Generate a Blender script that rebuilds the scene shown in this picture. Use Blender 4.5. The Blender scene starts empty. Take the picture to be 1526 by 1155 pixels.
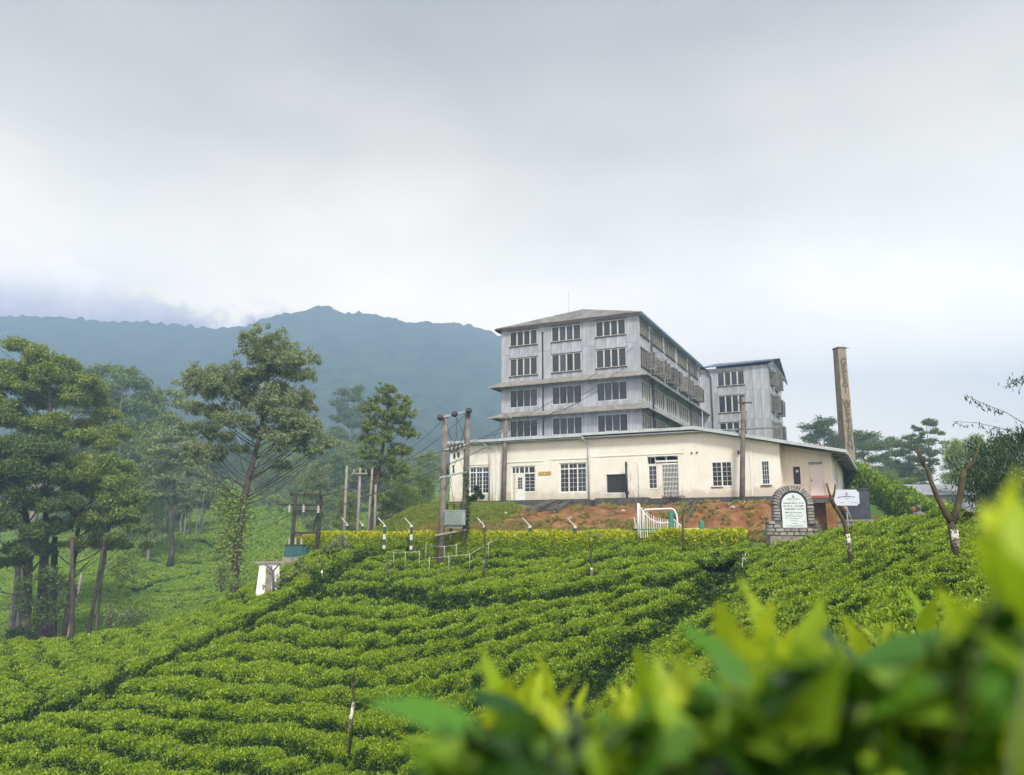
import bpy, math, random
import numpy as np
from mathutils import Vector, Matrix

# ------------------------------------------------------------------ camera, sky, sun, exposure
sc = bpy.context.scene
col = sc.collection
FPX, VOFF = 1180.0, 220.0
PITCH = math.atan2(VOFF, FPX)
cam_d = bpy.data.cameras.new('camera')
cam = bpy.data.objects.new('camera', cam_d); col.objects.link(cam); sc.camera = cam
cam_d.sensor_width = 36.0
cam_d.lens = FPX / 1526.0 * 36.0
cam_d.clip_start = 0.02; cam_d.clip_end = 6000
cam.rotation_euler = (math.pi / 2 + PITCH, 0, 0)
cam_d.dof.use_dof = True; cam_d.dof.focus_distance = 42.0; cam_d.dof.aperture_fstop = 2.9

SUN_EL, SUN_AZ = math.radians(44), math.radians(166)      # azimuth measured from +Y towards +X
world = bpy.data.worlds.new('World'); sc.world = world; world.use_nodes = True
wn = world.node_tree; wn.nodes.clear()
def WN(t, **k):
    n = wn.nodes.new(t)
    for a, b in k.items(): setattr(n, a, b)
    return n
WL = wn.links.new
w_out = WN('ShaderNodeOutputWorld'); w_bg = WN('ShaderNodeBackground'); w_bg.inputs[1].default_value = 0.1
sky = WN('ShaderNodeTexSky', sky_type='NISHITA'); sky.sun_disc = False
sky.sun_elevation = SUN_EL; sky.sun_rotation = SUN_AZ; sky.air_density = 1.0; sky.dust_density = 3.0
tc = WN('ShaderNodeTexCoord'); sep = WN('ShaderNodeSeparateXYZ'); WL(tc.outputs['Generated'], sep.inputs[0])
# overcast deck: bright towards the horizon, greyer overhead (values are ten times the radiance: the background strength is 0.1)
ramp = WN('ShaderNodeValToRGB'); r = ramp.color_ramp
stops = [(0.0, (1.34, 1.11, .86)), (0.20, (1.08, .93, .765)), (0.32, (.66, .59, .49)), (0.45, (.372, .328, .266)), (0.56, (.238, .210, .174)), (0.66, (.178, .160, .138)), (1.0, (.19, .18, .175))]
while len(r.elements) < len(stops): r.elements.new(.5)
for e, (pp, c) in zip(r.elements, stops): e.position = pp; e.color = (*c, 1)
WL(sep.outputs['Z'], ramp.inputs[0])
mp = WN('ShaderNodeMapping'); WL(tc.outputs['Generated'], mp.inputs[0]); mp.inputs['Scale'].default_value = (1.0, 1.0, 2.0)
nz = WN('ShaderNodeTexNoise'); WL(mp.outputs[0], nz.inputs['Vector']); nz.inputs['Scale'].default_value = 3.4; nz.inputs['Detail'].default_value = 3; nz.inputs['Roughness'].default_value = .45
mr = WN('ShaderNodeMapRange'); WL(nz.outputs['Fac'], mr.inputs[0])
for i, v in ((1, .3), (2, .7), (3, .84), (4, 1.12)): mr.inputs[i].default_value = v
mul = WN('ShaderNodeVectorMath', operation='SCALE'); WL(ramp.outputs[0], mul.inputs[0]); WL(mr.outputs[0], mul.inputs['Scale'])
mul2 = WN('ShaderNodeVectorMath', operation='SCALE'); WL(mul.outputs[0], mul2.inputs[0]); mul2.inputs['Scale'].default_value = 21.0
# low cloud bank rolling over the ridge: lavender grey, thicker towards the left
def wmath(op, a, b=None, c=None):
    n = WN('ShaderNodeMath', operation=op)
    for i, v in enumerate((a, b, c)):
        if v is None: continue
        if isinstance(v, (int, float)): n.inputs[i].default_value = v
        else: WL(v, n.inputs[i])
    return n.outputs[0]
azr = wmath('DIVIDE', sep.outputs['X'], wmath('MAXIMUM', sep.outputs['Y'], .05))
elv = wmath('DIVIDE', sep.outputs['Z'], wmath('MAXIMUM', sep.outputs['Y'], .05))
cn = WN('ShaderNodeTexNoise'); WL(tc.outputs['Generated'], cn.inputs['Vector']); cn.inputs['Scale'].default_value = 13; cn.inputs['Detail'].default_value = 7; cn.inputs['Roughness'].default_value = .62
top = wmath('MULTIPLY_ADD', azr, -.20, .232)          # cloud top: higher to the left
topn = wmath('ADD', top, wmath('MULTIPLY', wmath('SUBTRACT', cn.outputs['Fac'], .5), .26))
cm = WN('ShaderNodeMapRange', interpolation_type='SMOOTHSTEP'); WL(wmath('SUBTRACT', topn, elv), cm.inputs[0])
for i, v in ((1, -.01), (2, .04), (3, 0), (4, 1)): cm.inputs[i].default_value = v
fa = WN('ShaderNodeMapRange', interpolation_type='SMOOTHSTEP'); WL(azr, fa.inputs[0])
for i, v in ((1, .02), (2, -.28), (3, 0), (4, 1.0)): fa.inputs[i].default_value = v
cfac = wmath('MULTIPLY', cm.outputs[0], fa.outputs[0])
mixc = WN('ShaderNodeMix', data_type='RGBA'); WL(cfac, mixc.inputs[0]); WL(mul2.outputs[0], mixc.inputs[6])
ccol = WN('ShaderNodeMix', data_type='RGBA'); cgr = wmath('MULTIPLY_ADD', wmath('SUBTRACT', elv, .262), 11.0, wmath('MULTIPLY', wmath('SUBTRACT', cn.outputs['Fac'], .45), 1.6)); WL(wmath('MINIMUM', wmath('MAXIMUM', cgr, 0), 1), ccol.inputs[0]); ccol.inputs[6].default_value = (5.0, 4.6, 6.6, 1); ccol.inputs[7].default_value = (16.5, 14.6, 13.6, 1)
WL(ccol.outputs[2], mixc.inputs[7])
mixs = WN('ShaderNodeMix', data_type='RGBA'); mixs.inputs[0].default_value = .94
WL(sky.outputs[0], mixs.inputs[6]); WL(mixc.outputs[2], mixs.inputs[7]); WL(mixs.outputs[2], w_bg.inputs[0]); WL(w_bg.outputs[0], w_out.inputs[0])

sun_d = bpy.data.lights.new('sun', 'SUN'); sun_d.energy = 3.6; sun_d.angle = math.radians(11); sun_d.color = (1, .955, .87)
sun = bpy.data.objects.new('sun', sun_d); col.objects.link(sun)
sdir = Vector((math.sin(SUN_AZ) * math.cos(SUN_EL), math.cos(SUN_AZ) * math.cos(SUN_EL), math.sin(SUN_EL)))
sun.rotation_euler = sdir.to_track_quat('Z', 'Y').to_euler(); sun.location = sdir * 60

sc.view_settings.view_transform = 'Standard'; sc.view_settings.look = 'None'
sc.view_settings.exposure = 0.62; sc.view_settings.gamma = 1; sc.view_settings.use_curve_mapping = False
sc.render.engine = 'CYCLES'
cy = sc.cycles
cy.use_denoising = True; cy.max_bounces = 6; cy.diffuse_bounces = 3; cy.glossy_bounces = 2; cy.transmission_bounces = 3
cy.transparent_max_bounces = 8; cy.volume_bounces = 1; cy.caustics_reflective = False; cy.caustics_refractive = False
cy.use_adaptive_sampling = True; cy.adaptive_threshold = .015

HAZE_DENS = 0.00145
HAZE_COL = (.44, .63, .93)

# ------------------------------------------------------------------ helpers
_c, _s = math.cos(PITCH), math.sin(PITCH)
def at(x, y, D):
    """the point at forward distance D that the photograph shows at (x, y)"""
    u, w = x - 763.0, 577.5 - y
    k = D / (FPX * _c - w * _s)
    return np.array([u * k, D, (FPX * _s + w * _c) * k])
def pix(P):
    f = P[1] * _c + P[2] * _s; up = -P[1] * _s + P[2] * _c
    return 763 + FPX * P[0] / f, 577.5 - FPX * up / f
A2 = math.radians(25.4)
E1 = np.array([math.cos(A2), -math.sin(A2)]); E2 = np.array([math.sin(A2), math.cos(A2)])
ORG = np.array([9.875, 50.0])                       # the factory's own axes: s along its front, c into its depth
def loc(s, c, z=0.0):
    q = ORG + s * E1 + c * E2
    return np.array([q[0], q[1], z])
def sc_of(X, Y):
    dx, dy = X - ORG[0], Y - ORG[1]
    return dx * E1[0] + dy * E1[1], dx * E2[0] + dy * E2[1]
def smooth(a, b, x):
    t = np.clip((x - a) / (b - a), 0, 1)
    return t * t * (3 - 2 * t)

def tag(o, label=None, cat=None, group=None, kind=None):
    if label: o['label'] = label
    if cat: o['category'] = cat
    if group: o['group'] = group
    if kind: o['kind'] = kind
    return o
def thing(name, label, cat, p=(0, 0, 0), rz=0, group=None):
    o = bpy.data.objects.new(name, None); col.objects.link(o)
    o.empty_display_size = .3
    o.location = Vector([float(v) for v in p]); o.rotation_euler = (0, 0, rz)
    return tag(o, label, cat, group)
def link(name, me, mat=None, parent=None, p=None, rot=None, scale=None):
    if mat is not None and not me.materials: me.materials.append(mat)
    o = bpy.data.objects.new(name, me); col.objects.link(o)
    if parent is not None: o.parent = parent
    if p is not None: o.location = Vector([float(v) for v in p])
    if rot is not None: o.rotation_euler = rot
    if scale is not None: o.scale = scale if hasattr(scale, '__len__') else (scale,) * 3
    return o
def np_mesh(name, V, F, smooth_=False):
    V = np.ascontiguousarray(V, dtype=np.float32); F = np.ascontiguousarray(F, dtype=np.int32)
    me = bpy.data.meshes.new(name); n, k = F.shape
    me.vertices.add(len(V)); me.vertices.foreach_set('co', V.ravel())
    me.loops.add(n * k); me.loops.foreach_set('vertex_index', F.ravel())
    me.polygons.add(n); me.polygons.foreach_set('loop_start', np.arange(0, n * k, k, dtype=np.int32))
    me.polygons.foreach_set('loop_total', np.full(n, k, dtype=np.int32))
    if smooth_: me.polygons.foreach_set('use_smooth', np.ones(n, dtype=bool))
    me.update(calc_edges=True); return me

class MB:
    """collects boxes, tubes and grids into one mesh"""
    def __init__(s): s.v = []; s.f = []; s.sm = []
    def add(s, V, F, sm=False):
        b = len(s.v); s.v += [tuple(float(q) for q in v) for v in V]
        for f in F: s.f.append(tuple(b + i for i in f)); s.sm.append(sm)
        return s
    def box(s, x0, x1, y0, y1, z0, z1, M=None):
        V = [(x, y, z) for z in (z0, z1) for y in (y0, y1) for x in (x0, x1)]
        if M is not None: V = [tuple(M @ Vector(v)) for v in V]
        return s.add(V, [(0, 2, 3, 1), (4, 5, 7, 6), (0, 1, 5, 4), (2, 6, 7, 3), (0, 4, 6, 2), (1, 3, 7, 5)])
    def quadbox(s, q, n, d):
        """slab: quad q (4 points) thickened by d along -n"""
        n = np.array(n, float); q = [np.array(p, float) for p in q]
        V = q + [p - n * d for p in q]
        return s.add(V, [(0, 1, 2, 3), (7, 6, 5, 4), (0, 4, 5, 1), (1, 5, 6, 2), (2, 6, 7, 3), (3, 7, 4, 0)])
    def tube(s, pts, rad, n=8, cap=True):
        pts = [Vector([float(q) for q in p]) for p in pts]
        if not hasattr(rad, '__len__'): rad = [rad] * len(pts)
        V = []; F = []; m = len(pts); ref = None
        for i, p in enumerate(pts):
            t = (pts[min(i + 1, m - 1)] - pts[max(i - 1, 0)]).normalized()
            if ref is None: ref = Vector((1, 0, 0)) if abs(t.x) < .8 else Vector((0, 1, 0))
            a = (ref - t * ref.dot(t)).normalized(); ref = a; b = t.cross(a)
            for k in range(n):
                th = 2 * math.pi * k / n
                V.append(p + (a * math.cos(th) + b * math.sin(th)) * rad[i])
        for i in range(m - 1):
            for k in range(n):
                F.append((i * n + k, i * n + (k + 1) % n, (i + 1) * n + (k + 1) % n, (i + 1) * n + k))
        s.add(V, F, True)
        if cap:
            b = len(s.v) - m * n
            s.f.append(tuple(b + k for k in reversed(range(n)))); s.sm.append(False)
            s.f.append(tuple(b + (m - 1) * n + k for k in range(n))); s.sm.append(False)
        return s
    def mesh(s, name):
        me = bpy.data.meshes.new(name); me.from_pydata(s.v, [], s.f)
        me.polygons.foreach_set('use_smooth', s.sm); me.update(); return me
    def build(s, name, mat, parent=None, **k):
        return link(name, s.mesh(name), mat, parent, **k)

# ------------------------------------------------------------------ materials
def mat_base(name):
    m = bpy.data.materials.new(name); m.use_nodes = True
    return m, m.node_tree, m.node_tree.nodes['Principled BSDF']
def M_surf(name, c1, c2=None, scale=4.0, rough=.8, detail=6, bump=0.0, bscale=None, lo=.35, hi=.65, obj_var=0.0, metal=0.0, spec=None, streak=None, island=0.0, distort=0.0):
    """noise-mottled surface; streak = vertical streaking strength; obj_var = tint that differs per object"""
    m, nt, b = mat_base(name); L = nt.links.new; N = nt.nodes.new
    b.inputs['Roughness'].default_value = rough; b.inputs['Metallic'].default_value = metal
    if spec is not None: b.inputs['Specular IOR Level'].default_value = spec
    c2 = c2 or c1
    t = N('ShaderNodeTexCoord'); n = N('ShaderNodeTexNoise'); n.inputs['Scale'].default_value = scale; n.inputs['Detail'].default_value = detail
    n.inputs['Roughness'].default_value = .62; n.inputs['Distortion'].default_value = distort
    L(t.outputs['Object'], n.inputs['Vector'])
    r = N('ShaderNodeValToRGB'); r.color_ramp.elements[0].position = lo; r.color_ramp.elements[1].position = hi
    r.color_ramp.elements[0].color = (*c1, 1); r.color_ramp.elements[1].color = (*c2, 1); L(n.outputs['Fac'], r.inputs[0])
    out = r.outputs[0]
    def darken(fac_out, lo_, hi_, a, b_):
        nonlocal out
        q = N('ShaderNodeMapRange'); L(fac_out, q.inputs[0])
        for i, v in ((1, lo_), (2, hi_), (3, a), (4, b_)): q.inputs[i].default_value = v
        sv = N('ShaderNodeVectorMath'); sv.operation = 'SCALE'; L(out, sv.inputs[0]); L(q.outputs[0], sv.inputs['Scale']); out = sv.outputs[0]
    if streak:
        mp = N('ShaderNodeMapping'); L(t.outputs['Object'], mp.inputs[0]); mp.inputs['Scale'].default_value = (7, 7, .45)
        n2 = N('ShaderNodeTexNoise'); n2.inputs['Scale'].default_value = 1.0; n2.inputs['Detail'].default_value = 5; L(mp.outputs[0], n2.inputs['Vector'])
        darken(n2.outputs['Fac'], .35, .65, 1 - streak, 1.0)
    if obj_var:
        oi = N('ShaderNodeObjectInfo'); darken(oi.outputs['Random'], 0, 1, 1 - obj_var, 1 + obj_var)
    if island:
        g = N('ShaderNodeNewGeometry'); darken(g.outputs['Random Per Island'], 0, 1, 1 - island, 1 + island)
    L(out, b.inputs['Base Color'])
    if bump:
        n3 = N('ShaderNodeTexNoise'); n3.inputs['Scale'].default_value = bscale or scale * 4; n3.inputs['Detail'].default_value = 5; L(t.outputs['Object'], n3.inputs['Vector'])
        bp = N('ShaderNodeBump'); bp.inputs['Strength'].default_value = bump; bp.inputs['Distance'].default_value = .05
        L(n3.outputs['Fac'], bp.inputs['Height']); L(bp.outputs[0], b.inputs['Normal'])
    return m
def M_leaf(name, ca, cb, cc=None, trans=.35, rough=.45, spec=.4, objv=.15):
    """leaves: colour differs per leaf and per clump, light passes through"""
    m, nt, b = mat_base(name); L = nt.links.new; N = nt.nodes.new
    g = N('ShaderNodeNewGeometry'); r = N('ShaderNodeValToRGB')
    if cc: r.color_ramp.elements.new(.5)
    cs = [ca, cb, cc] if cc else [ca, cb]
    for e, c in zip(r.color_ramp.elements, cs): e.color = (*c, 1)
    L(g.outputs['Random Per Island'], r.inputs[0])
    oi = N('ShaderNodeObjectInfo'); q = N('ShaderNodeMapRange'); L(oi.outputs['Random'], q.inputs[0]); q.inputs[3].default_value = 1 - objv; q.inputs[4].default_value = 1 + objv
    sv = N('ShaderNodeVectorMath'); sv.operation = 'SCALE'; L(r.outputs[0], sv.inputs[0]); L(q.outputs[0], sv.inputs['Scale'])
    L(sv.outputs[0], b.inputs['Base Color']); b.inputs['Roughness'].default_value = rough; b.inputs['Specular IOR Level'].default_value = spec
    tr = N('ShaderNodeBsdfTranslucent'); L(sv.outputs[0], tr.inputs[0]); mx = N('ShaderNodeMixShader'); mx.inputs[0].default_value = trans
    L(b.outputs[0], mx.inputs[1]); L(tr.outputs[0], mx.inputs[2]); L(mx.outputs[0], nt.nodes['Material Output'].inputs[0])
    return m
MT = {}
MT['wall'] = M_surf('cream_paint', (.80, .765, .66), (.86, .84, .77), .9, .85, bump=.15, bscale=14, streak=.05)
MT['white'] = M_surf('white_paint', (.74, .74, .72), (.84, .84, .83), 3, .6)
MT['plinth'] = M_surf('dark_plinth', (.05, .055, .07), (.09, .09, .10), 5, .8)
MT['sheet'] = M_surf('painted_sheet', (.37, .39, .44), (.53, .55, .60), 2.2, .6, obj_var=.09, streak=.30, lo=.3, hi=.7)
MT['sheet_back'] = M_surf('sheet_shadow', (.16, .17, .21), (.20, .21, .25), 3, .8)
MT['winframe'] = M_surf('weathered_frame', (.50, .49, .46), (.66, .65, .62), 8, .75)
MT['oldframe'] = M_surf('old_timber_frame', (.16, .15, .13), (.32, .30, .27), 8, .8)
MT['glass'] = M_surf('window_glass', (.012, .016, .024), (.035, .045, .06), 1.6, .15, spec=.4, obj_var=.8)
MT['dirtyglass'] = M_surf('dusty_glass', (.05, .05, .052), (.15, .145, .14), 2.5, .35, obj_var=.25)
MT['black'] = M_surf('black', (.012, .013, .016), (.03, .03, .035), 4, .5)
MT['sill'] = M_surf('rusty_sill', (.05, .035, .03), (.10, .06, .045), 5, .8)
MT['roof'] = M_surf('aged_roof_sheet', (.16, .155, .15), (.33, .315, .30), 1.2, .85, bump=.3, streak=.25, obj_var=.2)
MT['awning'] = M_surf('awning_sheet', (.20, .185, .16), (.34, .315, .28), 1.5, .85, obj_var=.10)
MT['fascia'] = M_surf('fascia_metal', (.42, .45, .48), (.55, .58, .60), 2, .5, obj_var=.08)
MT['bluefascia'] = M_surf('blue_fascia', (.07, .13, .28), (.12, .20, .38), 3, .6)
MT['pipe'] = M_surf('pipe_paint', (.50, .53, .58), (.60, .63, .68), 3, .5)
MT['darkpipe'] = M_surf('dark_pipe', (.05, .055, .075), (.10, .105, .13), 3, .6)
MT['greyroof'] = M_surf('zinc_roof', (.30, .31, .33), (.42, .43, .45), 2, .45, obj_var=.08)
MT['concrete'] = M_surf('concrete', (.22, .20, .17), (.38, .35, .30), 3, .9, bump=.4, streak=.25)
MT['darkconc'] = M_surf('mossy_concrete', (.05, .05, .045), (.16, .15, .13), 4, .9, bump=.5, streak=.3)
MT['chimney'] = M_surf('chimney_render', (.26, .21, .15), (.42, .35, .25), 1.3, .9, bump=.3, streak=.35)
MT['letter'] = M_surf('chimney_letter', (.085, .068, .05), (.15, .12, .085), 4, .9)
MT['wood'] = M_surf('pole_timber', (.13, .115, .10), (.28, .25, .22), 3, .9, bump=.4, streak=.3)
MT['greypole'] = M_surf('concrete_pole', (.24, .22, .20), (.38, .35, .32), 3, .9, bump=.3, streak=.2)
MT['tarpole'] = M_surf('tarred_pole', (.018, .017, .016), (.05, .045, .04), 3, .8)
MT['steel'] = M_surf('galvanised', (.25, .28, .30), (.38, .42, .44), 4, .45)
MT['iron'] = M_surf('dark_iron', (.02, .02, .022), (.06, .06, .06), 5, .6)
MT['trafo'] = M_surf('transformer_paint', (.22, .27, .26), (.30, .36, .35), 2, .45)
MT['teal'] = M_surf('teal_paint', (.015, .08, .085), (.03, .12, .12), 3, .5)
MT['gategreen'] = M_surf('gate_green', (.02, .20, .15), (.04, .27, .21), 3, .5)
MT['postgreen'] = M_surf('post_green', (.02, .06, .04), (.05, .09, .06), 5, .8)
MT['ceramic'] = M_surf('insulator', (.35, .33, .31), (.6, .58, .55), 3, .2)
MT['earth'] = M_surf('laterite', (.22, .10, .035), (.36, .18, .07), 1.6, .95, bump=.6, bscale=9, streak=.25)
MT['yellowplate'] = M_surf('yellow_plate', (.42, .25, .04), (.52, .33, .07), 3, .6)
MT['plate'] = M_surf('marble_plate', (.60, .68, .70), (.70, .76, .78), 2, .4)
MT['signwhite'] = M_surf('sign_white', (.56, .60, .72), (.64, .68, .78), 2, .5)
MT['ink'] = M_surf('ink', (.03, .06, .07), (.05, .08, .09), 4, .7)
MT['bluegrey'] = M_surf('bluegrey_panel', (.035, .042, .065), (.08, .09, .13), 2, .6, streak=.3)
MT['redpaint'] = M_surf('red_oxide', (.35, .07, .05), (.45, .11, .08), 3, .7)
MT['redpt'] = M_surf('red_mark', (.25, .01, .02), (.3, .02, .03), 3, .6)
MT['stone'] = M_surf('grey_stone', (.24, .22, .21), (.46, .43, .41), 7, .9, bump=.5, obj_var=.25)
MT['mortar'] = M_surf('mortar', (.10, .095, .09), (.17, .16, .15), 7, .95)
MT['bark'] = M_surf('bark', (.045, .038, .03), (.12, .10, .08), 2.5, .95, bump=.6, streak=.3)
MT['palebark'] = M_surf('pale_bark', (.20, .18, .155), (.44, .41, .36), 1.6, .9, bump=.3, streak=.35)
MT['mossbark'] = M_surf('mossy_bark', (.045, .038, .022), (.11, .09, .045), 6, .95, bump=.6)
MT['limewash'] = M_surf('limewash', (.15, .13, .09), (.70, .69, .65), 7, .9, lo=.44, hi=.52)
MT['wire'] = M_surf('wire', (.03, .032, .036), (.04, .042, .046), 3, .5)
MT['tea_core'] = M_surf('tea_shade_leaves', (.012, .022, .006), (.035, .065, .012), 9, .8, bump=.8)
# soil, grass, dead scrub and far groundcover on the one ground sheet, by where they grow
m, nt, b = mat_base('ground'); L = nt.links.new; N = nt.nodes.new
b.inputs['Roughness'].default_value = .95
t_ = N('ShaderNodeTexCoord')
def nnoise(scale, det=6):
    n = N('ShaderNodeTexNoise'); n.inputs['Scale'].default_value = scale; n.inputs['Detail'].default_value = det; L(t_.outputs['Object'], n.inputs['Vector']); return n.outputs['Fac']
def nramp(f, a, ca, b_, cb):
    r = N('ShaderNodeValToRGB'); r.color_ramp.elements[0].position = a; r.color_ramp.elements[1].position = b_
    r.color_ramp.elements[0].color = (*ca, 1); r.color_ramp.elements[1].color = (*cb, 1); L(f, r.inputs[0]); return r.outputs[0]
def nmix(f, a, b_):
    n = N('ShaderNodeMix'); n.data_type = 'RGBA'; L(f, n.inputs[0]); L(a, n.inputs[6]); L(b_, n.inputs[7]); return n.outputs[2]
veg = nramp(nnoise(.11, 9), .35, (.045, .10, .014), .65, (.10, .20, .025))
soil = nramp(nnoise(1.3, 8), .35, (.15, .060, .022), .65, (.33, .155, .06))
grass = nramp(nnoise(2.2, 8), .35, (.10, .20, .02), .65, (.28, .36, .05))
dry = nramp(nnoise(2.8, 8), .35, (.14, .10, .045), .65, (.40, .32, .14))
def attr(nm):
    a = N('ShaderNodeAttribute'); a.attribute_name = nm; return a.outputs['Fac']
c_ = nmix(attr('soil'), veg, soil); c_ = nmix(attr('grass'), c_, grass); c_ = nmix(attr('dry'), c_, dry)
L(c_, b.inputs['Base Color'])
bp = N('ShaderNodeBump'); bp.inputs['Strength'].default_value = .7; bp.inputs['Distance'].default_value = .12; L(nnoise(3.5, 9), bp.inputs['Height']); L(bp.outputs[0], b.inputs['Normal'])
MT['ground'] = m
# leaves
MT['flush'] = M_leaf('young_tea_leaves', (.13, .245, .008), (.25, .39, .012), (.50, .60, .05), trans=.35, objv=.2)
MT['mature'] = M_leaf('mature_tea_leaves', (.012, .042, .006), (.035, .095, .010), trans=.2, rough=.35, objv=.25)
MT['farflush'] = M_leaf('far_tea_leaves', (.20, .34, .015), (.34, .50, .035), trans=.3, objv=.2)
MT['hedge'] = M_leaf('golden_hedge_leaves', (.42, .50, .012), (.80, .76, .03), trans=.35, objv=.15)
MT['euc'] = M_leaf('gum_leaves', (.10, .17, .03), (.26, .34, .06), (.46, .52, .10), trans=.35, objv=.15)
MT['eucdark'] = M_leaf('dark_gum_leaves', (.08, .14, .04), (.20, .28, .07), trans=.3, objv=.2)
MT['oak'] = M_leaf('silver_oak_leaves', (.14, .18, .075), (.28, .34, .15), (.42, .47, .24), trans=.35, objv=.12)
MT['limeleaf'] = M_leaf('light_leaves', (.15, .23, .05), (.38, .47, .12), trans=.3, objv=.15)
MT['bamboo'] = M_leaf('bamboo_leaves', (.018, .045, .016), (.05, .10, .03), trans=.2, objv=.15)
MT['grassblade'] = M_leaf('grass_blades', (.20, .30, .04), (.42, .48, .09), trans=.3, objv=.2)
MT['ivy'] = M_leaf('ivy_leaves', (.05, .13, .015), (.16, .32, .03), trans=.3, objv=.15)
MT['scrubleaf'] = M_leaf('dry_scrub', (.24, .17, .06), (.62, .52, .17), trans=.25, objv=.2)

def add_splash(m, z0, z1, colr, amount, wscale=1.6):
    """mud splash and damp creeping up from the ground, ragged along its upper edge (fixed to the wall)"""
    nt = m.node_tree; L = nt.links.new; N = nt.nodes.new; b = nt.nodes['Principled BSDF']; src = b.inputs['Base Color'].links[0].from_socket
    t = N('ShaderNodeTexCoord'); sp = N('ShaderNodeSeparateXYZ'); L(t.outputs['Object'], sp.inputs[0])
    n = N('ShaderNodeTexNoise'); n.inputs['Scale'].default_value = wscale; n.inputs['Detail'].default_value = 9; n.inputs['Roughness'].default_value = .7; L(t.outputs['Object'], n.inputs['Vector'])
    q = N('ShaderNodeMapRange'); L(sp.outputs['Z'], q.inputs[0]); q.inputs[1].default_value = z0; q.inputs[2].default_value = z1; q.inputs[3].default_value = .42; q.inputs[4].default_value = -.25
    a = N('ShaderNodeMath'); a.operation = 'ADD'; L(q.outputs[0], a.inputs[0]); L(n.outputs['Fac'], a.inputs[1])
    r = N('ShaderNodeMapRange'); r.interpolation_type = 'SMOOTHSTEP'; L(a.outputs[0], r.inputs[0]); r.inputs[1].default_value = .52; r.inputs[2].default_value = .85; r.inputs[4].default_value = amount
    mx = N('ShaderNodeMix'); mx.data_type = 'RGBA'; L(r.outputs[0], mx.inputs[0]); L(src, mx.inputs[6]); mx.inputs[7].default_value = (*colr, 1); L(mx.outputs[2], b.inputs['Base Color'])
    n2 = N('ShaderNodeTexNoise'); n2.inputs['Scale'].default_value = 5.5; n2.inputs['Detail'].default_value = 8; L(t.outputs['Object'], n2.inputs['Vector'])
    r2 = N('ShaderNodeMapRange'); L(n2.outputs['Fac'], r2.inputs[0]); r2.inputs[1].default_value = .62; r2.inputs[2].default_value = .72; r2.inputs[4].default_value = .22
    m2 = N('ShaderNodeMix'); m2.data_type = 'RGBA'; L(r2.outputs[0], m2.inputs[0]); L(mx.outputs[2], m2.inputs[6]); m2.inputs[7].default_value = (.45, .42, .36, 1); L(m2.outputs[2], b.inputs['Base Color'])
add_splash(MT['wall'], 2.2, 3.9, (.40, .33, .24), .55)
# ------------------------------------------------------------------ terrain
def fbm(X, Y, f, seed, octv=3):
    rg = np.random.RandomState(seed); out = 0; a = 1.0
    for o in range(octv):
        for k in range(4):
            th = rg.rand() * 6.283; ph = rg.rand() * 6.283; ff = f * (.7 + .6 * rg.rand())
            out = out + a * np.sin((X * math.cos(th) + Y * math.sin(th)) * ff * 6.283 + ph + 1.3 * np.sin((X * math.sin(th) - Y * math.cos(th)) * ff * 3.1 + ph * 2))
        f *= 2.03; a *= .5
    return out / 4.0
CTRL_PX = [  # x, y, forward metres: the clipped top of the tea there
    (540, 818, 45), (620, 822, 43), (700, 826, 41.5), (800, 824, 39.5), (900, 822, 37.5), (1000, 822, 35.5), (1100, 822, 33.5),
    (600, 850, 40.5), (600, 900, 36), (600, 950, 32.5), (600, 1020, 28.5), (600, 1080, 25.5), (600, 1155, 22.5),
    (750, 850, 37.5), (750, 900, 32), (750, 950, 28.5), (750, 1020, 24.5), (750, 1090, 21.5), (750, 1155, 19.5),
    (900, 850, 33.5), (900, 900, 28.5), (900, 950, 25.3), (900, 1020, 21), (900, 1090, 17.5), (900, 1155, 15.5),
    (1020, 850, 30.5), (1085, 850, 28.5), (1045, 890, 25.8), (1100, 880, 25), (1100, 830, 31),
    (1180, 812, 31.5), (1240, 795, 31), (1300, 781, 30.5), (1360, 776, 30), (1430, 772, 29), (1526, 768, 27),
    (1180, 850, 26), (1300, 815, 24), (1420, 815, 19.5), (1526, 800, 19), (1130, 900, 22), (1200, 900, 19.5), (1350, 880, 15), (1500, 880, 12),
    (1050, 960, 19), (1150, 980, 15.5), (1300, 980, 10.5), (1450, 1000, 7), (1000, 1060, 14), (1120, 1090, 9.5), (1000, 1155, 9.5), (1250, 1155, 5), (1480, 1155, 3),
    (450, 850, 43.5), (400, 885, 43), (340, 905, 43.5), (270, 925, 44.5), (180, 940, 45.5), (90, 952, 46), (0, 960, 46), (-120, 966, 46),
    (400, 930, 36), (300, 950, 36.5), (200, 975, 37), (80, 1000, 37), (-80, 1020, 36), (300, 1010, 31), (150, 1040, 31), (0, 1075, 29.5), (-100, 1110, 28.5),
    (450, 1000, 31), (450, 1080, 26.5), (450, 1155, 23.5), (300, 1080, 27), (300, 1155, 24), (150, 1155, 24.5), (0, 1155, 25), (-120, 1155, 26),
]
ctrl = [tuple(at(*q)) for q in CTRL_PX]
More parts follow.
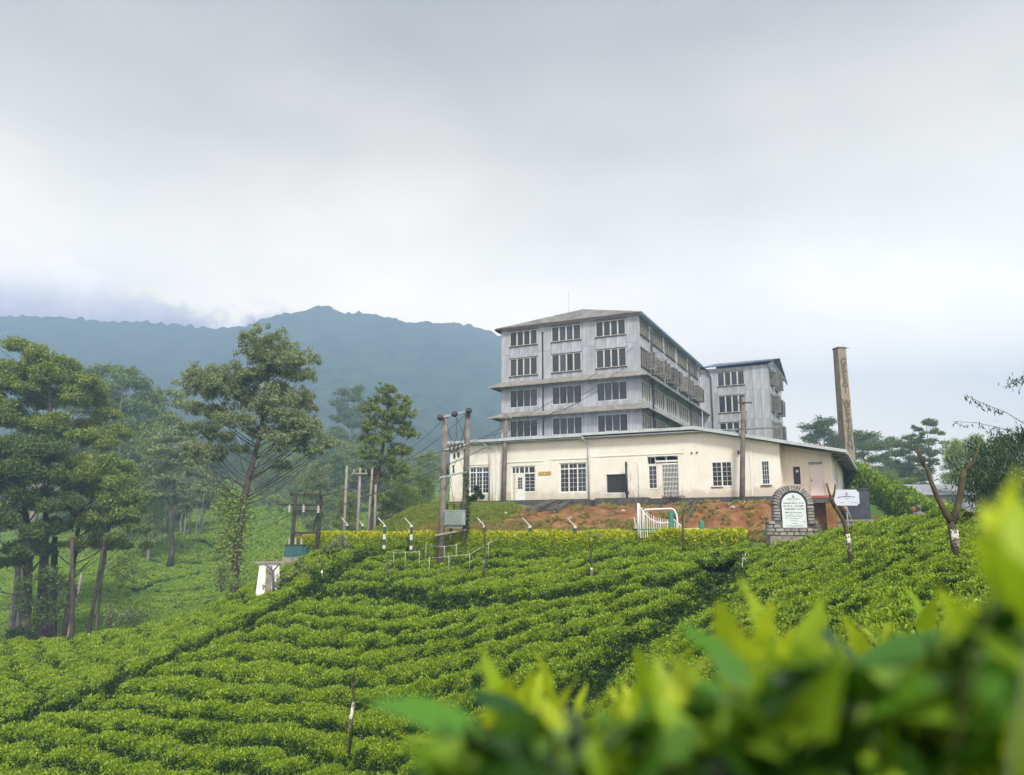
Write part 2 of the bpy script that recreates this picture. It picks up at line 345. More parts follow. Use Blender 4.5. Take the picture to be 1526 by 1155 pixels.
ctrl += [(0, 0, -.98), (.6, .6, -.95), (3, 1, -1.0), (-2, 1, -1.2), (-4, 5, -2.2), (-3, 9, -3.3), (-9, 12, -5.4), (0, -6, -.9), (8, -5, -.3), (9, 6, -.5), (16, 10, .2), (18, 20, .6), (-15, 10, -7), (-25, 16, -7.5), (-12, -5, -3),
         (11, 34, -.15), (17, 35, -.1), (24, 36, 0), (5, 37, -.15), (0, 41, -.2), (-6, 44.5, -.25), (-11, 46.5, -.6), (19, 40, .3), (28, 50, 1.4), (40, 70, 2.3), (36, 90, 2.5), (60, 110, 3), (50, 40, 1.5), (80, 60, 4),
         (-16, 52, -3.2), (-24, 56, -6.0), (-33, 60, -8.2), (-45, 60, -9), (-60, 62, -9.5), (-30, 48, -6.9), (-45, 50, -8.2), (-20, 63, -5), (-10, 60, -1.5),
         (-5, 75, 0), (10, 90, 1.5), (-12, 95, 1)]
def P3(x, y, D): return tuple(at(x, y, D))
ctrl += [P3(20, 925, 80), P3(120, 915, 82), P3(240, 925, 84), P3(330, 905, 82), P3(420, 870, 78), P3(150, 870, 96), P3(280, 870, 98), P3(400, 850, 94), P3(480, 830, 92),
         P3(200, 826, 118), P3(280, 806, 124), P3(350, 797, 126), P3(430, 815, 118), P3(520, 800, 120), P3(60, 850, 125), P3(-60, 880, 110),
         P3(350, 775, 168), P3(430, 765, 175), P3(250, 790, 165), P3(520, 770, 170), P3(600, 770, 160), P3(100, 800, 170), P3(-80, 820, 170),
         P3(380, 742, 225), P3(300, 748, 225), P3(500, 745, 225), P3(150, 760, 230), P3(0, 765, 230), P3(600, 745, 225), P3(700, 740, 225)]
ctrl += [(-250, 200, 12), (-200, 320, 26), (-100, 330, 26), (0, 330, 22), (100, 300, 16), (200, 250, 12), (-400, 450, 40), (0, 500, 30), (300, 450, 16), (500, 300, 12),
         (-200, 60, -4), (-300, 0, 0), (-100, -80, -8), (100, -80, 6), (300, 0, 10), (0, -150, 0), (-1200, 1300, 50), (0, 1300, 35), (1200, 1300, 20), (1200, 0, 15), (-1200, 0, 15), (-1200, -200, 10), (1200, -200, 12), (0, -200, 0), (600, 800, 16), (-700, 800, 45)]
CP = np.array(ctrl)
def _warp(X, Y):
    r_ = np.sqrt(X * X + Y * Y) + 1e-6; k = np.where(r_ > 150, (150 + (r_ - 150) * .35), r_) / r_
    return X * k, Y * k
_cx, _cy = _warp(CP[:, 0], CP[:, 1])
def _phi(d2): return np.where(d2 > 1e-9, np.sqrt(d2 + 4.0), 2.0)          # multiquadric-like, stays tame far out
N_CTRL = len(CP)
_K = _phi((_cx[:, None] - _cx) ** 2 + (_cy[:, None] - _cy) ** 2); _K[np.arange(N_CTRL), np.arange(N_CTRL)] = 2.0 - .15
_Q = np.c_[np.ones(N_CTRL), _cx * .01, _cy * .01]
_A = np.block([[_K, _Q], [_Q.T, np.zeros((3, 3))]]); _W = np.linalg.solve(_A, np.r_[CP[:, 2], 0, 0, 0])
def base_z(X, Y):
    X = np.asarray(X, float); Y = np.asarray(Y, float); sh = X.shape; x, y = _warp(X.ravel(), Y.ravel())
    out = np.empty(len(x))
    for i in range(0, len(x), 20000):
        a, b_ = x[i:i + 20000], y[i:i + 20000]
        out[i:i + 20000] = _phi((a[:, None] - _cx) ** 2 + (b_[:, None] - _cy) ** 2) @ _W[:N_CTRL] + _W[N_CTRL] + (a * _W[N_CTRL + 1] + b_ * _W[N_CTRL + 2]) * .01
    return out.reshape(sh)
PAD = 2.06
def pad_mask(s, c):
    left = smooth(-24, -16.8, s)
    c0 = -9.9 + 2.2 * smooth(1.5, 3.0, s); c1 = -.7 - 2.6 * smooth(1.5, 3.0, s)
    m_ = smooth(0, 1, (c - c0) / (c1 - c0)) * left * (1 - smooth(6.6, 7.4, s) * (1 - smooth(-.6, .2, c))) * (1 - smooth(9.6, 10.4, s) * (1 - smooth(4, 9, c))) * (1 - smooth(11, 15, s))
    return m_
def seg_dist(X, Y, pl):
    d = np.full(np.shape(X), 1e9)
    for (x0, y0), (x1, y1) in zip(pl[:-1], pl[1:]):
        vx, vy = x1 - x0, y1 - y0; t = np.clip(((X - x0) * vx + (Y - y0) * vy) / (vx * vx + vy * vy), 0, 1)
        d = np.minimum(d, np.hypot(X - x0 - t * vx, Y - y0 - t * vy))
    return d
def plxy(lst): return [tuple(at(*q)[:2]) for q in lst]
FURROW = plxy([(-140, 1110, 28), (0, 1072, 29.5), (150, 1022, 32), (270, 965, 35), (400, 905, 38.5), (470, 868, 41), (520, 838, 43), (560, 822, 44.5)])
GULLY = plxy([(1092, 838, 30), (1070, 868, 27.2), (1030, 900, 25), (930, 948, 23.5), (870, 1000, 21.5), (800, 1040, 21)])
TERR = plxy([(480, 868, 39.6), (600, 884, 37.4), (700, 894, 34), (820, 905, 31.5), (930, 905, 30.5), (1010, 885, 29.5)])
SPLIT = GULLY
def ground_z(X, Y):
    """soil height (tea tops stand .75 m above it)"""
    X = np.asarray(X, float); Y = np.asarray(Y, float)
    s, c = sc_of(X, Y); m_ = pad_mask(s, c)
    z = base_z(X, Y) - .75
    bank = 4 * m_ * (1 - m_)
    z = z * (1 - m_) + (PAD - .24 * smooth(-10.5, -8.8, s) * (1 - smooth(2, 4, c))) * m_ + bank * (.16 * fbm(X, Y, .30, 5) + .13 * fbm(X, Y, .9, 6))
    r_ = np.hypot(X, Y)
    return z + smooth(60, 160, r_) * .8 * fbm(X, Y, .02, 9)
def gz(x, y): return float(ground_z(np.array([x]), np.array([y]))[0])

u = np.linspace(-1, 1, 420); gx = np.sign(u) * (26 * (np.exp(np.abs(u) * 3.85) - 1)); gx = gx / abs(gx[-1]) * 1180
v = np.linspace(-.42, 1, 420); gy = 42 + np.sign(v) * 0 + np.where(v < 0, 1, 1) * 0
gy = np.concatenate([np.linspace(-190, -6, 26), np.linspace(-4, 62, 190), 62 + (np.exp(np.linspace(0.01, 1, 170) * 3.6) - 1) / (math.exp(3.6) - 1) * 1160])
GX, GY = np.meshgrid(gx, gy); GZ = ground_z(GX, GY)
nx, ny = len(gx), len(gy)
def grid_faces(nx, ny, mask=None):
    i = np.arange(ny - 1)[:, None] * nx + np.arange(nx - 1)[None]; F = np.stack([i, i + 1, i + nx + 1, i + nx], -1).reshape(-1, 4)
    return F if mask is None else F[mask[:-1, :-1].ravel() & mask[1:, 1:].ravel() & mask[1:, :-1].ravel() & mask[:-1, 1:].ravel()]
gm = np_mesh('ground', np.c_[GX.ravel(), GY.ravel(), GZ.ravel()], grid_faces(nx, ny), True)
S_, C_ = sc_of(GX, GY); PM = pad_mask(S_, C_)
nb = fbm(GX, GY, .12, 21) * 1.4
onbank = smooth(.02, .1, PM) * (C_ < 6)
a_soil = onbank * smooth(-10.5, -8.5, S_ + nb * .6)
a_grass = onbank * (1 - smooth(-10.5, -8.5, S_ + nb)) * smooth(-8.2, -5.6, C_ + nb * .8 + (S_ < -17) * 4)
a_dry = onbank * (1 - smooth(-6.8, -5.6, C_ + nb * .7)) * (1 - smooth(-17.5, -19, S_)) * (S_ < 2.2) + onbank * (S_ >= 2.2) * (1 - smooth(.12, .3, PM + nb * .04)) * .9
for nm, arr in (('soil', a_soil), ('grass', a_grass), ('dry', np.clip(a_dry, 0, 1))):
    at_ = gm.attributes.new(nm, 'FLOAT', 'POINT'); at_.data.foreach_set('value', np.ascontiguousarray(arr.ravel(), dtype=np.float32))
ground = link('ground', gm, MT['ground']); tag(ground, kind='structure')

# mountain range beyond the valley
RIDGE = [(-500, 500), (-200, 478), (0, 471), (60, 472), (130, 479), (200, 480), (300, 489), (345, 487), (372, 475), (400, 468), (430, 463), (460, 455), (480, 459), (500, 466), (540, 468), (575, 473), (600, 481), (640, 480), (690, 482), (715, 489), (740, 497), (765, 512), (820, 560), (900, 625), (1000, 690), (1150, 735), (1400, 760), (1900, 770), (2600, 770)]
rx_ = np.array([(q[0] - 763) / 1200.3 for q in RIDGE]); rt_ = np.array([at(q[0], q[1], 1.0)[2] for q in RIDGE])
NA, NR = 520, 110
az_ = np.linspace(rx_[0], 1.25, NA); rr = np.linspace(0, 1, NR)
AZ, RR = np.meshgrid(az_, rr)
dist = 330 + RR * 690
crest = np.interp(AZ, rx_, rt_) * 900
tt = (dist - 330) / 570.0
prof = np.where(tt < 1, np.power(np.clip(tt, 0, 1), 1.25), 1 - (tt - 1) * 1.5)
MX, MY = AZ * dist, dist
rid = fbm(AZ * 900, dist * .35, .0065, 31, 4)
spur = np.abs(fbm(AZ * 900, dist * .25, .004, 77, 3))
MZ = 14 + (crest - 14) * prof + (rid * 13 - spur * 44) * np.clip(tt, 0, 1) * (1 - np.clip(tt, 0, 1)) * 3.0 + fbm(MX, MY, .05, 12, 3) * 1.6 * np.clip(tt * 2, 0, 1)
MZ = MZ + np.random.RandomState(6).normal(0, .9, MZ.shape) * smooth(.5, .95, tt)
MZ = np.where(crest < 40, np.minimum(MZ, crest), MZ)
MZ = np.where(RR < .02, -25, MZ)
mm = np_mesh('mountain', np.c_[MX.ravel(), MY.ravel(), MZ.ravel()], grid_faces(NA, NR), True)
MT['forest'] = M_surf('mountain_forest', (.010, .028, .012), (.055, .085, .035), .045, .95, detail=12, bump=1.0, bscale=.12, lo=.38, hi=.62)
tag(link('mountain', mm, MT['forest']), kind='structure')

# haze: one closed box of even air round everything
hz = MB().box(-1230, 1230, -205, 1270, -24, 255).build('haze', None)
hm, hnt, hb = mat_base('haze'); hnt.nodes.remove(hb)
pv = hnt.nodes.new('ShaderNodeVolumePrincipled'); pv.inputs['Density'].default_value = HAZE_DENS; pv.inputs['Color'].default_value = (*HAZE_COL, 1); pv.inputs['Anisotropy'].default_value = .15
hnt.links.new(pv.outputs[0], hnt.nodes['Material Output'].inputs['Volume']); hz.data.materials.append(hm); tag(hz, kind='stuff')

# ------------------------------------------------------------------ leaves and scattering
def leaf_cards(cent, size, rg, up=.3, aspect=.45, fold=.18, normals=None):
    """one folded pointed leaf (two triangles) per centre"""
    n = len(cent); d = rg.normal(size=(n, 3)); d[:, 2] += up; d /= np.linalg.norm(d, axis=1)[:, None]
    if normals is not None: d = d + normals * 1.2; d /= np.linalg.norm(d, axis=1)[:, None]
    w = rg.normal(size=(n, 3)); w -= d * np.sum(w * d, 1)[:, None]; w /= np.linalg.norm(w, axis=1)[:, None]
    nn = np.cross(d, w); size = np.broadcast_to(size, (n,))[:, None]
    V = np.stack([cent - d * size * .5, cent + w * size * aspect * .5 + nn * size * fold, cent + d * size * .5, cent - w * size * aspect * .5 + nn * size * fold], 1).reshape(-1, 3)
    F = np.arange(n * 4).reshape(-1, 4)
    F = np.concatenate([F[:, [0, 1, 2]], F[:, [0, 2, 3]]])
    return V, F
_proto = bpy.data.collections.new('leaf_sources')
def cluster(seed, n, rad, size, up, flat=.7, aspect=.45):
    rg = np.random.RandomState(seed); c = rg.normal(size=(n, 3)); c /= np.linalg.norm(c, axis=1)[:, None]; nrm = c.copy()
    c *= rad * rg.rand(n, 1) ** .4; c[:, 2] = c[:, 2] * flat + rad * .1
    V, F = leaf_cards(c, size * (.7 + .6 * rg.rand(n)), rg, up, aspect, normals=nrm * .6)
    return np_mesh('leaf_cluster', V, F)
def proto_set(tagname, mats, n, rad, size, up, k=4, flat=.7, aspect=.45):
    cl = bpy.data.collections.new('src_' + tagname)
    for i in range(k):
        for j, mt in enumerate(mats):
            me = cluster(100 + i * 7 + j * 31 + len(tagname), n, rad, size, up if j == 0 else up * .3, flat, aspect); me.materials.append(mt)
            o = bpy.data.objects.new('%02d_leaf_cluster' % (j * k + i), me); cl.objects.link(o)
    return cl
def scatter(name, P, rot, scl, idx, cl, **tg):
    me = bpy.data.meshes.new(name); me.vertices.add(len(P)); me.vertices.foreach_set('co', np.ascontiguousarray(P, dtype=np.float32).ravel())
    a = me.attributes.new('rot', 'FLOAT_VECTOR', 'POINT'); a.data.foreach_set('vector', np.ascontiguousarray(rot, dtype=np.float32).ravel())
    a = me.attributes.new('scl', 'FLOAT', 'POINT'); a.data.foreach_set('value', np.ascontiguousarray(scl, dtype=np.float32))
    a = me.attributes.new('pick', 'INT', 'POINT'); a.data.foreach_set('value', np.ascontiguousarray(idx, dtype=np.int32))
    o = link(name, me); md = o.modifiers.new('leaves', 'NODES'); g = bpy.data.node_groups.new('leaves', 'GeometryNodeTree'); md.node_group = g
    g.interface.new_socket('Geometry', in_out='INPUT', socket_type='NodeSocketGeometry'); g.interface.new_socket('Geometry', in_out='OUTPUT', socket_type='NodeSocketGeometry')
    N = g.nodes.new; L = g.links.new
    gi, go = N('NodeGroupInput'), N('NodeGroupOutput'); ip = N('GeometryNodeInstanceOnPoints'); ci = N('GeometryNodeCollectionInfo')
    ci.inputs['Collection'].default_value = cl; ci.inputs['Separate Children'].default_value = True; ci.inputs['Reset Children'].default_value = True
    L(gi.outputs[0], ip.inputs['Points']); L(ci.outputs[0], ip.inputs['Instance']); ip.inputs['Pick Instance'].default_value = True
    def na(nm, dt):
        q = N('GeometryNodeInputNamedAttribute'); q.data_type = dt; q.inputs['Name'].default_value = nm; return q.outputs[0]
    L(na('pick', 'INT'), ip.inputs['Instance Index']); L(na('rot', 'FLOAT_VECTOR'), ip.inputs['Rotation']); L(na('scl', 'FLOAT'), ip.inputs['Scale'])
    L(ip.outputs[0], go.inputs[0]); tag(o, **tg); return o

# ------------------------------------------------------------------ the tea: rows of clipped bushes
def side_of_gully(X, Y):
    """0 in the centre field, 1 on the spur at the right"""
    gx_ = np.interp(Y, [q[1] for q in GULLY[::-1]], [q[0] for q in GULLY[::-1]])
    lo = GULLY[-1]; gx_ = np.where(Y < lo[1], lo[0] - (lo[1] - Y) * .12, gx_)
    return smooth(-.6, .6, X - gx_)
def left_of_furrow(X, Y):
    fx = [q[0] for q in FURROW]; fy = [q[1] for q in FURROW]
    d = Y - np.interp(X, fx, fy); return smooth(-.4, .4, d) * (X < fx[-1])
def bush_profile(ph, k=3.6):
    t = np.abs((ph % 1.0) - .5) * 2        # 0 mid row, 1 in the gap
    return 1 - np.power(t, k)
def tea_rel(X, Y):
    hill = 1 - smooth(25, 40, Y)
    """bush height above soil"""
    n1 = fbm(X, Y, .05, 3, 2); n2 = fbm(X, Y, .16, 4, 2); n3 = fbm(X, Y, .55, 8, 2)
    w = .45 * n1 + .30 * n2 + .10 * fbm(X, Y, .4, 19, 2)
    phc = (Y + .30 * X + 1.6 * w - .012 * (X + 3) ** 2) / 1.5
    phr = (Y - .22 * X + 1.2 * w) / 1.12
    phl = (Y * .62 + X * .80 + 1.4 * w) / 1.4
    R = side_of_gully(X, Y); Lf = left_of_furrow(X, Y)
    h = bush_profile(phc) * (1 - R) * (1 - Lf) + bush_profile(phr) * R + (bush_profile(phl) * .6 + .4 * bush_profile((Y * .8 - X * .3 + w) / 3.1, 8)) * Lf * (1 - R)
    along = bush_profile((X * .9 - .3 * Y + 1.1 * n2 + .7 * np.floor(phc)) / 1.35, 4)
    h = h * (.66 + .34 * along)
    H = .16 + .60 * h + .10 * n3 + .09 * fbm(X, Y, 1.1, 15, 2) + .07 * n2 - .22 * np.clip(fbm(X, Y, .33, 63, 3) - .55, 0, 1)
    for pl, wd, dp in ((FURROW, .75, .75), (GULLY, 1.0, .5), (TERR, .7, .62)):
        H = H - dp * np.exp(-(seg_dist(X, Y, pl) / wd) ** 2 * 1.4)
    s, c = sc_of(X, Y); hd = (-11.2 - .12 * (s + 15)) - c
    H = H - .12 * np.exp(-(np.clip(hd, 0, 99) / 2.2) ** 2) * smooth(-19, -17, s) * (1 - smooth(-2, 2, s))
    return np.maximum(H, .03)
tx = np.arange(-44, 34, .22); ty = np.arange(1.2, 50.5, .22)
TX, TY = np.meshgrid(tx, ty); TG = ground_z(TX, TY); TR = tea_rel(TX, TY); TZ = TG + TR
TS, TC = sc_of(TX, TY)
def tea_ok(X, Y):
    s, c = sc_of(X, Y)
    hedge_c = -11.2 - .12 * (s + 15)
    ok = (c < hedge_c - .35) | (s < -17.5)
    ok &= ~((s < -17.5) & (Y > 46.5 + .02 * X))
    ok &= ~((s > 7.0) & (Y > 33.0 - .05 * X))
    ok &= (np.hypot(X - 7.9, Y - 31.6) > 1.2)
    ok &= (Y > 1.5)
    return ok
OKM = tea_ok(TX, TY)
RM = side_of_gully(TX, TY) > .5; LM = (left_of_furrow(TX, TY) > .5) & ~RM
FL = {'left': (LM, 'tea bushes clipped in a bank on the left beyond the furrow'), 'centre': (~LM & ~RM, 'rows of clipped tea bushes climbing the middle slope'), 'right': (RM, 'rows of clipped tea bushes on the right hand spur')}
tea_src = proto_set('tea', [MT['flush'], MT['mature']], 32, .15, .074, .9, 4, .75, .42)
gyx = np.gradient(TZ, .22, axis=1); gyy = np.gradient(TZ, .22, axis=0)
ryx = np.gradient(TR, .22, axis=1); ryy = np.gradient(TR, .22, axis=0)
bx0, by0 = tx[0], ty[0]
def samp(A, X, Y):
    fx = np.clip((X - bx0) / .22, 0, len(tx) - 1.001); fy = np.clip((Y - by0) / .22, 0, len(ty) - 1.001)
    i = fx.astype(int); j = fy.astype(int); a = fx - i; b_ = fy - j
    return A[j, i] * (1 - a) * (1 - b_) + A[j, i + 1] * a * (1 - b_) + A[j + 1, i] * (1 - a) * b_ + A[j + 1, i + 1] * a * b_
OKf = OKM.astype(float)
for nm, (msk, lab) in FL.items():
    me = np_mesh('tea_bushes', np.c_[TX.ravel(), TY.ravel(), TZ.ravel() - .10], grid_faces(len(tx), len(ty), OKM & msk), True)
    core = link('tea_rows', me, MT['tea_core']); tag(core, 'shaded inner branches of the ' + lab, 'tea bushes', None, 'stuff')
    rg = np.random.RandomState(len(nm) + 3)
    n = 900000; X = rg.uniform(tx[0], tx[-1], n); Y = 1.3 + rg.rand(n) * (50.3 - 1.3)
    R_ = np.hypot(X, Y)
    keep = (np.abs(X / np.maximum(Y, .1)) < .74) | (R_ < 5)
    X, Y, R_ = X[keep], Y[keep], R_[keep]
    ii = np.clip(((X - bx0) / .22).astype(int), 0, len(tx) - 1); jj = np.clip(((Y - by0) / .22).astype(int), 0, len(ty) - 1)
    keep = msk[jj, ii] & (samp(OKf, X, Y) > .6)
    dens = np.clip(28.0 / R_, .62, 1.0)
    keep &= rg.rand(len(X)) < dens * (.35 + .65 * smooth(.12, .40, samp(TR, X, Y)))
    X, Y, R_ = X[keep], Y[keep], R_[keep]
    dx, dy = samp(gyx, X, Y), samp(gyy, X, Y); slope = np.hypot(dx, dy)
    Z = samp(TZ, X, Y); rel = samp(TR, X, Y)
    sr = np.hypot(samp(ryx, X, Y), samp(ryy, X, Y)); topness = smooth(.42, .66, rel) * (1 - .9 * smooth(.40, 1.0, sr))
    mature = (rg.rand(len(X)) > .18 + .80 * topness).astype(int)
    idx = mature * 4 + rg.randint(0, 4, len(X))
    nl = np.sqrt(1 + slope ** 2)
    rot = np.c_[np.arctan(dy) * .7 + rg.normal(0, .25, len(X)), -np.arctan(dx) * .7 + rg.normal(0, .25, len(X)), rg.rand(len(X)) * 6.28]
    scl = (.78 + .5 * rg.rand(len(X))) * np.clip(R_ / 26, .8, 1.25)
    Z = Z - .03 + rg.normal(0, .03, len(X))
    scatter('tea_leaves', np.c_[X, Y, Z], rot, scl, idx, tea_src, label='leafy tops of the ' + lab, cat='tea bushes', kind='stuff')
    print('tea', nm, len(X))

# far tea on the hillside and along the valley
far_src = proto_set('far', [MT['farflush'], MT['mature']], 26, .40, .20, .9, 4, .40, .5)
def far_row(X, Y):
    w = fbm(X, Y, .012, 41, 2)
    return bush_profile((Y * .96 + X * .25 + 7 * w) / 2.6, 5)
FPATH = [plxy([(190, 900, 92), (215, 884, 97), (240, 872, 101), (300, 855, 104), (330, 845, 105)]), plxy([(230, 800, 130), (300, 812, 122), (345, 830, 112), (365, 845, 106)]), plxy([(230, 828, 112), (290, 836, 110), (345, 826, 113)]), plxy([(180, 886, 96), (260, 889, 94), (330, 886, 94)])]
rg = np.random.RandomState(55)
n = 560000; D = 55 + rg.rand(n) ** 1.0 * 215; X = D * rg.uniform(-.98, -.02, n); Y = D
rw = far_row(X, Y); pth = np.min([seg_dist(X, Y, q) for q in FPATH], 0)
s, c = sc_of(X, Y)
keep = (rw > .35 + .2 * rg.rand(n)) & (pth > .8) & ~((s > -23) & (c > -14)) & (rg.rand(n) < np.clip(85 / D, .25, 1)) & ((X < -26) | (Y > 100))
X, Y, rw, D = X[keep], Y[keep], rw[keep], D[keep]
Z = ground_z(X, Y) + .15 + .5 * rw
idx = (rg.rand(len(X)) > .80 + .15 * rw).astype(int) * 4 + rg.randint(0, 4, len(X))
scatter('far_tea_field', np.c_[X, Y, Z], np.c_[rg.normal(0, .2, (len(X), 2)), rg.rand(len(X)) * 6.28], (.8 + .5 * rg.rand(len(X))) * np.clip(D / 95, .9, 1.8), idx, far_src,
        label='distant tea field on the hillside behind the tall trees', cat='tea bushes', kind='stuff')
print('far', len(X))
# bank: dry scrub and grass tufts
blade_src = proto_set('tuft', [MT['scrubleaf'], MT['grassblade']], 34, .16, .17, 2.2, 4, .55, .16)
n = 130000; s = rg.uniform(-24, 9.6, n); c = rg.uniform(-12, -1, n); q = ORG[:, None] + E1[:, None] * s + E2[:, None] * c; X, Y = q
pm = pad_mask(s, c); nb_ = fbm(X, Y, .12, 21) * 1.4; cl_ = fbm(X, Y, .4, 91, 2)
isg = (s + nb_ < -9.5) & (c + nb_ * .8 + (s < -17) * 4 > -6.5)
soily = (~isg) & (rg.rand(n) < .03); isd = (~isg) & (((c + nb_ * .7 < -6.2) & (s < 2.2)) | ((s >= 2.2) & (pm + nb_ * .04 < .22)))
keep = (pm > .02) & ((isg & (rg.rand(n) < .9)) | (isd & (cl_ > -.75)) | (soily & (cl_ > .1)))
X, Y, isg, cl_ = X[keep], Y[keep], isg[keep], cl_[keep]
idx = np.where(isg | (rg.rand(len(X)) < .12), 4, 0) + rg.randint(0, 4, len(X))
scatter('bank_scrub', np.c_[X, Y, ground_z(X, Y) + .02], np.c_[rg.normal(0, .3, (len(X), 2)), rg.rand(len(X)) * 6.28], np.where(isg, .85, .8 + .5 * np.clip(cl_, 0, 1)) * (.7 + .6 * rg.rand(len(X))), idx, blade_src,
        label='dry scrub and green grass covering the earth bank below the factory', cat='bank plants', kind='stuff')
# golden clipped hedge along the foot of the bank
hs = []; 
hedge_src = proto_set('hedge', [MT['hedge'], MT['flush']], 26, .14, .10, .9, 4, .8, .5)
n = 34000; t = rg.rand(n); s = -20.5 + t * 27.2; hc = -11.2 - .12 * (s + 15)
gate = (s > -3.2) & (s < -.9)
th = rg.rand(n) * math.pi; wv = .38 + .06 * fbm(s, s * 0, .2, 2)
c = hc + np.cos(th) * wv * 1.25; hh = .45 + np.sin(th) * (.80 + .10 * fbm(s, c * 0, .35, 6, 2)) * (1 + .15 * (s > 2))
q = ORG[:, None] + E1[:, None] * s + E2[:, None] * c; X, Y = q; hh = hh - .38 * smooth(-4.5, -1.5, s)
gh = ground_z(ORG[0] + E1[0] * s + E2[0] * hc, ORG[1] + E1[1] * s + E2[1] * hc)
ztop = .06 + .07 * fbm(s, c * 0, .3, 6, 2) - .30 * smooth(-18.3, -20.5, s) + .05 * smooth(0, 3, s)
zlow = np.minimum(gh, -.7); Z = zlow + (ztop - zlow) * np.sin(th) ** .8 + rg.normal(0, .03, n)
idx = np.where((rg.rand(n) < .12 + 1.6 * (1 - np.sin(th))), 4, 0) + rg.randint(0, 4, n)
hedge = scatter('golden_hedge', np.c_[X, Y, Z], np.c_[rg.normal(0, .3, (n, 2)), rg.rand(n) * 6.28], .8 + .5 * rg.rand(n), idx, hedge_src,
        label='clipped yellow green hedge running along the foot of the bank', cat='hedge', kind='stuff')
# ------------------------------------------------------------------ buildings (own axes: x = s along the front, y = c into the depth, z = height above eye level)
def frame_root(name, label, cat, s, c, z):
    """Empty at (s, c, z); returns root and the offset its children use so they can be written in building coordinates"""
    r = thing(name, label, cat, loc(s, c, z), -A2); return r, (-s, -c, -z)
def clone(o, parent, p=None, rot=None, scale=None):
    c_ = o.copy(); col.objects.link(c_); c_.parent = parent
    if p is not None: c_.location = Vector([float(q) for q in p])
    if rot is not None: c_.rotation_euler = rot
    if scale is not None: c_.scale = scale
    return c_
def holed(mb, a0, a1, z0, z1, holes, d0, d1, axis):
    """wall slab between depths d0 (outer) and d1, running a0..a1 along axis 'x' or 'y', with openings (a,b,z,z)"""
    A = sorted({a0, a1} | {h for q in holes for h in q[:2] if a0 < h < a1}); Z = sorted({z0, z1} | {h for q in holes for h in q[2:] if z0 < h < z1})
    for i in range(len(A) - 1):
        run = None
        for j in range(len(Z) - 1):
            ma, mz = (A[i] + A[i + 1]) / 2, (Z[j] + Z[j + 1]) / 2
            solid = not any(h[0] < ma < h[1] and h[2] < mz < h[3] for h in holes)
            if solid and run is None: run = Z[j]
            if (not solid or j == len(Z) - 2) and run is not None:
                top_ = Z[j + 1] if solid else Z[j]
                if axis == 'x': mb.box(A[i], A[i + 1], min(d0, d1), max(d0, d1), run, top_)
                else: mb.box(min(d0, d1), max(d0, d1), A[i], A[i + 1], run, top_)
                run = None
    return mb
_unit = {}
def unit_box(mat, name='box'):
    if mat.name not in _unit:
        _unit[mat.name] = MB().box(0, 1, 0, 1, 0, 1).mesh(name); _unit[mat.name].materials.append(mat)
    return _unit[mat.name]
def ubox(name, mat, parent, x0, x1, y0, y1, z0, z1, off=(0, 0, 0)):
    o = bpy.data.objects.new(name, unit_box(mat)); col.objects.link(o); o.parent = parent
    o.location = (x0 + off[0], y0 + off[1], z0 + off[2]); o.scale = (x1 - x0, y1 - y0, z1 - z0); return o

# ---- tower
T, TO = frame_root('factory_tower', 'tall grey sheet-clad factory block with rows of windows and a low hipped roof', 'factory building', -12.4, 26.7, 2.2)
s0, s1, c0, c1 = -18.95, -5.92, 14.6, 38.95
ROWS = [(17.0, 18.42), (14.2, 15.85), (11.3, 12.95), (8.6, 10.15), (5.9, 7.4)]
FW = [(-18.07, -15.3), (-13.93, -11.1), (-9.75, -7.0)]
SW = [(15.0, 17.85), (18.85, 22.6), (23.3, 27.3), (28.25, 32.3), (33.3, 37.4)]
ZT = 18.78
f_holes = [(a, b, z, t_) for a, b in FW for z, t_ in ROWS]; s_holes = [(a, b, z, t_) for a, b in SW for z, t_ in ROWS]
w_ = MB(); holed(w_, s0 + .02, s1 - .02, 2.2, ZT, f_holes, c0 + .03, c0 + .22, 'x')
holed(w_, c0 + .22, c1 - .001, 2.2, ZT, s_holes, s1 - .03, s1 - .22, 'y')
w_.box(s0 + .03, s0 + .2, c0 + .22, c1, 2.2, ZT); w_.box(s0 + .2, s1 - .22, c1 - .3, c1 - .1, 2.2, ZT)
for z, t_ in ROWS: w_.box(s0 + .2, s1 - .3, c0 + .3, c1 - .3, z - .55, z - .45)        # floors
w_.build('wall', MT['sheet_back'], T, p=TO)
rg = random.Random(4)
def panel_grid(axis, a0, a1, holes, d, parent, off, rows, pier_z, matk='sheet', wid=.98, floor_=5.0):
    """cladding sheets butted side by side, each 12 mm proud, leaving the openings free"""
    A = [a0] + sorted(x for h in holes for x in h) + [a1]
    zs = pier_z
    def put(x0, x1, z0, z1):
        n = max(1, round((x1 - x0) / wid)); w = (x1 - x0) / n
        for k in range(n):
            g = .008; pr = rg.uniform(.0, .012)
            b = (x0 + k * w + g, x0 + (k + 1) * w - g)
            if axis == 'x': ubox('wall_panel', MT[matk], parent, b[0], b[1], d - .03 - pr, d + .028, z0 + g, z1 - g, off)
            else: ubox('wall_panel', MT[matk], parent, d - .028, d + .03 + pr, b[0], b[1], z0 + g, z1 - g, off)
    for i in range(len(A) - 1):
        is_win = i % 2 == 1
        if not is_win:
            for j in range(len(zs) - 1): put(A[i], A[i + 1], zs[j], zs[j + 1])
        else:
            zz = [zs[0]] + [q for r_ in rows for q in r_] + [zs[-1]]
            for j in range(0, len(zz) - 1, 2):
                if zz[j + 1] - zz[j] > .05: put(A[i], A[i + 1], zz[j], zz[j + 1])
vis = [(a, b) for a, b in ROWS[:4]][::-1]
ZB = 8.0
panel_grid('x', s0, s1 - .03, FW, c0, T, TO, vis, [ZB, 10.75, 13.5, 16.25, ZT])
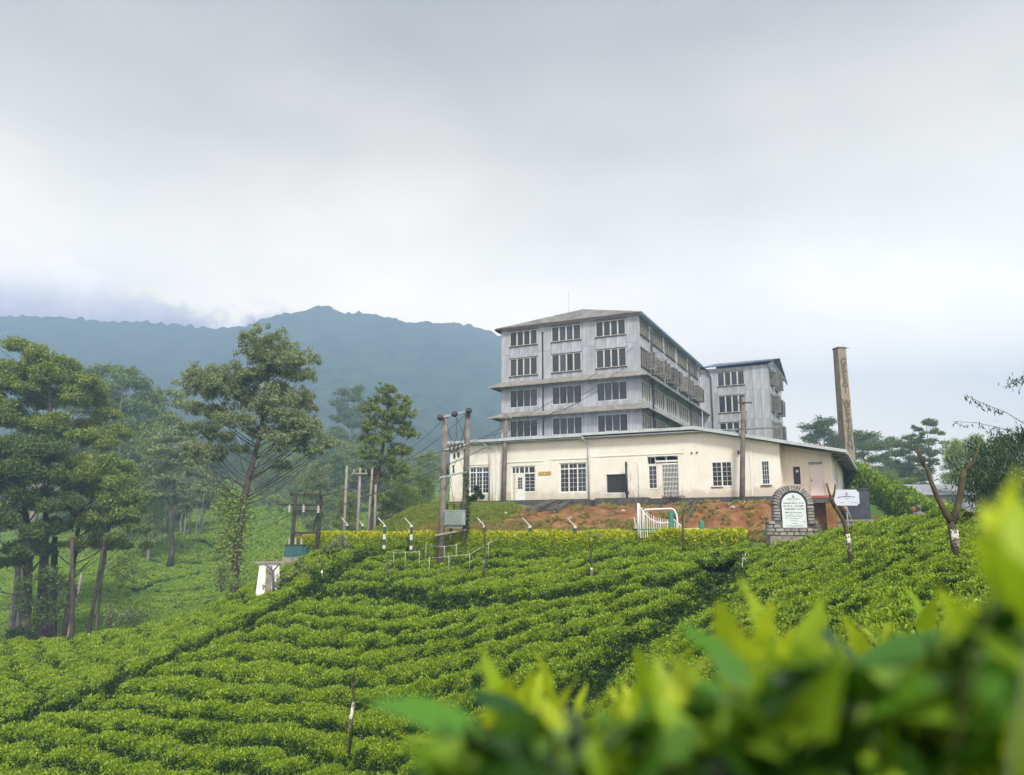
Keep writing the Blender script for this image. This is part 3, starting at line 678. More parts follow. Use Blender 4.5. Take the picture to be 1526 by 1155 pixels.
panel_grid('y', c0 + .03, c1, SW, s1, T, TO, vis, [ZB, 10.75, 13.5, 16.25, ZT])
for x0, y0 in ((s1 - .05, c0 - .06), ):
    ubox('corner_trim', MT['sheet'], T, s1 - .03, s1 + .05, c0 - .05, c0 + .028, ZB, ZT, TO)
def add_window(parent, off, axis, a0, a1, z0, z1, d, n, frame='winframe', glass='glass', sill=True, open_=(), mw=.07, dark_top=False):
    """frame in the opening; mullions and panes are its own pieces. d = outer face; depth goes + for axis x, - for axis y"""
    sg = 1 if axis == 'x' else -1
    def bx(mb, p0, p1, q0, q1, zz0, zz1):
        q0, q1 = d + sg * q0, d + sg * q1
        if axis == 'x': mb.box(p0, p1, min(q0, q1), max(q0, q1), zz0, zz1)
        else: mb.box(min(q0, q1), max(q0, q1), p0, p1, zz0, zz1)
    f = MB(); bx(f, a0, a1, -.05, .10, z1 - .07, z1); bx(f, a0, a1, -.05, .10, z0, z0 + .07)
    bx(f, a0, a0 + .07, -.05, .10, z0 + .07, z1 - .07); bx(f, a1 - .07, a1, -.05, .10, z0 + .07, z1 - .07)
    w = (a1 - a0 - .14) / n
    for k in range(1, n): bx(f, a0 + .07 + k * w - mw, a0 + .07 + k * w + mw, -.045, .09, z0 + .07, z1 - .07)
    fo = f.build('window', MT[frame], parent, p=off)
    for k in range(n):
        if k in open_: continue
        p0, p1 = a0 + .07 + k * w + (mw if k else 0), a0 + .07 + (k + 1) * w - (mw if k < n - 1 else 0)
        q0, q1 = d + sg * .03, d + sg * .05
        if axis == 'x': ubox('pane', MT[glass], fo, p0, p1, min(q0, q1), max(q0, q1), z0 + .07, z1 - .07)
        else: ubox('pane', MT[glass], fo, min(q0, q1), max(q0, q1), p0, p1, z0 + .07, z1 - .07)
    if sill:
        b = MB(); bx(b, a0 - .05, a1 + .05, -.14, -.05, z0 - .06, z0 + .01); b.build('sill', MT['sill'], fo)
        b = MB(); bx(b, a0 - .04, a1 + .04, -.10, -.05, z1, z1 + .05); b.build('drip_board', MT['sill'], fo)
    return fo
for ri, (z, t_) in enumerate(ROWS[:4]):
    for a, b in FW: add_window(T, TO, 'x', a, b, z, t_, c0, 4, 'winframe' if ri < 2 else 'fascia', 'glass', ri < 2, mw=.055 if ri < 2 else .025)
    for k, (a, b) in enumerate(SW):
        add_window(T, TO, 'y', a, b, z, t_, s1, 5 if b - a > 3 else 4, 'oldframe' if ri < 2 else 'winframe', 'dirtyglass' if ri == 0 else 'glass', ri < 2, mw=.06)
# casements standing open on the side, second row
cas = MB()
for a, b in ((0, .05), (.75, .80)): cas.box(a, b, -.02, .02, 0, 1.5)
for z in (0, 1.45): cas.box(.05, .75, -.02, .02, z, z + .05)
for z in (.36, .72, 1.08): cas.box(.05, .75, -.012, .012, z, z + .025)
cas.box(.39, .415, -.011, .011, .05, 1.45)
cas_me = cas.mesh('casement'); cas_me.materials.append(MT['oldframe'])
pan_me = MB().box(.05, .75, -.004, .004, .05, 1.45).mesh('pane'); pan_me.materials.append(MT['dirtyglass'])
cas_w = cas_me.copy(); cas_w.materials.clear(); cas_w.materials.append(MT['greypole'])
rg = random.Random(8)
for gi, (a, b) in enumerate(SW):
    n = 5 if b - a > 3 else 4
    for k in range(n):
        if gi == 0 and k in (0, 1): continue
        y = a + .1 + (b - a - .2) * (k + .5) / n
        ang = rg.choice([0, .15, -.3, -.2, .1, .35]) + rg.uniform(-.12, .12)
        white = gi <= 1 and rg.random() < .55
        o = link('casement', cas_w if white else cas_me, None, T, p=(s1 + .07 + TO[0], y + TO[1], 14.24 + TO[2]), rot=(0, 0, ang))
        if not white or rg.random() < .4: link('pane', pan_me, None, o)
for z, t_ in ((17.0, 18.4),):
    for y in (35.2, 36.4): link('casement', cas_me, None, T, p=(s1 + .07 + TO[0], y + TO[1], z + .02 + TO[2]), rot=(0, 0, -.5), scale=(.8, 1, .9))
# awnings over the third and fourth rows, round three sides, with brackets
for zt in (13.72, 10.92):
    zo, ov = zt - .50, .92
    n = 9
    for k in range(n):
        a, b = s0 - .02 + (s1 - s0 + .04) * k / n, s0 - .02 + (s1 - s0 + .04) * (k + 1) / n
        ex0 = ov if k == 0 else 0; ex1 = ov if k == n - 1 else 0
        MB().quadbox([(a + .006, c0 - .06, zt), (b - .006, c0 - .06, zt), (b - .006 + ex1, c0 - ov, zo), (a + .006 - ex0, c0 - ov, zo)], (0, -.45, .9), .05).build('awning_sheet', MT['awning'], T, p=TO)
    n = 16
    for k in range(n):
        a, b = c0 + (c1 - c0) * k / n, c0 + (c1 - c0) * (k + 1) / n
        ex = ov if k == 0 else 0
        MB().quadbox([(s1 + .06, a + .006, zt), (s1 + .06, b - .006, zt), (s1 + ov, b - .006, zo), (s1 + ov, a + .006 - ex, zo)], (.45, 0, .9), .05).build('awning_sheet', MT['awning'], T, p=TO)
    MB().quadbox([(s0 - .06, c1, zt), (s0 - .06, c0, zt), (s0 - ov, c0 - ov, zo), (s0 - ov, c1, zo)], (-.45, 0, .9), .05).build('awning_sheet', MT['awning'], T, p=TO)
    g_ = MB(); g_.box(s0 - ov, s1 + ov, c0 - ov - .035, c0 - ov - .003, zo - .10, zo - .01); g_.box(s1 + ov + .003, s1 + ov + .035, c0 - ov, c1, zo - .10, zo - .01)
    g_.build('awning_edge', MT['greypole'], T, p=TO)
    bk = MB().tube([(0, 0, -.75), (0, -.82, -.56)], .025, 5); bk.tube([(0, -.02, -.75), (0, -.02, -.1)], .02, 5); bme = bk.mesh('bracket'); bme.materials.append(MT['fascia'])
    for x in (-18.7, -14.6, -10.4, -6.2): link('bracket', bme, None, T, p=(x + TO[0], c0 - .06 + TO[1], zt + TO[2]))
    for y in (15.2, 18.3, 22.9, 27.8, 32.8, 37.8): link('bracket', bme, None, T, p=(s1 + .06 + TO[0], y + TO[1], zt + TO[2]), rot=(0, 0, math.pi / 2))
# downpipes
MB().tube([(-14.75, c0 - .12, 8), (-14.75, c0 - .12, 17.9), (-14.75, c0 - .12, 18.0)], [.06, .06, .16], 8).build('downpipe', MT['darkpipe'], T, p=TO)
for y in (18.3, 33.0): MB().tube([(s1 + .14, y, 8), (s1 + .14, y, 17.9), (s1 + .14, y, 18.15)], [.07, .07, .14], 8).build('downpipe', MT['darkpipe'], T, p=TO)
# hipped roof, the eave pieces, sheets as strips
RZ, OV = 21.0, .42
ez = ZT - .02; sm_ = -12.43; cA = 18.75; cB = 60
E_ = [(s0 - OV, c0 - OV), (s1 + OV, c0 - OV)]
def strip_roof(pa, pb, qa, qb, n, parent, off, nrm, mat='roof'):
    pa, pb, qa, qb = (np.array(v, float) for v in (pa, pb, qa, qb))
    for k in range(n):
        a, b = k / n, (k + 1) / n
        q = [pa + (pb - pa) * a, pa + (pb - pa) * b, qa + (qb - qa) * b, qa + (qb - qa) * a]
        jit = rg.uniform(0, .02)
        q = [p_ + np.array([0, 0, jit]) for p_ in q]
        MB().quadbox(q, nrm, .05).build('roof_sheet', MT[mat], parent, p=off)
ap = (sm_, cA, RZ); apb = (sm_, 52, RZ)
n_hip = 14
for k in range(n_hip):   # front hip, cut parallel to the slope
    x0, x1 = E_[0][0] + (E_[1][0] - E_[0][0]) * k / n_hip, E_[0][0] + (E_[1][0] - E_[0][0]) * (k + 1) / n_hip
    def topat(x):
        f_ = 1 - abs(x - sm_) / (E_[1][0] - sm_); f_ = max(f_, .0); return np.array([x, c0 - OV + (cA - c0 + OV) * f_, ez + (RZ - ez) * f_])
    j_ = rg.uniform(0, .025)
    q = [np.array([x0, c0 - OV, ez]), np.array([x1, c0 - OV, ez]), topat(x1 - 1e-3), topat(x0 + 1e-3)]
    MB().quadbox([p_ + np.array([0, 0, j_]) for p_ in q], (0, -.45, .9), .05).build('roof_sheet', MT['roof'], T, p=TO)
strip_roof((s1 + OV, c0 - OV, ez), (s1 + OV, c1 + 9, ez), ap, (sm_, c1 + 9, RZ), 14, T, TO, (.3, 0, .95))
strip_roof((s0 - OV, c1 + 9, ez), (s0 - OV, c0 - OV, ez), (sm_, c1 + 9, RZ), ap, 8, T, TO, (-.3, 0, .95))
g_ = MB(); g_.box(s0 - OV, s1 + OV, c0 - OV - .03, c0 - OV - .002, ez - .18, ez - .03); g_.build('eave_board', MT['sill'], T, p=TO)
MB().box(s1 + OV + .002, s1 + OV + .06, c0 - OV - .03, c1 - OV, ez - .20, ez + .0).build('gutter', MT['bluefascia'], T, p=TO)
MB().box(s0 - OV - .06, s0 - OV - .002, c0 - OV - .03, c1, ez - .20, ez + .0).build('gutter', MT['bluefascia'], T, p=TO)
MB().box(s0 + .2, s1 + OV - .01, c0 - OV + .02, c0 - .04, ez - .17, ez - .11).box(s1 + .04, s1 + OV - .01, c0 - .03, c1 - OV, ez - .17, ez - .11).build('soffit', MT['fascia'], T, p=TO)
MB().tube([(-12.6, c0 + 1.0, 19.2), (-12.6, c0 + 1.0, 21.9)], .009, 5).build('aerial', MT['iron'], T, p=TO)

# ---- rear wing
Wg, WO = frame_root('factory_wing', 'lower grey clad wing standing behind the right end of the tall factory block', 'factory building', -2.2, 45, 2.2)
x0, x1, cw = s1 + .1, 1.45, 38.98
WW = [(-4.0, -1.05)]
WROWS = [(16.3, 17.9), (13.3, 15.2), (10.4, 12.2), (7.6, 9.3)]
SWW = [(39.7, 42.2), (43.6, 46.1)]
w_ = MB(); holed(w_, x0, x1 - .02, 2.2, 18.35, [(a, b, z, t_) for a, b in WW for z, t_ in WROWS], cw + .03, cw + .2, 'x')
holed(w_, cw + .2, 50, 2.2, 18.35, [(a, b, z, t_) for a, b in SWW for z, t_ in WROWS], x1 - .03, x1 - .2, 'y'); w_.box(x0, x1 - .2, 49.6, 49.8, 2.2, 18.3)
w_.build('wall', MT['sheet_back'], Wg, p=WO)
wv = WROWS[:3][::-1]
panel_grid('x', x0, x1 - .03, WW, cw, Wg, WO, wv, [9.0, 12.4, 15.6, 18.35], wid=.95)
panel_grid('y', cw + .03, 50, SWW, x1, Wg, WO, wv, [9.0, 12.4, 15.6, 18.35], wid=1.1)
for z, t_ in WROWS[:3]:
    for a, b in WW: add_window(Wg, WO, 'x', a, b, z, t_, cw, 4, 'winframe')
    for a, b in SWW:
        add_window(Wg, WO, 'y', a, b, z, t_, x1, 4, 'oldframe', 'glass')
        for k in range(3):
            o = link('casement', cas_me, None, Wg, p=(x1 + .07 + WO[0], a + .4 + .75 * k + WO[1], z + .05 + WO[2]), rot=(0, 0, rg.uniform(-.5, .3)), scale=(1.0, 1, (t_ - z) / 1.6))
            if k: link('pane', pan_me, None, o)
MB().tube([(-4.7, cw - .12, 8), (-4.7, cw - .12, 17.4), (-4.95, cw - .25, 17.9), (-4.95, cw - .35, 18.3)], [.07, .07, .07, .12], 8).build('downpipe', MT['darkpipe'], Wg, p=WO)
strip_roof((s1 + OV + .1, cw - .55, 18.55), (x1 + .65, cw - .55, 18.75), (s1 + OV + .1, 45, 20.2), (x1 + .65, 45, 20.2), 7, Wg, WO, (0, -.3, .95))
strip_roof((x1 + .65, 51, 18.55), (s1 + OV + .1, 51, 18.55), (x1 + .65, 45, 20.2), (s1 + OV + .1, 45, 20.2), 7, Wg, WO, (0, .3, .95))
MB().add([(s1 + .6, cw - .58, 18.42), (x1 + .68, cw - .58, 18.62), (x1 + .68, cw - .58, 18.76), (s1 + .6, cw - .58, 18.56), (s1 + .6, cw - .555, 18.42), (x1 + .68, cw - .555, 18.62), (x1 + .68, cw - .555, 18.76), (s1 + .6, cw - .555, 18.56)],
        [(0, 1, 2, 3), (7, 6, 5, 4), (0, 4, 5, 1), (3, 2, 6, 7), (1, 5, 6, 2), (0, 3, 7, 4)]).build('gutter', MT['bluefascia'], Wg, p=WO)
MB().add([(x1 + .0, cw, 18.35), (x1 + .0, 49.9, 18.35), (x1, 45, 20.1), (x1 - .2, cw, 18.35), (x1 - .2, 49.9, 18.35), (x1 - .2, 45, 20.1)], [(0, 1, 2), (5, 4, 3), (0, 3, 4, 1), (1, 4, 5, 2), (2, 5, 3, 0)]).build('gable', MT['sheet'], Wg, p=WO)
MB().box(x1 + .66, x1 + .70, cw - .6, 51, 18.0, 18.5).build('verge_board', MT['darkpipe'], Wg, p=WO)

# ---- white front building
B, BO = frame_root('factory_front_building', 'long cream painted single storey factory front with white windows and a shallow metal roof', 'factory building', -4.5, 6, 2.2)
bz = 2.22; L0, L1, RC = -15.85, 6.72, 9.5
WIN3 = [(-14.28, -12.72, 2.84, 4.72), (-7.42, -5.5, 2.78, 4.74)]
DOORU = (-11.0, -9.18, 2.26, 4.66)
VENT = (-4.12, -2.72, 2.70, 3.88); GATE = (-1.36, .60, 2.26, 4.92)
WR = (2.66, 3.92, 2.90, 4.46); NW = (5.6, 6.12, 2.94, 4.42)
fh = WIN3 + [VENT, WR, NW, (-10.42, -9.18, 2.26, 4.66), (-11.0, -10.42, 4.2, 4.66), GATE]
fh = [WIN3[0], WIN3[1], VENT, WR, NW, DOORU, GATE]
def roofz(s): return 6.42 if s < 1.82 else 6.42 - (s - 1.82) * .212
w_ = MB(); holed(w_, L0, 1.82, bz - .6, 6.42, fh, 0, .24, 'x')
w_.box(L0, L0 + .24, .24, 14, bz, 6.42)
w_.build('wall', MT['wall'], B, p=BO)
w_ = MB(); holed(w_, 1.82, L1, bz - .6, 5.37, fh, 0, .24, 'x')
V = [(1.82, 0, 5.37), (L1, 0, 5.37), (L1, 0, roofz(L1)), (1.82, 0, 6.42), (1.82, .24, 5.37), (L1, .24, 5.37), (L1, .24, roofz(L1)), (1.82, .24, 6.42)]
w_.add(V, [(0, 1, 2, 3), (7, 6, 5, 4), (0, 4, 5, 1), (1, 5, 6, 2), (2, 6, 7, 3), (3, 7, 4, 0)])
w_.box(L1 - .24, L1, .24, 1.2, bz, roofz(L1)); w_.build('wall', MT['wall'], B, p=BO)
# recessed bay and the side going back
DR = (8.22, 8.98, 2.30, 4.12); SWN = (7.30, 7.70, 3.0, 4.06)
w_ = MB(); holed(w_, L1, RC, bz, 4.6, [DR, SWN], 1.2, 1.44, 'x')
V = [(L1, 1.2, 4.6), (RC, 1.2, 4.6), (RC, 1.2, roofz(RC) + .02), (L1, 1.2, roofz(L1)), (L1, 1.44, 4.6), (RC, 1.44, 4.6), (RC, 1.44, roofz(RC) + .02), (L1, 1.44, roofz(L1))]
w_.add(V, [(0, 1, 2, 3), (7, 6, 5, 4), (0, 4, 5, 1), (1, 5, 6, 2), (2, 6, 7, 3), (3, 7, 4, 0)]); w_.build('wall', MT['wall'], B, p=BO)
w_ = MB(); holed(w_, 1.44, 14, 1.0, 4.78, [(5.6, 6.3, 3.4, 4.1), (1.7, 1.95, 2.9, 4.0)], RC, RC - .24, 'y'); w_.build('wall', MT['wall'], B, p=BO)
ubox('pane', MT['black'], B, RC - .1, RC - .08, 5.6, 6.3, 3.4, 4.1, BO); ubox('pane', MT['glass'], B, RC - .1, RC - .08, 1.7, 1.95, 2.9, 4.0, BO)
MB().box(L0 - .02, -5.3, -.035, -.003, bz - .35, bz + .12).box(-5.2, L1 + .02, -.034, -.002, bz - .35, bz + .06).build('plinth', MT['plinth'], B, p=BO)
MB().box(L1 + .04, DR[0] - .06, 1.165, 1.197, bz - .12, bz + .10).box(DR[1] + .06, RC + .03, 1.165, 1.197, bz - .12, bz + .10).build('plinth', MT['plinth'], B, p=BO)
# roofs: left part rises gently to the back, right part falls to the side
def slab(x0, x1, z0, z1, y0, y1, rise, name, mat, th=.06):
    q = [(x0, y0, z0), (x1, y0, z1), (x1, y1, z1 + rise), (x0, y1, z0 + rise)]
    return MB().quadbox(q, (0, 0, 1), th).build(name, mat, B, p=BO)
for k in range(18):
    a, b = L0 - .35 + (1.82 - L0 + .35) * k / 18, L0 - .35 + (1.82 - L0 + .35) * (k + 1) / 18
    j = rg.uniform(0, .012); st = .0 if b < -5.1 else .05
    slab(a + .005, b - .005, 6.55 + st + j, 6.55 + st + j, -.55, 14.4, 1.5, 'roof_sheet', MT['greyroof'])
for k in range(9):
    a, b = 1.83 + 8.6 * k / 9, 1.83 + 8.6 * (k + 1) / 9; j = rg.uniform(0, .012)
    slab(a + .005, b - .005, 6.62 - (a - 1.82) * .212 + j, 6.62 - (b - 1.82) * .212 + j, -.55, 15, 0, 'roof_sheet', MT['greyroof'])
for k in range(22):
    a, b = L0 - .35 + (1.82 - L0 + .35) * k / 22, L0 - .35 + (1.82 - L0 + .35) * (k + 1) / 22; st = .0 if b < -5.1 else .06
    MB().box(a + .006, b - .006, -.60, -.565, 6.39 + st, 6.56 + st + (.03 if k % 3 == 0 else 0)).build('fascia_panel', MT['fascia'], B, p=BO)
V = [(1.83, -.6, 6.44), (10.45, -.6, 6.44 - 8.62 * .212), (10.45, -.6, 6.62 - 8.62 * .212), (1.83, -.6, 6.64)]
MB().quadbox(V, (0, -1, 0), .035).build('fascia', MT['fascia'], B, p=BO)
MB().box(10.42, 10.50, -.6, 15, 4.52, 4.70).build('gutter', MT['greyroof'], B, p=BO)
for k in range(8):
    y = -.3 + k * 1.9
    MB().quadbox([(RC - .3, y, 4.90), (10.4, y, 4.90 - .2), (10.4, y + .09, 4.70), (RC - .3, y + .09, 4.90)], (0, 0, 1), .12).build('rafter', MT['oldframe'], B, p=BO)
MB().box(L0, L1, -.52, -.02, 6.30, 6.35).build('soffit', MT['sheet'], B, p=BO)
# windows of the front
def grid_window(parent, off, x0, x1, z0, z1, y, cols, transom=None, nx_=2, nz_=5, d=.10, frame='white', glass='glass'):
    fw = .075; f = MB()
    f.box(x0, x1, y + d - .03, y + d + .05, z1 - fw, z1); f.box(x0, x1, y + d - .03, y + d + .05, z0, z0 + fw)
    f.box(x0, x0 + fw, y + d - .03, y + d + .05, z0 + fw, z1 - fw); f.box(x1 - fw, x1, y + d - .03, y + d + .05, z0 + fw, z1 - fw)
    w = (x1 - x0 - fw) / cols
    for k in range(1, cols): f.box(x0 + k * w, x0 + k * w + fw, y + d - .025, y + d + .05, z0 + fw, z1 - fw)
    if transom: f.box(x0 + fw, x1 - fw, y + d - .02, y + d + .045, transom, transom + fw)
    fo = f.build('window', MT[frame], parent, p=off); bars = MB()
    for k in range(cols):
        p0, p1 = x0 + k * w + fw, x0 + (k + 1) * w
        for (a, b, mzz) in ([(z0 + fw, transom or z1 - fw, nz_)] + ([(transom + fw, z1 - fw, 1)] if transom else [])):
            ubox('pane', MT[glass], fo, p0, p1, y + d + .01, y + d + .02, a, b)
            for q in range(1, nx_): xx = p0 + (p1 - p0) * q / nx_; bars.box(xx - .008, xx + .008, y + d - .008, y + d + .009, a, b)
            for q in range(1, mzz): zz = a + (b - a) * q / mzz; bars.box(p0, p1, y + d - .006, y + d + .007, zz - .008, zz + .008)
    bars.build('glazing_bars', MT[frame], fo)
    return fo
for w in WIN3: grid_window(B, BO, *w[:2], *w[2:], 0, 3, transom=w[3] - .42)
x0, x1, z0, z1 = DOORU
f = MB()
for a, b in ((x0, x0 + .08), (x1 - .08, x1), (-10.06, -9.98), (-10.72, -10.66)): f.box(a, b, .07, .15, z0 if a != -10.72 else z0, z1)
f.box(x0 + .08, x1 - .08, .075, .145, z1 - .08, z1 - .001); f.box(x0 + .08, x1 - .08, .075, .145, 4.12, 4.20); f.box(-9.98, x1 - .08, .075, .145, 2.85, 2.93)
fo = f.build('window', MT['white'], B, p=BO)
for a, b in ((x0 + .08, -10.45), (-10.37, -9.74), (-9.66, x1 - .08)): ubox('pane', MT['glass'], fo, a, b, .10, .11, 4.20, z1 - .08)
ubox('mullion', MT['white'], fo, -10.45, -10.37, .08, .14, 4.2, 4.58); ubox('mullion', MT['white'], fo, -9.74, -9.66, .08, .14, 4.2, 4.58)
ubox('pane', MT['glass'], fo, -9.98, x1 - .08, .10, .11, 2.93, 4.12)
bars = MB(); bars.box(-9.64, -9.62, .085, .099, 2.93, 4.12)
for q in range(1, 5): bars.box(-9.98, x1 - .08, .086, .098, 2.93 + q * .238 - .01, 2.93 + q * .238 + .01)
bars.build('glazing_bars', MT['white'], fo)
ubox('wall_infill', MT['wall'], B, -9.98, x1 - .08, .09, .16, z0, 2.85, BO); ubox('wall_infill', MT['wall'], B, x0 + .08, -10.72, .09, .16, z0, 4.12, BO)
dm = MB(); dm.box(-10.65, -10.07, .08, .13, 2.24, 3.10); dm.box(-10.65, -10.52, .08, .13, 3.10, 4.11); dm.box(-10.20, -10.07, .08, .13, 3.10, 4.11); dm.box(-10.52, -10.20, .08, .13, 3.88, 4.11)
dr = dm.build('door', MT['white'], B, p=BO); ubox('pane', MT['glass'], dr, -10.52, -10.20, .10, .11, 3.10, 3.88)
b_ = MB(); b_.box(-10.37, -10.35, .085, .099, 3.1, 3.88)
for q in range(1, 4): b_.box(-10.52, -10.20, .086, .098, 3.1 + q * .195 - .01, 3.1 + q * .195 + .01)
b_.build('glazing_bars', MT['white'], dr); MB().tube([(-10.60, .07, 3.15), (-10.60, .02, 3.15), (-10.56, .02, 3.15)], .014, 6).build('handle', MT['iron'], dr)
# lintel mouldings proud of the wall
for a, b, z in ((-11.9, -8.6, 4.92), (-8.0, -5.42, 4.98), (-4.95, -2.0, 5.05), (-1.9, 1.0, 5.05), (-14.4, -12.5, 4.86)):
    MB().box(a, b, -.045, -.002, z, z + .045).box(b - .035, b, -.043, -.003, z + .045, z + .28 if a < -5 or a > -5 else z + .2).build('lintel_moulding', MT['wall'], B, p=BO)
for a in (-12.12,): MB().box(a, a + .10, -.10, -.001, bz + .1, 6.38).build('pilaster', MT['white'], B, p=BO)
MB().box(4.98, 5.06, -.03, -.001, bz + .1, 5.6).build('pilaster', MT['white'], B, p=BO)
# black vent opening, grille gate and side light
v_ = MB(); v_.box(VENT[0], VENT[1], .12, .16, VENT[2], VENT[3]); v_.build('vent_screen', MT['black'], B, p=BO)
v_ = MB(); e = .07
v_.box(VENT[0] - e, VENT[1] + e, -.035, -.002, VENT[3], VENT[3] + e); v_.box(VENT[0] - e, VENT[1] + e, -.035, -.002, VENT[2] - e, VENT[2]); v_.box(VENT[0] - e, VENT[0], -.035, -.002, VENT[2], VENT[3]); v_.box(VENT[1], VENT[1] + e, -.035, -.002, VENT[2], VENT[3])
v_.build('vent_surround', MT['white'], B, p=BO)
MB().box(GATE[0], GATE[1], .9, .95, 2.2, 4.92).build('doorway_shadow', MT['black'], B, p=BO)
MB().box(GATE[0], -.44, .10, .24, 2.26, 2.85).box(-.72, -.44, .101, .239, 2.85, 4.42).box(GATE[0], GATE[1], .09, .25, 4.42, 4.47).build('wall_infill', MT['wall'], B, p=BO)
grid_window(B, BO, GATE[0], -.74, 2.86, 4.40, 0, 1, None, 2, 5)
MB().box(-.85, .56, .05, .12, 4.55, 4.66).build('beam', MT['white'], B, p=BO)
for x in (-.9, -.2): MB().box(x, x + .05, .13, .17, 4.47, 4.92).build('mullion', MT['white'], B, p=BO)
gr = MB(); gx0, gx1 = -.42, .58
for k in range(11): x = gx0 + .03 + (gx1 - gx0 - .06) * k / 10; gr.box(x - .014, x + .014, .06, .075, 2.28, 4.40)
for k in range(10):
    for j in range(7):
        x = gx0 + .03 + (gx1 - gx0 - .06) * k / 10; w = (gx1 - gx0 - .06) / 10; z = 2.36 + j * .29
        if z + .26 > 4.4: continue
        for (za, zb) in ((z, z + .13), (z + .13, z)):
            gr.quadbox([(x, .052, za), (x + w, .052, zb), (x + w, .052, zb + .022), (x, .052, za + .022)], (0, -1, 0), .006)
gr.box(gx0, gx1, .045, .09, 4.38, 4.43)
gr.build('folding_grille', MT['white'], B, p=BO)
grid_window(B, BO, *WR[:2], *WR[2:], 0, 2, None, 2, 5, d=.03); grid_window(B, BO, *NW[:2], *NW[2:], 0, 1, None, 3, 5, d=.03)
MB().box(NW[0] - .05, NW[1] + .05, -.08, -.002, NW[2] - .07, NW[2]).build('sill', MT['sill'], B, p=BO); MB().box(WR[0] - .05, WR[1] - .6, -.06, -.002, WR[2] - .05, WR[2]).build('sill', MT['sill'], B, p=BO)
# recess: little window with a round notice, plank door and name plate
fo = MB().box(SWN[0] - .05, SWN[1] + .05, 1.165, 1.197, SWN[3], SWN[3] + .05).box(SWN[0] - .05, SWN[1] + .05, 1.165, 1.197, SWN[2] - .05, SWN[2]).box(SWN[0] - .05, SWN[0], 1.165, 1.197, SWN[2], SWN[3]).box(SWN[1], SWN[1] + .05, 1.165, 1.197, SWN[2], SWN[3]).build('window', MT['white'], B, p=BO)
ubox('pane', MT['black'], fo, SWN[0], SWN[1], 1.27, 1.28, SWN[2], SWN[3]); MB().tube([(7.52, 1.265, 3.80), (7.52, 1.255, 3.80)], .085, 14).build('notice', MT['plate'], fo)
dr = MB().box(DR[0], DR[1], 1.27, 1.30, DR[2], DR[3]).build('door', MT['white'], B, p=BO)
for k in range(5):
    w = (DR[1] - DR[0] - .02) / 5; ubox('plank', MT['white'], dr, DR[0] + .01 + k * w + .006, DR[0] + .01 + (k + 1) * w - .006, 1.245, 1.269, DR[2], DR[3] - .01)
MB().box(DR[0] + .06, DR[0] + .10, 1.215, 1.244, 3.15, 3.27).build('handle', MT['iron'], dr)
np_ = MB().box(8.22, 8.95, 1.15, 1.198, 4.17, 4.30).build('name_plate', MT['plinth'], B, p=BO)
for k in range(11): ubox('letter', MT['white'], np_, 8.28 + k * .056, 8.315 + k * .056, 1.142, 1.149, 4.205, 4.265)
# plaques, lamps and small fittings
pq = MB().box(-8.92, -8.02, -.04, -.002, 3.98, 4.22).build('yellow_plaque', MT['yellowplate'], B, p=BO); MB().tube([(-8.47, -.045, 4.10), (-8.47, -.055, 4.10)], .045, 10).build('emblem', MT['white'], pq)
for x, z in ((1.5, 5.04), (1.83, 5.06)): MB().tube([(x, -.08, z), (x, 0, z)], .055, 8).build('cable_entry', MT['black'], B, p=BO)
MB().box(4.30, 4.42, -.12, -.002, 4.86, 5.06).box(4.32, 4.40, -.16, -.121, 4.88, 4.95).build('wall_lamp', MT['iron'], B, p=BO)
for x, z0_, m_ in ((-12.62, 2.25, 'pipe'), (-5.30, 2.30, 'pipe')):
    MB().tube([(x - .25, -.50, 6.42), (x - .25, -.45, 6.25), (x, -.12, 6.0), (x, -.10, 5.7), (x, -.10, z0_)], [.06, .06, .06, .055, .055], 8).build('downpipe', MT[m_], B, p=BO)
MB().tube([(-12.42, -.04, 2.4), (-12.42, -.04, 4.6)], .02, 6).build('conduit', MT['pipe'], B, p=BO)
MB().tube([(-1.98, -.03, 2.3), (-1.98, -.03, 4.3), (-2.05, -.03, 4.6)], .015, 6).build('conduit', MT['pipe'], B, p=BO)
MB().tube([(RC + .09, 3.1, 1.6), (RC + .09, 3.1, 4.5), (RC + .5, 3.1, 4.62)], .05, 8).build('downpipe', MT['pipe'], B, p=BO)
# step and slab by the vent, black riser pipe with its white branch
MB().box(-5.2, -4.6, -.5, -.04, 1.6, 2.20).box(-4.6, -1.2, -1.0, -.04, 1.5, 2.32).build('concrete_slab', MT['darkconc'], B, p=BO)
MB().tube([(-2.62, -.5, 2.3), (-2.62, -.5, 4.55)], .075, 10).tube([(-2.62, -.5, 4.55), (-2.62, -.5, 4.62)], .06, 10).tube([(-2.72, -.5, 2.65), (-2.5, -.5, 2.65)], .09, 8).build('riser_pipe', MT['black'], B, p=BO)
MB().tube([(-2.58, -.5, 4.40), (-2.35, -.5, 4.40), (-2.35, -.5, 3.40)], .03, 8).tube([(-2.35, -.5, 3.40), (-2.20, -.3, 2.3)], .025, 8).tube([(-2.5, -.5, 3.35), (-2.2, -.5, 3.35)], .03, 8).build('branch_pipe', MT['wall'], B, p=BO)
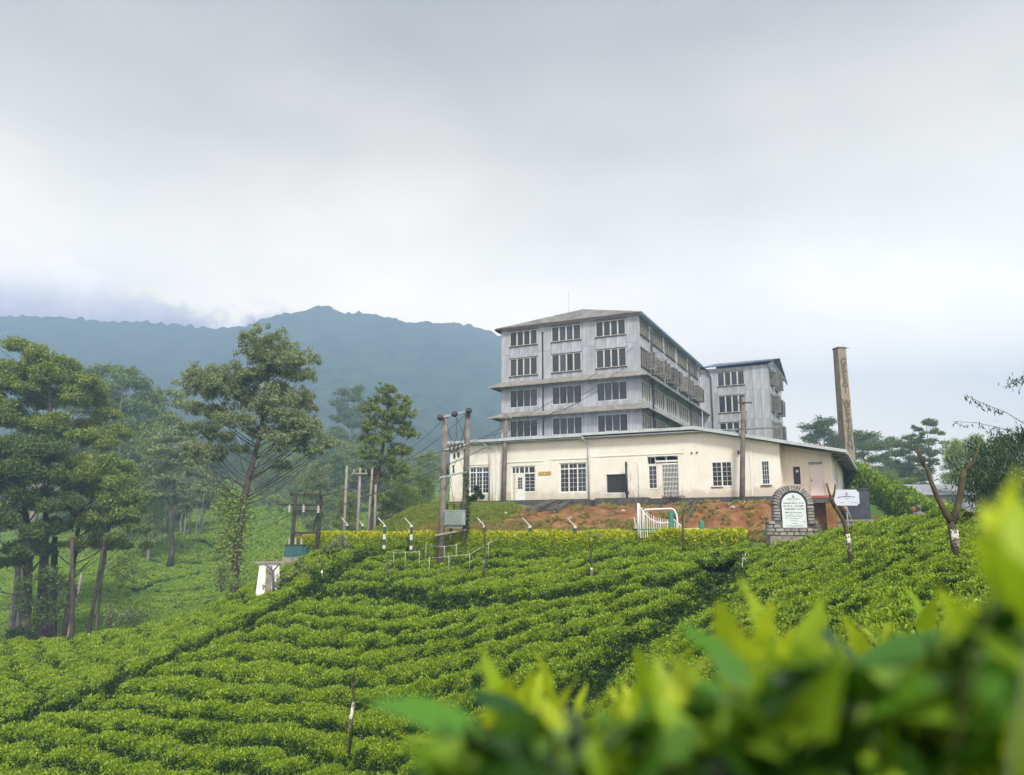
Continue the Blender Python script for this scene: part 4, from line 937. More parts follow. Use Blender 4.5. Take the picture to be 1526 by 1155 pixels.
# porch in front of the recessed bay with its brick pillar and the retaining wall
PZ = 2.22
MB().box(L1 + .03, 9.9, -.9, 1.18, PZ - .12, PZ).build('porch_floor', MT['redpaint'], B, p=BO)
MB().box(L1 + .03, 10.0, -.98, 1.18, PZ - .42, PZ - .125).build('porch_slab', MT['darkconc'], B, p=BO)
MB().box(9.15, 9.7, -.95, -.5, -.9, PZ - .43).build('porch_pillar', MT['earth'], B, p=BO)
MB().box(L1 + .0, RC + .2, .1, .5, -1.2, PZ - .43).build('retaining_wall', MT['earth'], B, p=BO)
MB().box(RC + .2, 11.6, -.6, .0, -1.2, .75).box(RC + .15, 11.7, -.7, .05, .75, .86).build('garden_wall', MT['concrete'], B, p=BO)
tk, TKO = frame_root('water_tank', 'dark blue grey square tank beside the right end of the cream factory front', 'water tank', 11.2, 1.4, .7)
MB().box(10.1, 11.35, .4, 2.4, .9, 2.55).build('tank_body', MT['bluegrey'], tk, p=TKO)
MB().box(10.05, 11.4, .35, 2.45, 2.551, 2.63).build('tank_lid', MT['bluegrey'], tk, p=TKO)
for x in (10.15, 11.15): MB().box(x, x + .15, .5, .7, -.9, .899).build('leg', MT['iron'], tk, p=TKO)
# culvert opening in the earth below the wall
cv, CVO = frame_root('culvert', 'low concrete culvert with a black mouth set in the bank below the wall', 'culvert', -7.0, -2.0, 1.6)
mo = MB()
for a0, a1 in ((-8.2, -7.5), (-6.6, -5.9)): mo.quadbox([(a0, -3.9, 1.62), (a1, -3.9, 1.62), (a1 + (.35 if a0 < -7 else -.2), -.8, 2.32), (a0 + .35, -.8, 2.32)], (0, 0, 1), .4)
mo.box(-8.3, -5.0, -1.2, -.1, 1.7, 2.24)
mo.build('culvert_walls', MT['darkconc'], cv, p=CVO)
MB().quadbox([(-7.48, -3.6, 1.50), (-6.62, -3.6, 1.50), (-6.8, -1.2, 2.16), (-7.2, -1.2, 2.16)], (0, 0, 1), .2).build('mouth', MT['black'], cv, p=CVO)
# stone steps left, at the end of the front
st, STO = frame_root('garden_steps', 'sloping concrete steps at the left end of the cream front', 'steps', -13.8, -2.0, 1.4)
for k in range(6): MB().box(-14.4 - k * .22, -13.6 - k * .22, -1.2 - k * .38, -.84 - k * .38, 1.5 - k * .26, 2.12 - k * .26).build('step', MT['darkconc'], st, p=STO)

# ---- chimney
chp = at(1262, 666, 75); chz = 2.0
CH = thing('chimney_stack', 'tall square rendered chimney with large raised letters down its right face', 'chimney', (chp[0], 75, chz), math.radians(-22 + 33))
H_ = 17.85 - chz; hw = .60
def taper(z0, z1, w0, w1): return [(-w0, -w0, z0), (w0, -w0, z0), (w0, w0, z0), (-w0, w0, z0), (-w1, -w1, z1), (w1, -w1, z1), (w1, w1, z1), (-w1, w1, z1)]
BXF = [(0, 3, 2, 1), (4, 5, 6, 7), (0, 1, 5, 4), (1, 2, 6, 5), (2, 3, 7, 6), (3, 0, 4, 7)]
MB().add(taper(0, H_ - .12, .51, .425), BXF).build('shaft', MT['chimney'], CH)
MB().add(taper(H_ - .119, H_ + .04, .45, .48), BXF).build('cap', MT['darkconc'], CH)
MB().tube([(.3, -.3, H_), (.75, -.5, H_ - .05)], .03, 6).tube([(.45, 0, H_), (.45, 0, H_ + .5)], .012, 5).build('rod', MT['iron'], CH)
def text_mesh(txt, size, depth, name='letter', bold=0.0):
    cu = bpy.data.curves.new(name, 'FONT'); cu.body = txt; cu.size = size; cu.extrude = depth; cu.offset = bold; cu.align_x = 'CENTER'; cu.resolution_u = 2
    o = bpy.data.objects.new(name, cu); col.objects.link(o); dg = bpy.context.evaluated_depsgraph_get()
    me = bpy.data.meshes.new_from_object(o.evaluated_get(dg)); bpy.data.objects.remove(o); me.name = name; return me
lz = [538, 549, 560, 572, 584, None, 597, 608, 619, 630, 642, 653, 666]; word = 'GREAT WESTERN'
zz0, zz1 = at(1258, 536, 75)[2] - chz, at(1258, 672, 75)[2] - chz
stp = (zz0 - zz1) / 13.0
for k, ch_ in enumerate(word):
    if ch_ == ' ': continue
    z = zz0 - (k + .92) * stp
    wz = .51 - (.51 - .425) * (z + .4) / H_
    me = text_mesh(ch_, 1.0, .03, bold=.028); me.materials.append(MT['letter'])
    o = link('letter', me, None, CH, p=(.02, -wz - .005, z), rot=(math.pi / 2 - .006, 0, 0), scale=(.82, 1.02, 1))
# ridge vent seen behind the roof at the right, roof of the low shed far right
rv, RVO = frame_root('roof_lantern', 'small corrugated zinc roof standing just behind the low metal roof near the chimney', 'shed roof', 7.6, 13, 4.6)
for k in range(9): MB().quadbox([(6.2 + k * .32, 12.4, 5.98 - k * .03), (6.505 + k * .32, 12.4, 5.97 - k * .03), (6.505 + k * .32, 15, 6.45 - k * .03), (6.2 + k * .32, 15, 6.45 - k * .03)], (0, -.2, .97), .05).tube([(6.36 + k * .32, 12.35, 6.02 - k * .03), (6.36 + k * .32, 15, 6.49 - k * .03)], .06, 6).build('roof_sheet', MT['greyroof'], rv, p=RVO)
MB().box(6.3, 9.0, 12.9, 14.6, 4.2, 5.72).build('wall', MT['sheet_back'], rv, p=RVO)
def shed(px0, px1, ye, yr, D, name, label):
    a, b = at(px0, ye, D), at(px1, ye, D); g = gz((a[0] + b[0]) / 2, D + 3) - .3
    r = thing(name, label, 'shed', ((a[0] + b[0]) / 2, D + 3, g)); o = (-(a[0] + b[0]) / 2, -(D + 3), -g)
    er = at(px0, yr, D + 4)[2]; n = 16
    for k in range(n):
        x0 = a[0] + (b[0] - a[0]) * k / n; x1 = a[0] + (b[0] - a[0]) * (k + 1) / n
        MB().quadbox([(x0 + .01, D - .4, a[2]), (x1 - .01, D - .4, a[2]), (x1 - .01, D + 4, er), (x0 + .01, D + 4, er)], (0, -.3, .95), .05).build('roof_sheet', MT['greyroof'], r, p=o)
        MB().box(x0 + .02, x1 - .02, D, D + .05, g, a[2] - .03).build('wall_panel', MT['sheet'], r, p=o)
    MB().box(a[0] + .1, b[0] - .1, D + .06, D + 7.5, g, a[2] - .1).build('wall', MT['sheet_back'], r, p=o)
    MB().quadbox([(b[0], D + 8.4, a[2]), (a[0], D + 8.4, a[2]), (a[0], D + 4, er), (b[0], D + 4, er)], (0, .3, .95), .05).build('roof_slope', MT['greyroof'], r, p=o)
shed(1318, 1452, 737.5, 722, 84, 'corrugated_shed', 'long low shed with a pale corrugated roof beyond the green bank')
# ------------------------------------------------------------------ poles, lines, fence, gate, monument, people
def gpt(x, D):
    """ground point under the pixel column x at distance D"""
    p_ = at(x, 800, D); X = (x - 763) / 1200.3 * D
    return np.array([X, D, gz(X, D)])
def hpole(name, label, xb, yt, xt, D, r, mat, cat='utility pole', group=None, base_drop=.3):
    """standing pole: foot in the ground below pixel column xb, head at pixel (xt, yt)"""
    g = gpt(xb, D); g[2] = gz(g[0], g[1]); t_ = at(xt, yt, D)
    o = thing(name, label, cat, g, 0, group); h = t_ - g
    MB().tube([(0, 0, -base_drop), tuple(h * .5), tuple(h)], [r * 1.15, r, r * .8], 10).build('pole_shaft', mat, o)
    return o, g, h
def lathe(mb, p, prof, n=10):
    for (z0, r0), (z1, r1) in zip(prof[:-1], prof[1:]): mb.tube([(p[0], p[1], p[2] + z0), (p[0], p[1], p[2] + z1)], [r0, r1], n)
    return mb
INS = lathe(MB(), (0, 0, 0), [(0, .02), (.04, .06), (.07, .03), (.11, .065), (.14, .03), (.18, .06), (.22, .02), (.26, .02)], 8).mesh('insulator'); INS.materials.append(MT['ceramic'])
INSD = INS.copy(); INSD.materials.clear(); INSD.materials.append(MT['iron'])
# big H frame with the grey transformer
D = 41.5
gl, gr_ = gpt(657, D), gpt(692, D + .6); tl, tr_ = at(664, 618, D), at(697, 611, D + .6)
HF = thing('twin_pole_stand', 'tall twin poles carrying a grey box transformer before the cream wall', 'utility frame', (gl + gr_) / 2)
ho = -(gl + gr_) / 2
def rel(p): return tuple(np.array(p) + ho)
MB().tube([rel(gl - [0, 0, .3]), rel((gl + tl) / 2), rel(tl)], [.19, .165, .14], 12).build('pole_shaft', MT['wood'], HF)
MB().tube([rel(gr_ - [0, 0, .3]), rel((gr_ + tr_) / 2), rel(tr_)], [.19, .165, .15], 12).build('pole_shaft', MT['wood'], HF)
def lerp(a, b, t): return a + (b - a) * t
def onp(y, side):  # point on left/right pole at photo height y
    g, t_, yy = (gl, tl, (818, 618)) if side == 0 else (gr_, tr_, (812, 611))
    k = (y - yy[0]) / (yy[1] - yy[0]); return lerp(g, t_, k)
def beam(y0, y1, e0=.15, e1=.15, r=.055, mat='steel', name='crossbeam', dy=-.2):
    a, b = onp(y0, 0), onp(y1, 1); d = (b - a) / np.linalg.norm(b - a); a = a - d * e0 + [0, dy, 0]; b = b + d * e1 + [0, dy, 0]
    M_ = MB(); n = np.array([0, 0, r])
    M_.quadbox([rel(a - n), rel(b - n), rel(b + n), rel(a + n)], (0, -1, 0), .09).build(name, MT[mat], HF); return a, b
a, b = beam(621, 613, .28, .1, .05); 
for p_, s_ in ((a, 0), (lerp(a, b, .5), 0), (b, 0)):
    MB().tube([rel(p_ + [0, -.35, .0]), rel(p_ + [0, -.12, -.02]), rel(p_ + [0, .2, 0])], [.10, .17, .10], 10).build('strain_insulator', MT['iron'], HF)
a1_, b1_ = beam(669, 661, -.08, -.05, .07, 'wood'); a2_, b2_ = beam(664, 657, -.05, -.08, .03, 'fascia', dy=-.25)
for k in range(4):
    link('insulator', INSD, None, HF, p=rel(lerp(a1_, b1_, .22 + .2 * k) + [0, -.05, .05])); link('insulator', INSD, None, HF, p=rel(lerp(a1_, b1_, .25 + .2 * k) + [0, -.1, -.45]), scale=1.3) if k in (1, 2) else None
a3_, b3_ = beam(698, 693, .2, .05, .05, 'steel')
for k in (0, 1): MB().tube([rel(lerp(a3_, b3_, .3 + .22 * k) + [0, -.05, .08]), rel(lerp(a3_, b3_, .27 + .22 * k) + [0, -.05, .5])], .045, 8).build('fuse_holder', MT['iron'], HF)
pa, pb = beam(769, 767, .35, .15, .05, 'greypole', 'platform_beam', -.24); beam(769, 767, .35, .15, .05, 'greypole', 'platform_beam', .24)
tc_ = lerp(onp(752, 0), onp(752, 1), .52); tw, tdp, th = .60, .32, .36
tb = MB().box(-tw, tw, -tdp, tdp, -th, th); tb.box(-tw - .03, tw + .03, -tdp - .03, tdp + .03, th + .001, th + .05)
tbo = tb.build('transformer_tank', MT['trafo'], HF, p=rel(tc_ + [0, -.1, .05]))
for k in range(9): ubox('cooling_fin', MT['trafo'], tbo, -.42 + k * .1, -.40 + k * .1, -tdp - .09, -tdp - .001, -th + .03, th - .05)
ubox('skid', MT['trafo'], tbo, -.45, .45, -.2, .2, -th - .16, -th - .001)
for k in (-.35, 0, .35): link('bushing', INSD, None, tbo, p=(k, 0, th + .05), scale=(1.0, 1.0, 1.6))
for (x0, z0, x1, z1, sg_) in ((-.35, .85, -.5, 3.1, .2), (0, .85, .1, 3.1, -.25), (.35, .85, .3, 3.0, .3)):
    MB().tube([(x0, 0, z0 - .05), (x0 + sg_, 0, (z0 + z1) / 2), (x1, 0, z1)], .012, 5).build('jumper_wire', MT['wire'], tbo)
mid_t = lerp(onp(635, 0), onp(630, 1), .5)
for q in (((.15, 640), (.3, 668)), ((.15, 640), (.6, 668)), ((.5, 622), (.35, 668)), ((.5, 622), (.95, 655)), ((.9, 632), (.45, 668)), ((.9, 640), (.3, 662))):
    (u0, y0), (u1, y1) = q; a = lerp(onp(y0, 0), onp(y0, 1), u0) + [0, -.2, 0]; b = lerp(onp(y1, 0), onp(y1, 1), u1) + [0, -.2, 0]; m_ = (a + b) / 2 + [.12, 0, -.15]
    MB().tube([rel(a), rel(m_), rel(b)], .014, 5).build('jumper_wire', MT['wire'], HF)
# creeper on its right leg
rg = np.random.RandomState(9)
def creeper(parent, pts, n, spread, leaf, mat, name='creeper'):
    t_ = rg.rand(n); P = np.array([[np.interp(q, np.linspace(0, 1, len(pts)), [p_[k] for p_ in pts]) for k in range(3)] for q in t_]); P += rg.normal(0, spread, P.shape)
    V, F = leaf_cards(P, leaf * (.7 + .6 * rg.rand(n)), rg); me = np_mesh(name, V, F); tag(link(name, me, MT[mat], parent), kind='stuff')
creeper(HF, [rel(gr_ + [.1, -.15, .2]), rel(onp(745, 1) + [.12, -.15, 0]), rel(onp(690, 1) + [0, -.12, 0])], 1300, .09, .10, 'mature')

# left H frame, tarred, with the teal transformer
D2 = 47.0
p1b, p1t, p2b, p2t = gpt(434, D2), at(441, 735, D2), gpt(471, D2 + .4), at(479, 738, D2 + .4)
p1b[2] = at(433, 838, D2)[2]; p2b[2] = at(470, 842, D2)[2]
HF2 = thing('twin_pole_stand', 'black tarred twin poles above a teal transformer left of the hedge', 'utility frame', (p1b + p2b) / 2); h2 = -(p1b + p2b) / 2
def r2(p): return tuple(np.array(p) + h2)
MB().tube([r2(p1b - [0, 0, 1.2]), r2(p1t)], [.14, .10], 10).build('pole_shaft', MT['tarpole'], HF2); MB().tube([r2(p2b - [0, 0, 1.2]), r2(p2t)], [.14, .10], 10).build('pole_shaft', MT['tarpole'], HF2)
for (xa, ya, xb, yb) in ((432, 737, 481, 738), (416, 752, 478, 753), (436, 761, 476, 762), (436, 794, 473, 794)):
    a, b = at(xa, ya, D2 - .15), at(xb, yb, D2 + .2); n = np.array([0, 0, .06])
    MB().quadbox([r2(a - n), r2(b - n), r2(b + n), r2(a + n)], (0, -1, 0), .1).build('crossbeam', MT['tarpole'], HF2)
for x, y in ((431, 758), (452, 758), (474, 759)): link('insulator', INS, None, HF2, p=r2(at(x, y + 6, D2 - .2)), scale=1.8)
for x, y in ((434, 735), (454, 739), (477, 735)): link('insulator', INSD, None, HF2, p=r2(at(x, y + 2, D2 - .2)), scale=1.2)
t2 = thing('transformer', 'dark teal oil transformer standing on a plinth under the black pole frame', 'transformer', at(441, 842, D2 - .6))
MB().box(-.62, .45, -.3, .3, .45, 1.1).build('transformer_tank', MT['teal'], t2)
for k in range(6): ubox('cooling_fin', MT['teal'], t2, .46, .62, -.28 + k * .1, -.25 + k * .1, .5, 1.05)
MB().box(-.66, .5, -.34, .34, 1.101, 1.15).build('lid', MT['iron'], t2)
for k in (-.45, -.1, .25): link('bushing', INS, None, t2, p=(k, 0, 1.15), scale=(1.2, 1.2, 1.5))
MB().box(-.7, .6, -.35, .35, -.9, .449).build('plinth', MT['concrete'], t2)
ysg = thing('warning_sign', 'small yellow warning plate on the foot of the black pole frame', 'sign', at(471, 827, D2 + .05)); MB().box(-.16, .16, -.03, 0, -.09, .09).build('plate', MT['yellowplate'], ysg); MB().box(-.1, .1, -.035, -.031, -.02, .02).build('lettering', MT['ink'], ysg)
# white slab kiosk
kb = at(400, 880, 43.5); kb[2] -= .3
K = thing('white_kiosk', 'small white masonry kiosk with a flat slab top at the edge of the tea', 'kiosk', kb, .25)
MB().add(taper(0, 1.72, .62, .50), BXF).build('kiosk_body', MT['limewash'] if 0 else MT['white'], K); MB().box(-.78, .78, -.62, .62, 1.721, 1.82).build('slab_top', MT['concrete'], K)
MB().box(-.15, .16, -.67, -.53, .0, 1.6).build('worn_pier', MT['concrete'], K)
ps = thing('prop_post', 'short dark forked post leaning on the white kiosk', 'post', at(408, 876, 42.6)); MB().tube([(0, 0, -.3), (-.08, 0, .9)], .06, 8).tube([(-.08, 0, .85), (-.5, 0, 1.2)], .035, 6).tube([(-.08, 0, .85), (.25, 0, 1.25)], .035, 6).build('post', MT['darkpipe'], ps)

# plain poles
POLES = [
    ('grey timber pole standing close to the cream wall left of the door', 750, 617, 754, 54.5, .16, 'wood', 1),
    ('dark timber pole in front of the cream wall between the two windows at the right', 1108, 592, 1108, 47.2, .15, 'wood', 1),
    ('pale concrete pole among the trees nearest the black pole frame', 512, 694, 517, 55, .10, 'greypole', 0),
    ('pale concrete pole rising from the left end of the golden hedge', 532, 697, 537, 46.5, .09, 'greypole', 1),
    ('thin pole just right of the concrete pole at the hedge end', 547, 697, 555, 58, .09, 'greypole', 0),
    ('shorter grey pole behind the hedge, right of the thin pole', 558, 722, 560, 60, .10, 'greypole', 0)]
pole_tops = []
for lab, xb, yt, xt, D, r_, mt, arm in POLES:
    o, g, h = hpole('utility_pole', lab, xb, yt, xt, D, r_, MT[mt], group='single utility poles'); pole_tops.append(g + h)
    if arm:
        MB().box(-.45, .45, -.06, .06, -.04, .04).build('crossarm', MT['iron'] if mt == 'wood' else MT['greypole'], o, p=tuple(h - [0, .12, .35]))
        for k in (-.35, .35): link('insulator', INS, None, o, p=tuple(h - [-k, .12, .30]), scale=.8)
# overhead lines
def wire(p0, p1, sag, label, r=.014, n=14, group='overhead power lines'):
    p0, p1 = np.array(p0, float), np.array(p1, float); o = thing('power_line', label, 'power line', p0, 0, group)
    pts = [tuple((p1 - p0) * t_ + np.array([0, 0, -4 * sag * t_ * (1 - t_)])) for t_ in np.linspace(0, 1, n)]
    MB().tube(pts, r, 4).build('conductor', MT['wire'], o)
endp = [loc(s1 + .6, 17.2, 17.7), loc(s1 + .6, 19.5, 17.3), loc(s1 + .6, 22, 17.4), loc(s1 + .6, 24.0, 16.8)]
src = [at(479, 740, D2), at(479, 762, D2), at(474, 766, D2), at(555, 700, 58)]
for k in range(4): wire(src[k], endp[k], 1.6 - .2 * k, ['uppermost of the four wires crossing the tall factory', 'second wire from the top crossing the tall factory', 'third wire from the top crossing the tall factory', 'lowest of the four wires crossing the tall factory to its far wall'][k], .022)
wire(at(537, 703, 46.5), at(664, 622, 41.2), .5, 'wire from the hedge end pole to the left leg of the twin poles')
wire(at(537, 712, 46.5), at(697, 615, 41.6), .6, 'wire from the hedge end pole to the right leg of the twin poles')
wire(at(-40, 491, 62), at(441, 737, D2), 1.2, 'upper wire coming in over the trees at the top left', .02); wire(at(-40, 513, 62), at(416, 752, D2), 1.2, 'lower wire coming in over the trees at the left', .02)
wire(at(-10, 905, 60), at(121, 855, 63), .4, 'upper wire slung low between the tree trunks at the left', .02); wire(at(-10, 912, 60), at(121, 862, 63), .4, 'lower wire slung low between the tree trunks at the left', .02)
wire(at(121, 856, 63), at(441, 762, D2), 1.2, 'wire from the leaning pale pole to the black twin poles', .016)
wire(at(753, 620, 54.5), loc(-12.6, -.1, 6.2), .05, 'short service wire from the grey pole to the wall gutter', .012)

# fence posts with canted tops along the hedge
def fence_post(x, D, label, tilt=1, ytop=None):
    g = gpt(x, D); g[2] += .95; g[2] = at(x, 771, D)[2] - 1.22; o = thing('fence_post', label, 'fence post', g - np.array([0, 0, .7]), rng2.uniform(-.2, .2), 'canted concrete fence posts')
    base = MB().box(-.07, .07, -.07, .07, 0, .72).build('post', MT['postgreen'], o)
    ubox('painted_band', MT['winframe'], o, -.075, .075, -.075, .075, .72, 1.02); ubox('painted_band', MT['postgreen'], o, -.07, .07, -.07, .07, 1.021, 1.15 + .25); ubox('painted_band', MT['winframe'], o, -.075, .075, -.075, .075, .22, .42)
    ubox('painted_band', MT['winframe'], o, -.073, .073, -.073, .073, 1.401, 1.50)
    MB().quadbox([(-.035, -.04, 1.50), (.035, -.04, 1.50), (.03 - .38 * tilt, -.04, 1.90), (-.03 - .38 * tilt, -.04, 1.90)], (0, -1, 0), .07).build('canted_arm', MT['winframe'], o)
    return o
rng2 = random.Random(3)
nearm = ['at the hedge end', 'second from the hedge end', 'third from the hedge end', 'just left of the twin poles', 'between the twin poles', 'just right of the twin poles', 'below the yellow plaque', 'below the culvert in the bank', 'left of the white and green gate']
for k, x in enumerate((517, 540, 573, 613, 672, 722, 790, 857)):
    s_k = np.interp(x, [517, 857], [-19.5, -5.6]); D = np.interp(x, [517, 540, 573, 613, 672, 722, 790, 857], [50, 48.0, 44.3, 43.2, 42.6, 41.6, 40.2, 38.9])
    fence_post(x, D, 'banded fence post with canted top, ' + nearm[k])
o = fence_post(948, 37.5, 'green and white hooked fence post at the left end of the gate', 0.2)
fr = gpt(515, 50)
# rail fence of sticks and bamboo in the tea
def stick_fence(px, label, r=.022):
    P = [at(x, y, D) for x, y, D in px]; o = thing('stick_fence', label, 'fence', P[0] - np.array([0, 0, .5]), 0, 'thin stick fences'); q = P[0] - np.array([0, 0, .5])
    MB().tube([tuple(p_ - q) for p_ in P], r * .45, 5).build('rail', MT['winframe'], o)
    for p_ in P: MB().tube([tuple(p_ - q + [0, 0, .06]), tuple(p_ - q - [0, 0, .75])], r * .6, 5).build('stake', MT['winframe'], o)
stick_fence([(587, 824, 41.5), (604, 823, 41), (625, 822, 40.6)], 'short low stick rail in the tea left of the tall pole frame')
stick_fence([(635, 813, 42), (662, 815, 40.6), (680, 812, 40.8)], 'stick rail crossing just behind the left leg of the tall pole frame')
stick_fence([(640, 832, 38.5), (669, 829, 38.4), (700, 826, 38.6), (728, 810, 40.0), (745, 800, 41)], 'bamboo rail climbing to the right from below the tall pole frame')

# gate: white bars, sagging top rails, green posts
G = thing('iron_gate', 'white barred gate with curved top rails and green posts below the orange bank', 'gate', gpt(998, 36.6) + np.array([0, 0, .45]))
go = -(gpt(998, 36.6) + np.array([0, 0, .45]))
def rg_(x, y, D=36.6): return tuple(at(x, y, D) + go)
for x, y0, y1, m_ in ((1000, 762, 800, 'gategreen'), (1045, 776, 800, 'gategreen')):
    a, b = at(x, y0, 36.6), at(x, y1 + 8, 36.6); c_ = a + go; d_ = b + go
    MB().box(c_[0] - .09, c_[0] + .09, c_[1] - .09, c_[1] + .09, d_[2], c_[2]).build('gate_post', MT[m_], G)
curve = [(951.5, 750), (953, 755), (957, 761), (963, 768), (970, 774), (978, 778), (987, 779.5), (997, 779)]
MB().tube([rg_(*q) for q in curve], .026, 8).build('top_rail', MT['white'], G)
MB().tube([rg_(*q) for q in [(1002, 772), (1007, 777), (1013, 782), (1019, 787)]], .026, 8).build('top_rail', MT['white'], G)
MB().tube([rg_(951, 750), rg_(951.5, 800)], .05, 8).build('gate_post', MT['white'], G)
for k in range(14):
    x = 955 + k * 3.35; yt = 752 + 24 * (1 - math.exp(-k / 5.2)); MB().box(-.017, .017, -.017, .017, 0, 1).build('bar', MT['winframe'] if k % 3 else MT['white'], G, p=rg_(x, 802), scale=(1, 1, at(x, yt, 36.6)[2] - at(x, 802, 36.6)[2]))
for k in range(14):
    x = 1003 + k * 3.0; yt = 778 + k * .9 if k < 5 else 788.5; MB().box(-.017, .017, -.017, .017, 0, 1)  .build('bar', MT['winframe'], G, p=rg_(x, 802), scale=(1, 1, at(x, yt, 36.6)[2] - at(x, 802, 36.6)[2]))
MB().tube([rg_(1003, 789), rg_(1044, 788)], .03, 6).build('rail', MT['white'], G); MB().tube([rg_(952, 789), rg_(1000, 788)], .03, 6).build('rail', MT['gategreen'], G)
GP = thing('gate_canopy_pipe', 'white bent pipe spanning behind the gate and curving down at its right end', 'pipe', at(960, 800, 38.2))
gp0 = at(960, 800, 38.2); MB().tube([tuple(at(x, y, 38.2) - gp0) for x, y in ((959, 800), (959, 761), (962, 759.5), (1000, 758), (1004, 759.5), (1008, 766), (1009.5, 775), (1009.5, 800))], [.045] * 8, 8).build('pipe', MT['white'], GP)
# timber steps handrail rising behind the gate
HR = thing('path_rails', 'pair of sloping timber rails beside the path climbing to the grille door', 'handrail', at(1010, 775, 39)); h0 = at(1010, 775, 39)
for pts in (((1006, 772), (1022, 753), (1036, 744)), ((1022, 778), (1034, 752), (1038, 744))):
    MB().tube([tuple(at(x, y, 39 + 4 * k) - h0) for k, (x, y) in enumerate(pts)], .07, 6).build('rail', MT['darkconc'], HR)
FLW = thing('flower_bed', 'strip of red and white flowers at the foot of the grille door', 'flowers', loc(.2, -.35, 2.2)); rgn = np.random.RandomState(2)
P = np.c_[rgn.uniform(-.6, .9, 160), rgn.uniform(-.15, .15, 160), rgn.uniform(.02, .2, 160)]; V, F = leaf_cards(P, .08, rgn, aspect=.9); link('leaves', np_mesh('leaves', V, F), MT['mature'], FLW)['kind'] = 'stuff'
P = np.c_[rgn.uniform(-.6, .9, 60), rgn.uniform(-.15, .15, 60), rgn.uniform(.12, .26, 60)]; V, F = leaf_cards(P, .07, rgn, aspect=.9); link('red_blooms', np_mesh('red_blooms', V, F), MT['redpaint'], FLW)['kind'] = 'stuff'
P = P + [.03, 0, -.01]; V, F = leaf_cards(P, .07, rgn, aspect=.9); link('white_blooms', np_mesh('white_blooms', V, F), MT['white'], FLW)['kind'] = 'stuff'

# monument: arched slab in a surround of rough stones
mb0 = at(1181, 815, 32.2); MO = thing('stone_monument', 'arched stone monument framing a pale inscribed plate beside the golden hedge', 'monument', mb0, math.radians(-4))
k_ = 32.2 / 1180.0
MB().box(-.92, .70, -.30, .40, -.5, .42).build('plinth', MT['concrete'], MO)
rr_ = random.Random(12)
def stone(x0, x1, z0, z1, y0=-.34, y1=.30, rot=None, piv=None):
    g = .008; me = stone_me[rr_.randrange(4)]
    if rot is None: o = link('stone', me, None, MO, p=((x0 + x1) / 2, (y0 + y1) / 2 + rr_.uniform(-.03, .02), (z0 + z1) / 2), scale=((x1 - x0) / 2 - g, (y1 - y0) / 2, (z1 - z0) / 2 - g))
    else: o = link('stone', me, None, MO, p=piv, rot=(0, rot, 0), scale=(x1 / 2 - g, (y1 - y0) / 2, z1 / 2 - g))
stone_me = []
for q in range(4):
    bm_ = MB(); rq = random.Random(q); j = lambda: rq.uniform(.88, 1.0)
    V = []
    for z in (-1, -.8, .8, 1):
        w = .86 if abs(z) == 1 else 1
        for (x, y) in ((-.97, -1), (-.8, -1.04), (.8, -1.04), (.97, -1), (1, -.6), (1, 1), (-1, 1), (-1, -.6)): V.append((x * w * j(), y * (w if y < 0 else 1) * (j() if y < 0 else 1), z * j()))
    F = [tuple(range(7, -1, -1)), tuple(range(24, 32))]
    for r_ in range(3):
        for k in range(8): F.append((r_ * 8 + k, r_ * 8 + (k + 1) % 8, r_ * 8 + 8 + (k + 1) % 8, r_ * 8 + 8 + k))
    me = bm_.add(V, F).mesh('stone'); me.materials.append(MT['stone']); stone_me.append(me)
zc = .44
for row in range(4):
    h = .145; xw = (1.0, .98, .92, .90)[row]; x = -1.06 * (xw) + .0; off_ = rr_.uniform(0, .1)
    xr = (1.0, 1.03, 1.05, .95)[row]
    if row == 3: pass
    while x < xr - .1:
        w = rr_.uniform(.20, .34); x2 = min(x + w, xr)
        if not (row >= 2 and x2 > -.44 and x < .60): stone(x, x2, zc + row * h, zc + (row + 1) * h)
        x = x2
SH = .58; zj = zc + 2 * .145
cx_ = .08; hin, hout = .52, .80
zspring = 1.66
z = zc + 4 * .145
while z < zspring - .05:
    h = rr_.uniform(.095, .13)
    for (a, b) in ((cx_ - hout, cx_ - hin), (cx_ + hin, cx_ + hout)): stone(a + rr_.uniform(-.02, .02), b, z, min(z + h, zspring), -.26, .26)
    z += h
nv = 19
for k in range(nv):
    th = math.pi * (k + .5) / nv; rm = (hin + hout) / 2
    stone(0, math.pi * rm / nv * 1.03, 0, hout - hin, -.26, .26, rot=math.pi / 2 - th, piv=(cx_ + rm * math.cos(th), rr_.uniform(-.02, .02), zspring + rm * math.sin(th)))
arch = MB(); pts = [(cx_ - hin + .0, zc + .29), (cx_ + hin - .0, zc + .29)] + [(cx_ + hin * math.cos(t_), zspring + hin * math.sin(t_)) for t_ in np.linspace(0, math.pi, 24)]
def plate(pts, y0, y1):
    n = len(pts); V = [(x, y0, z) for x, z in pts] + [(x, y1, z) for x, z in pts]
    return MB().add(V, [tuple(range(n)), tuple(range(2 * n - 1, n - 1, -1))] + [(i, i + n, (i + 1) % n + n, (i + 1) % n) for i in range(n)])
plate(pts, -.05, .24).build('backing', MT['mortar'], MO)
MB().box(-.95, .92, -.22, .24, zc, zc + .56).box(cx_ - hout + .04, cx_ - hin, -.2, .22, zc + .5, zspring).box(cx_ + hin, cx_ + hout - .04, -.2, .22, zc + .5, zspring).build('mortar_core', MT['mortar'], MO)
hp = .47; pts = [(cx_ - hp, zc + .31), (cx_ + hp, zc + .31)] + [(cx_ + hp * math.cos(t_), zspring + hp * math.sin(t_)) for t_ in np.linspace(0, math.pi, 24)]
pl = plate(pts, -.25, -.19).build('inscription_plate', MT['plate'], MO)
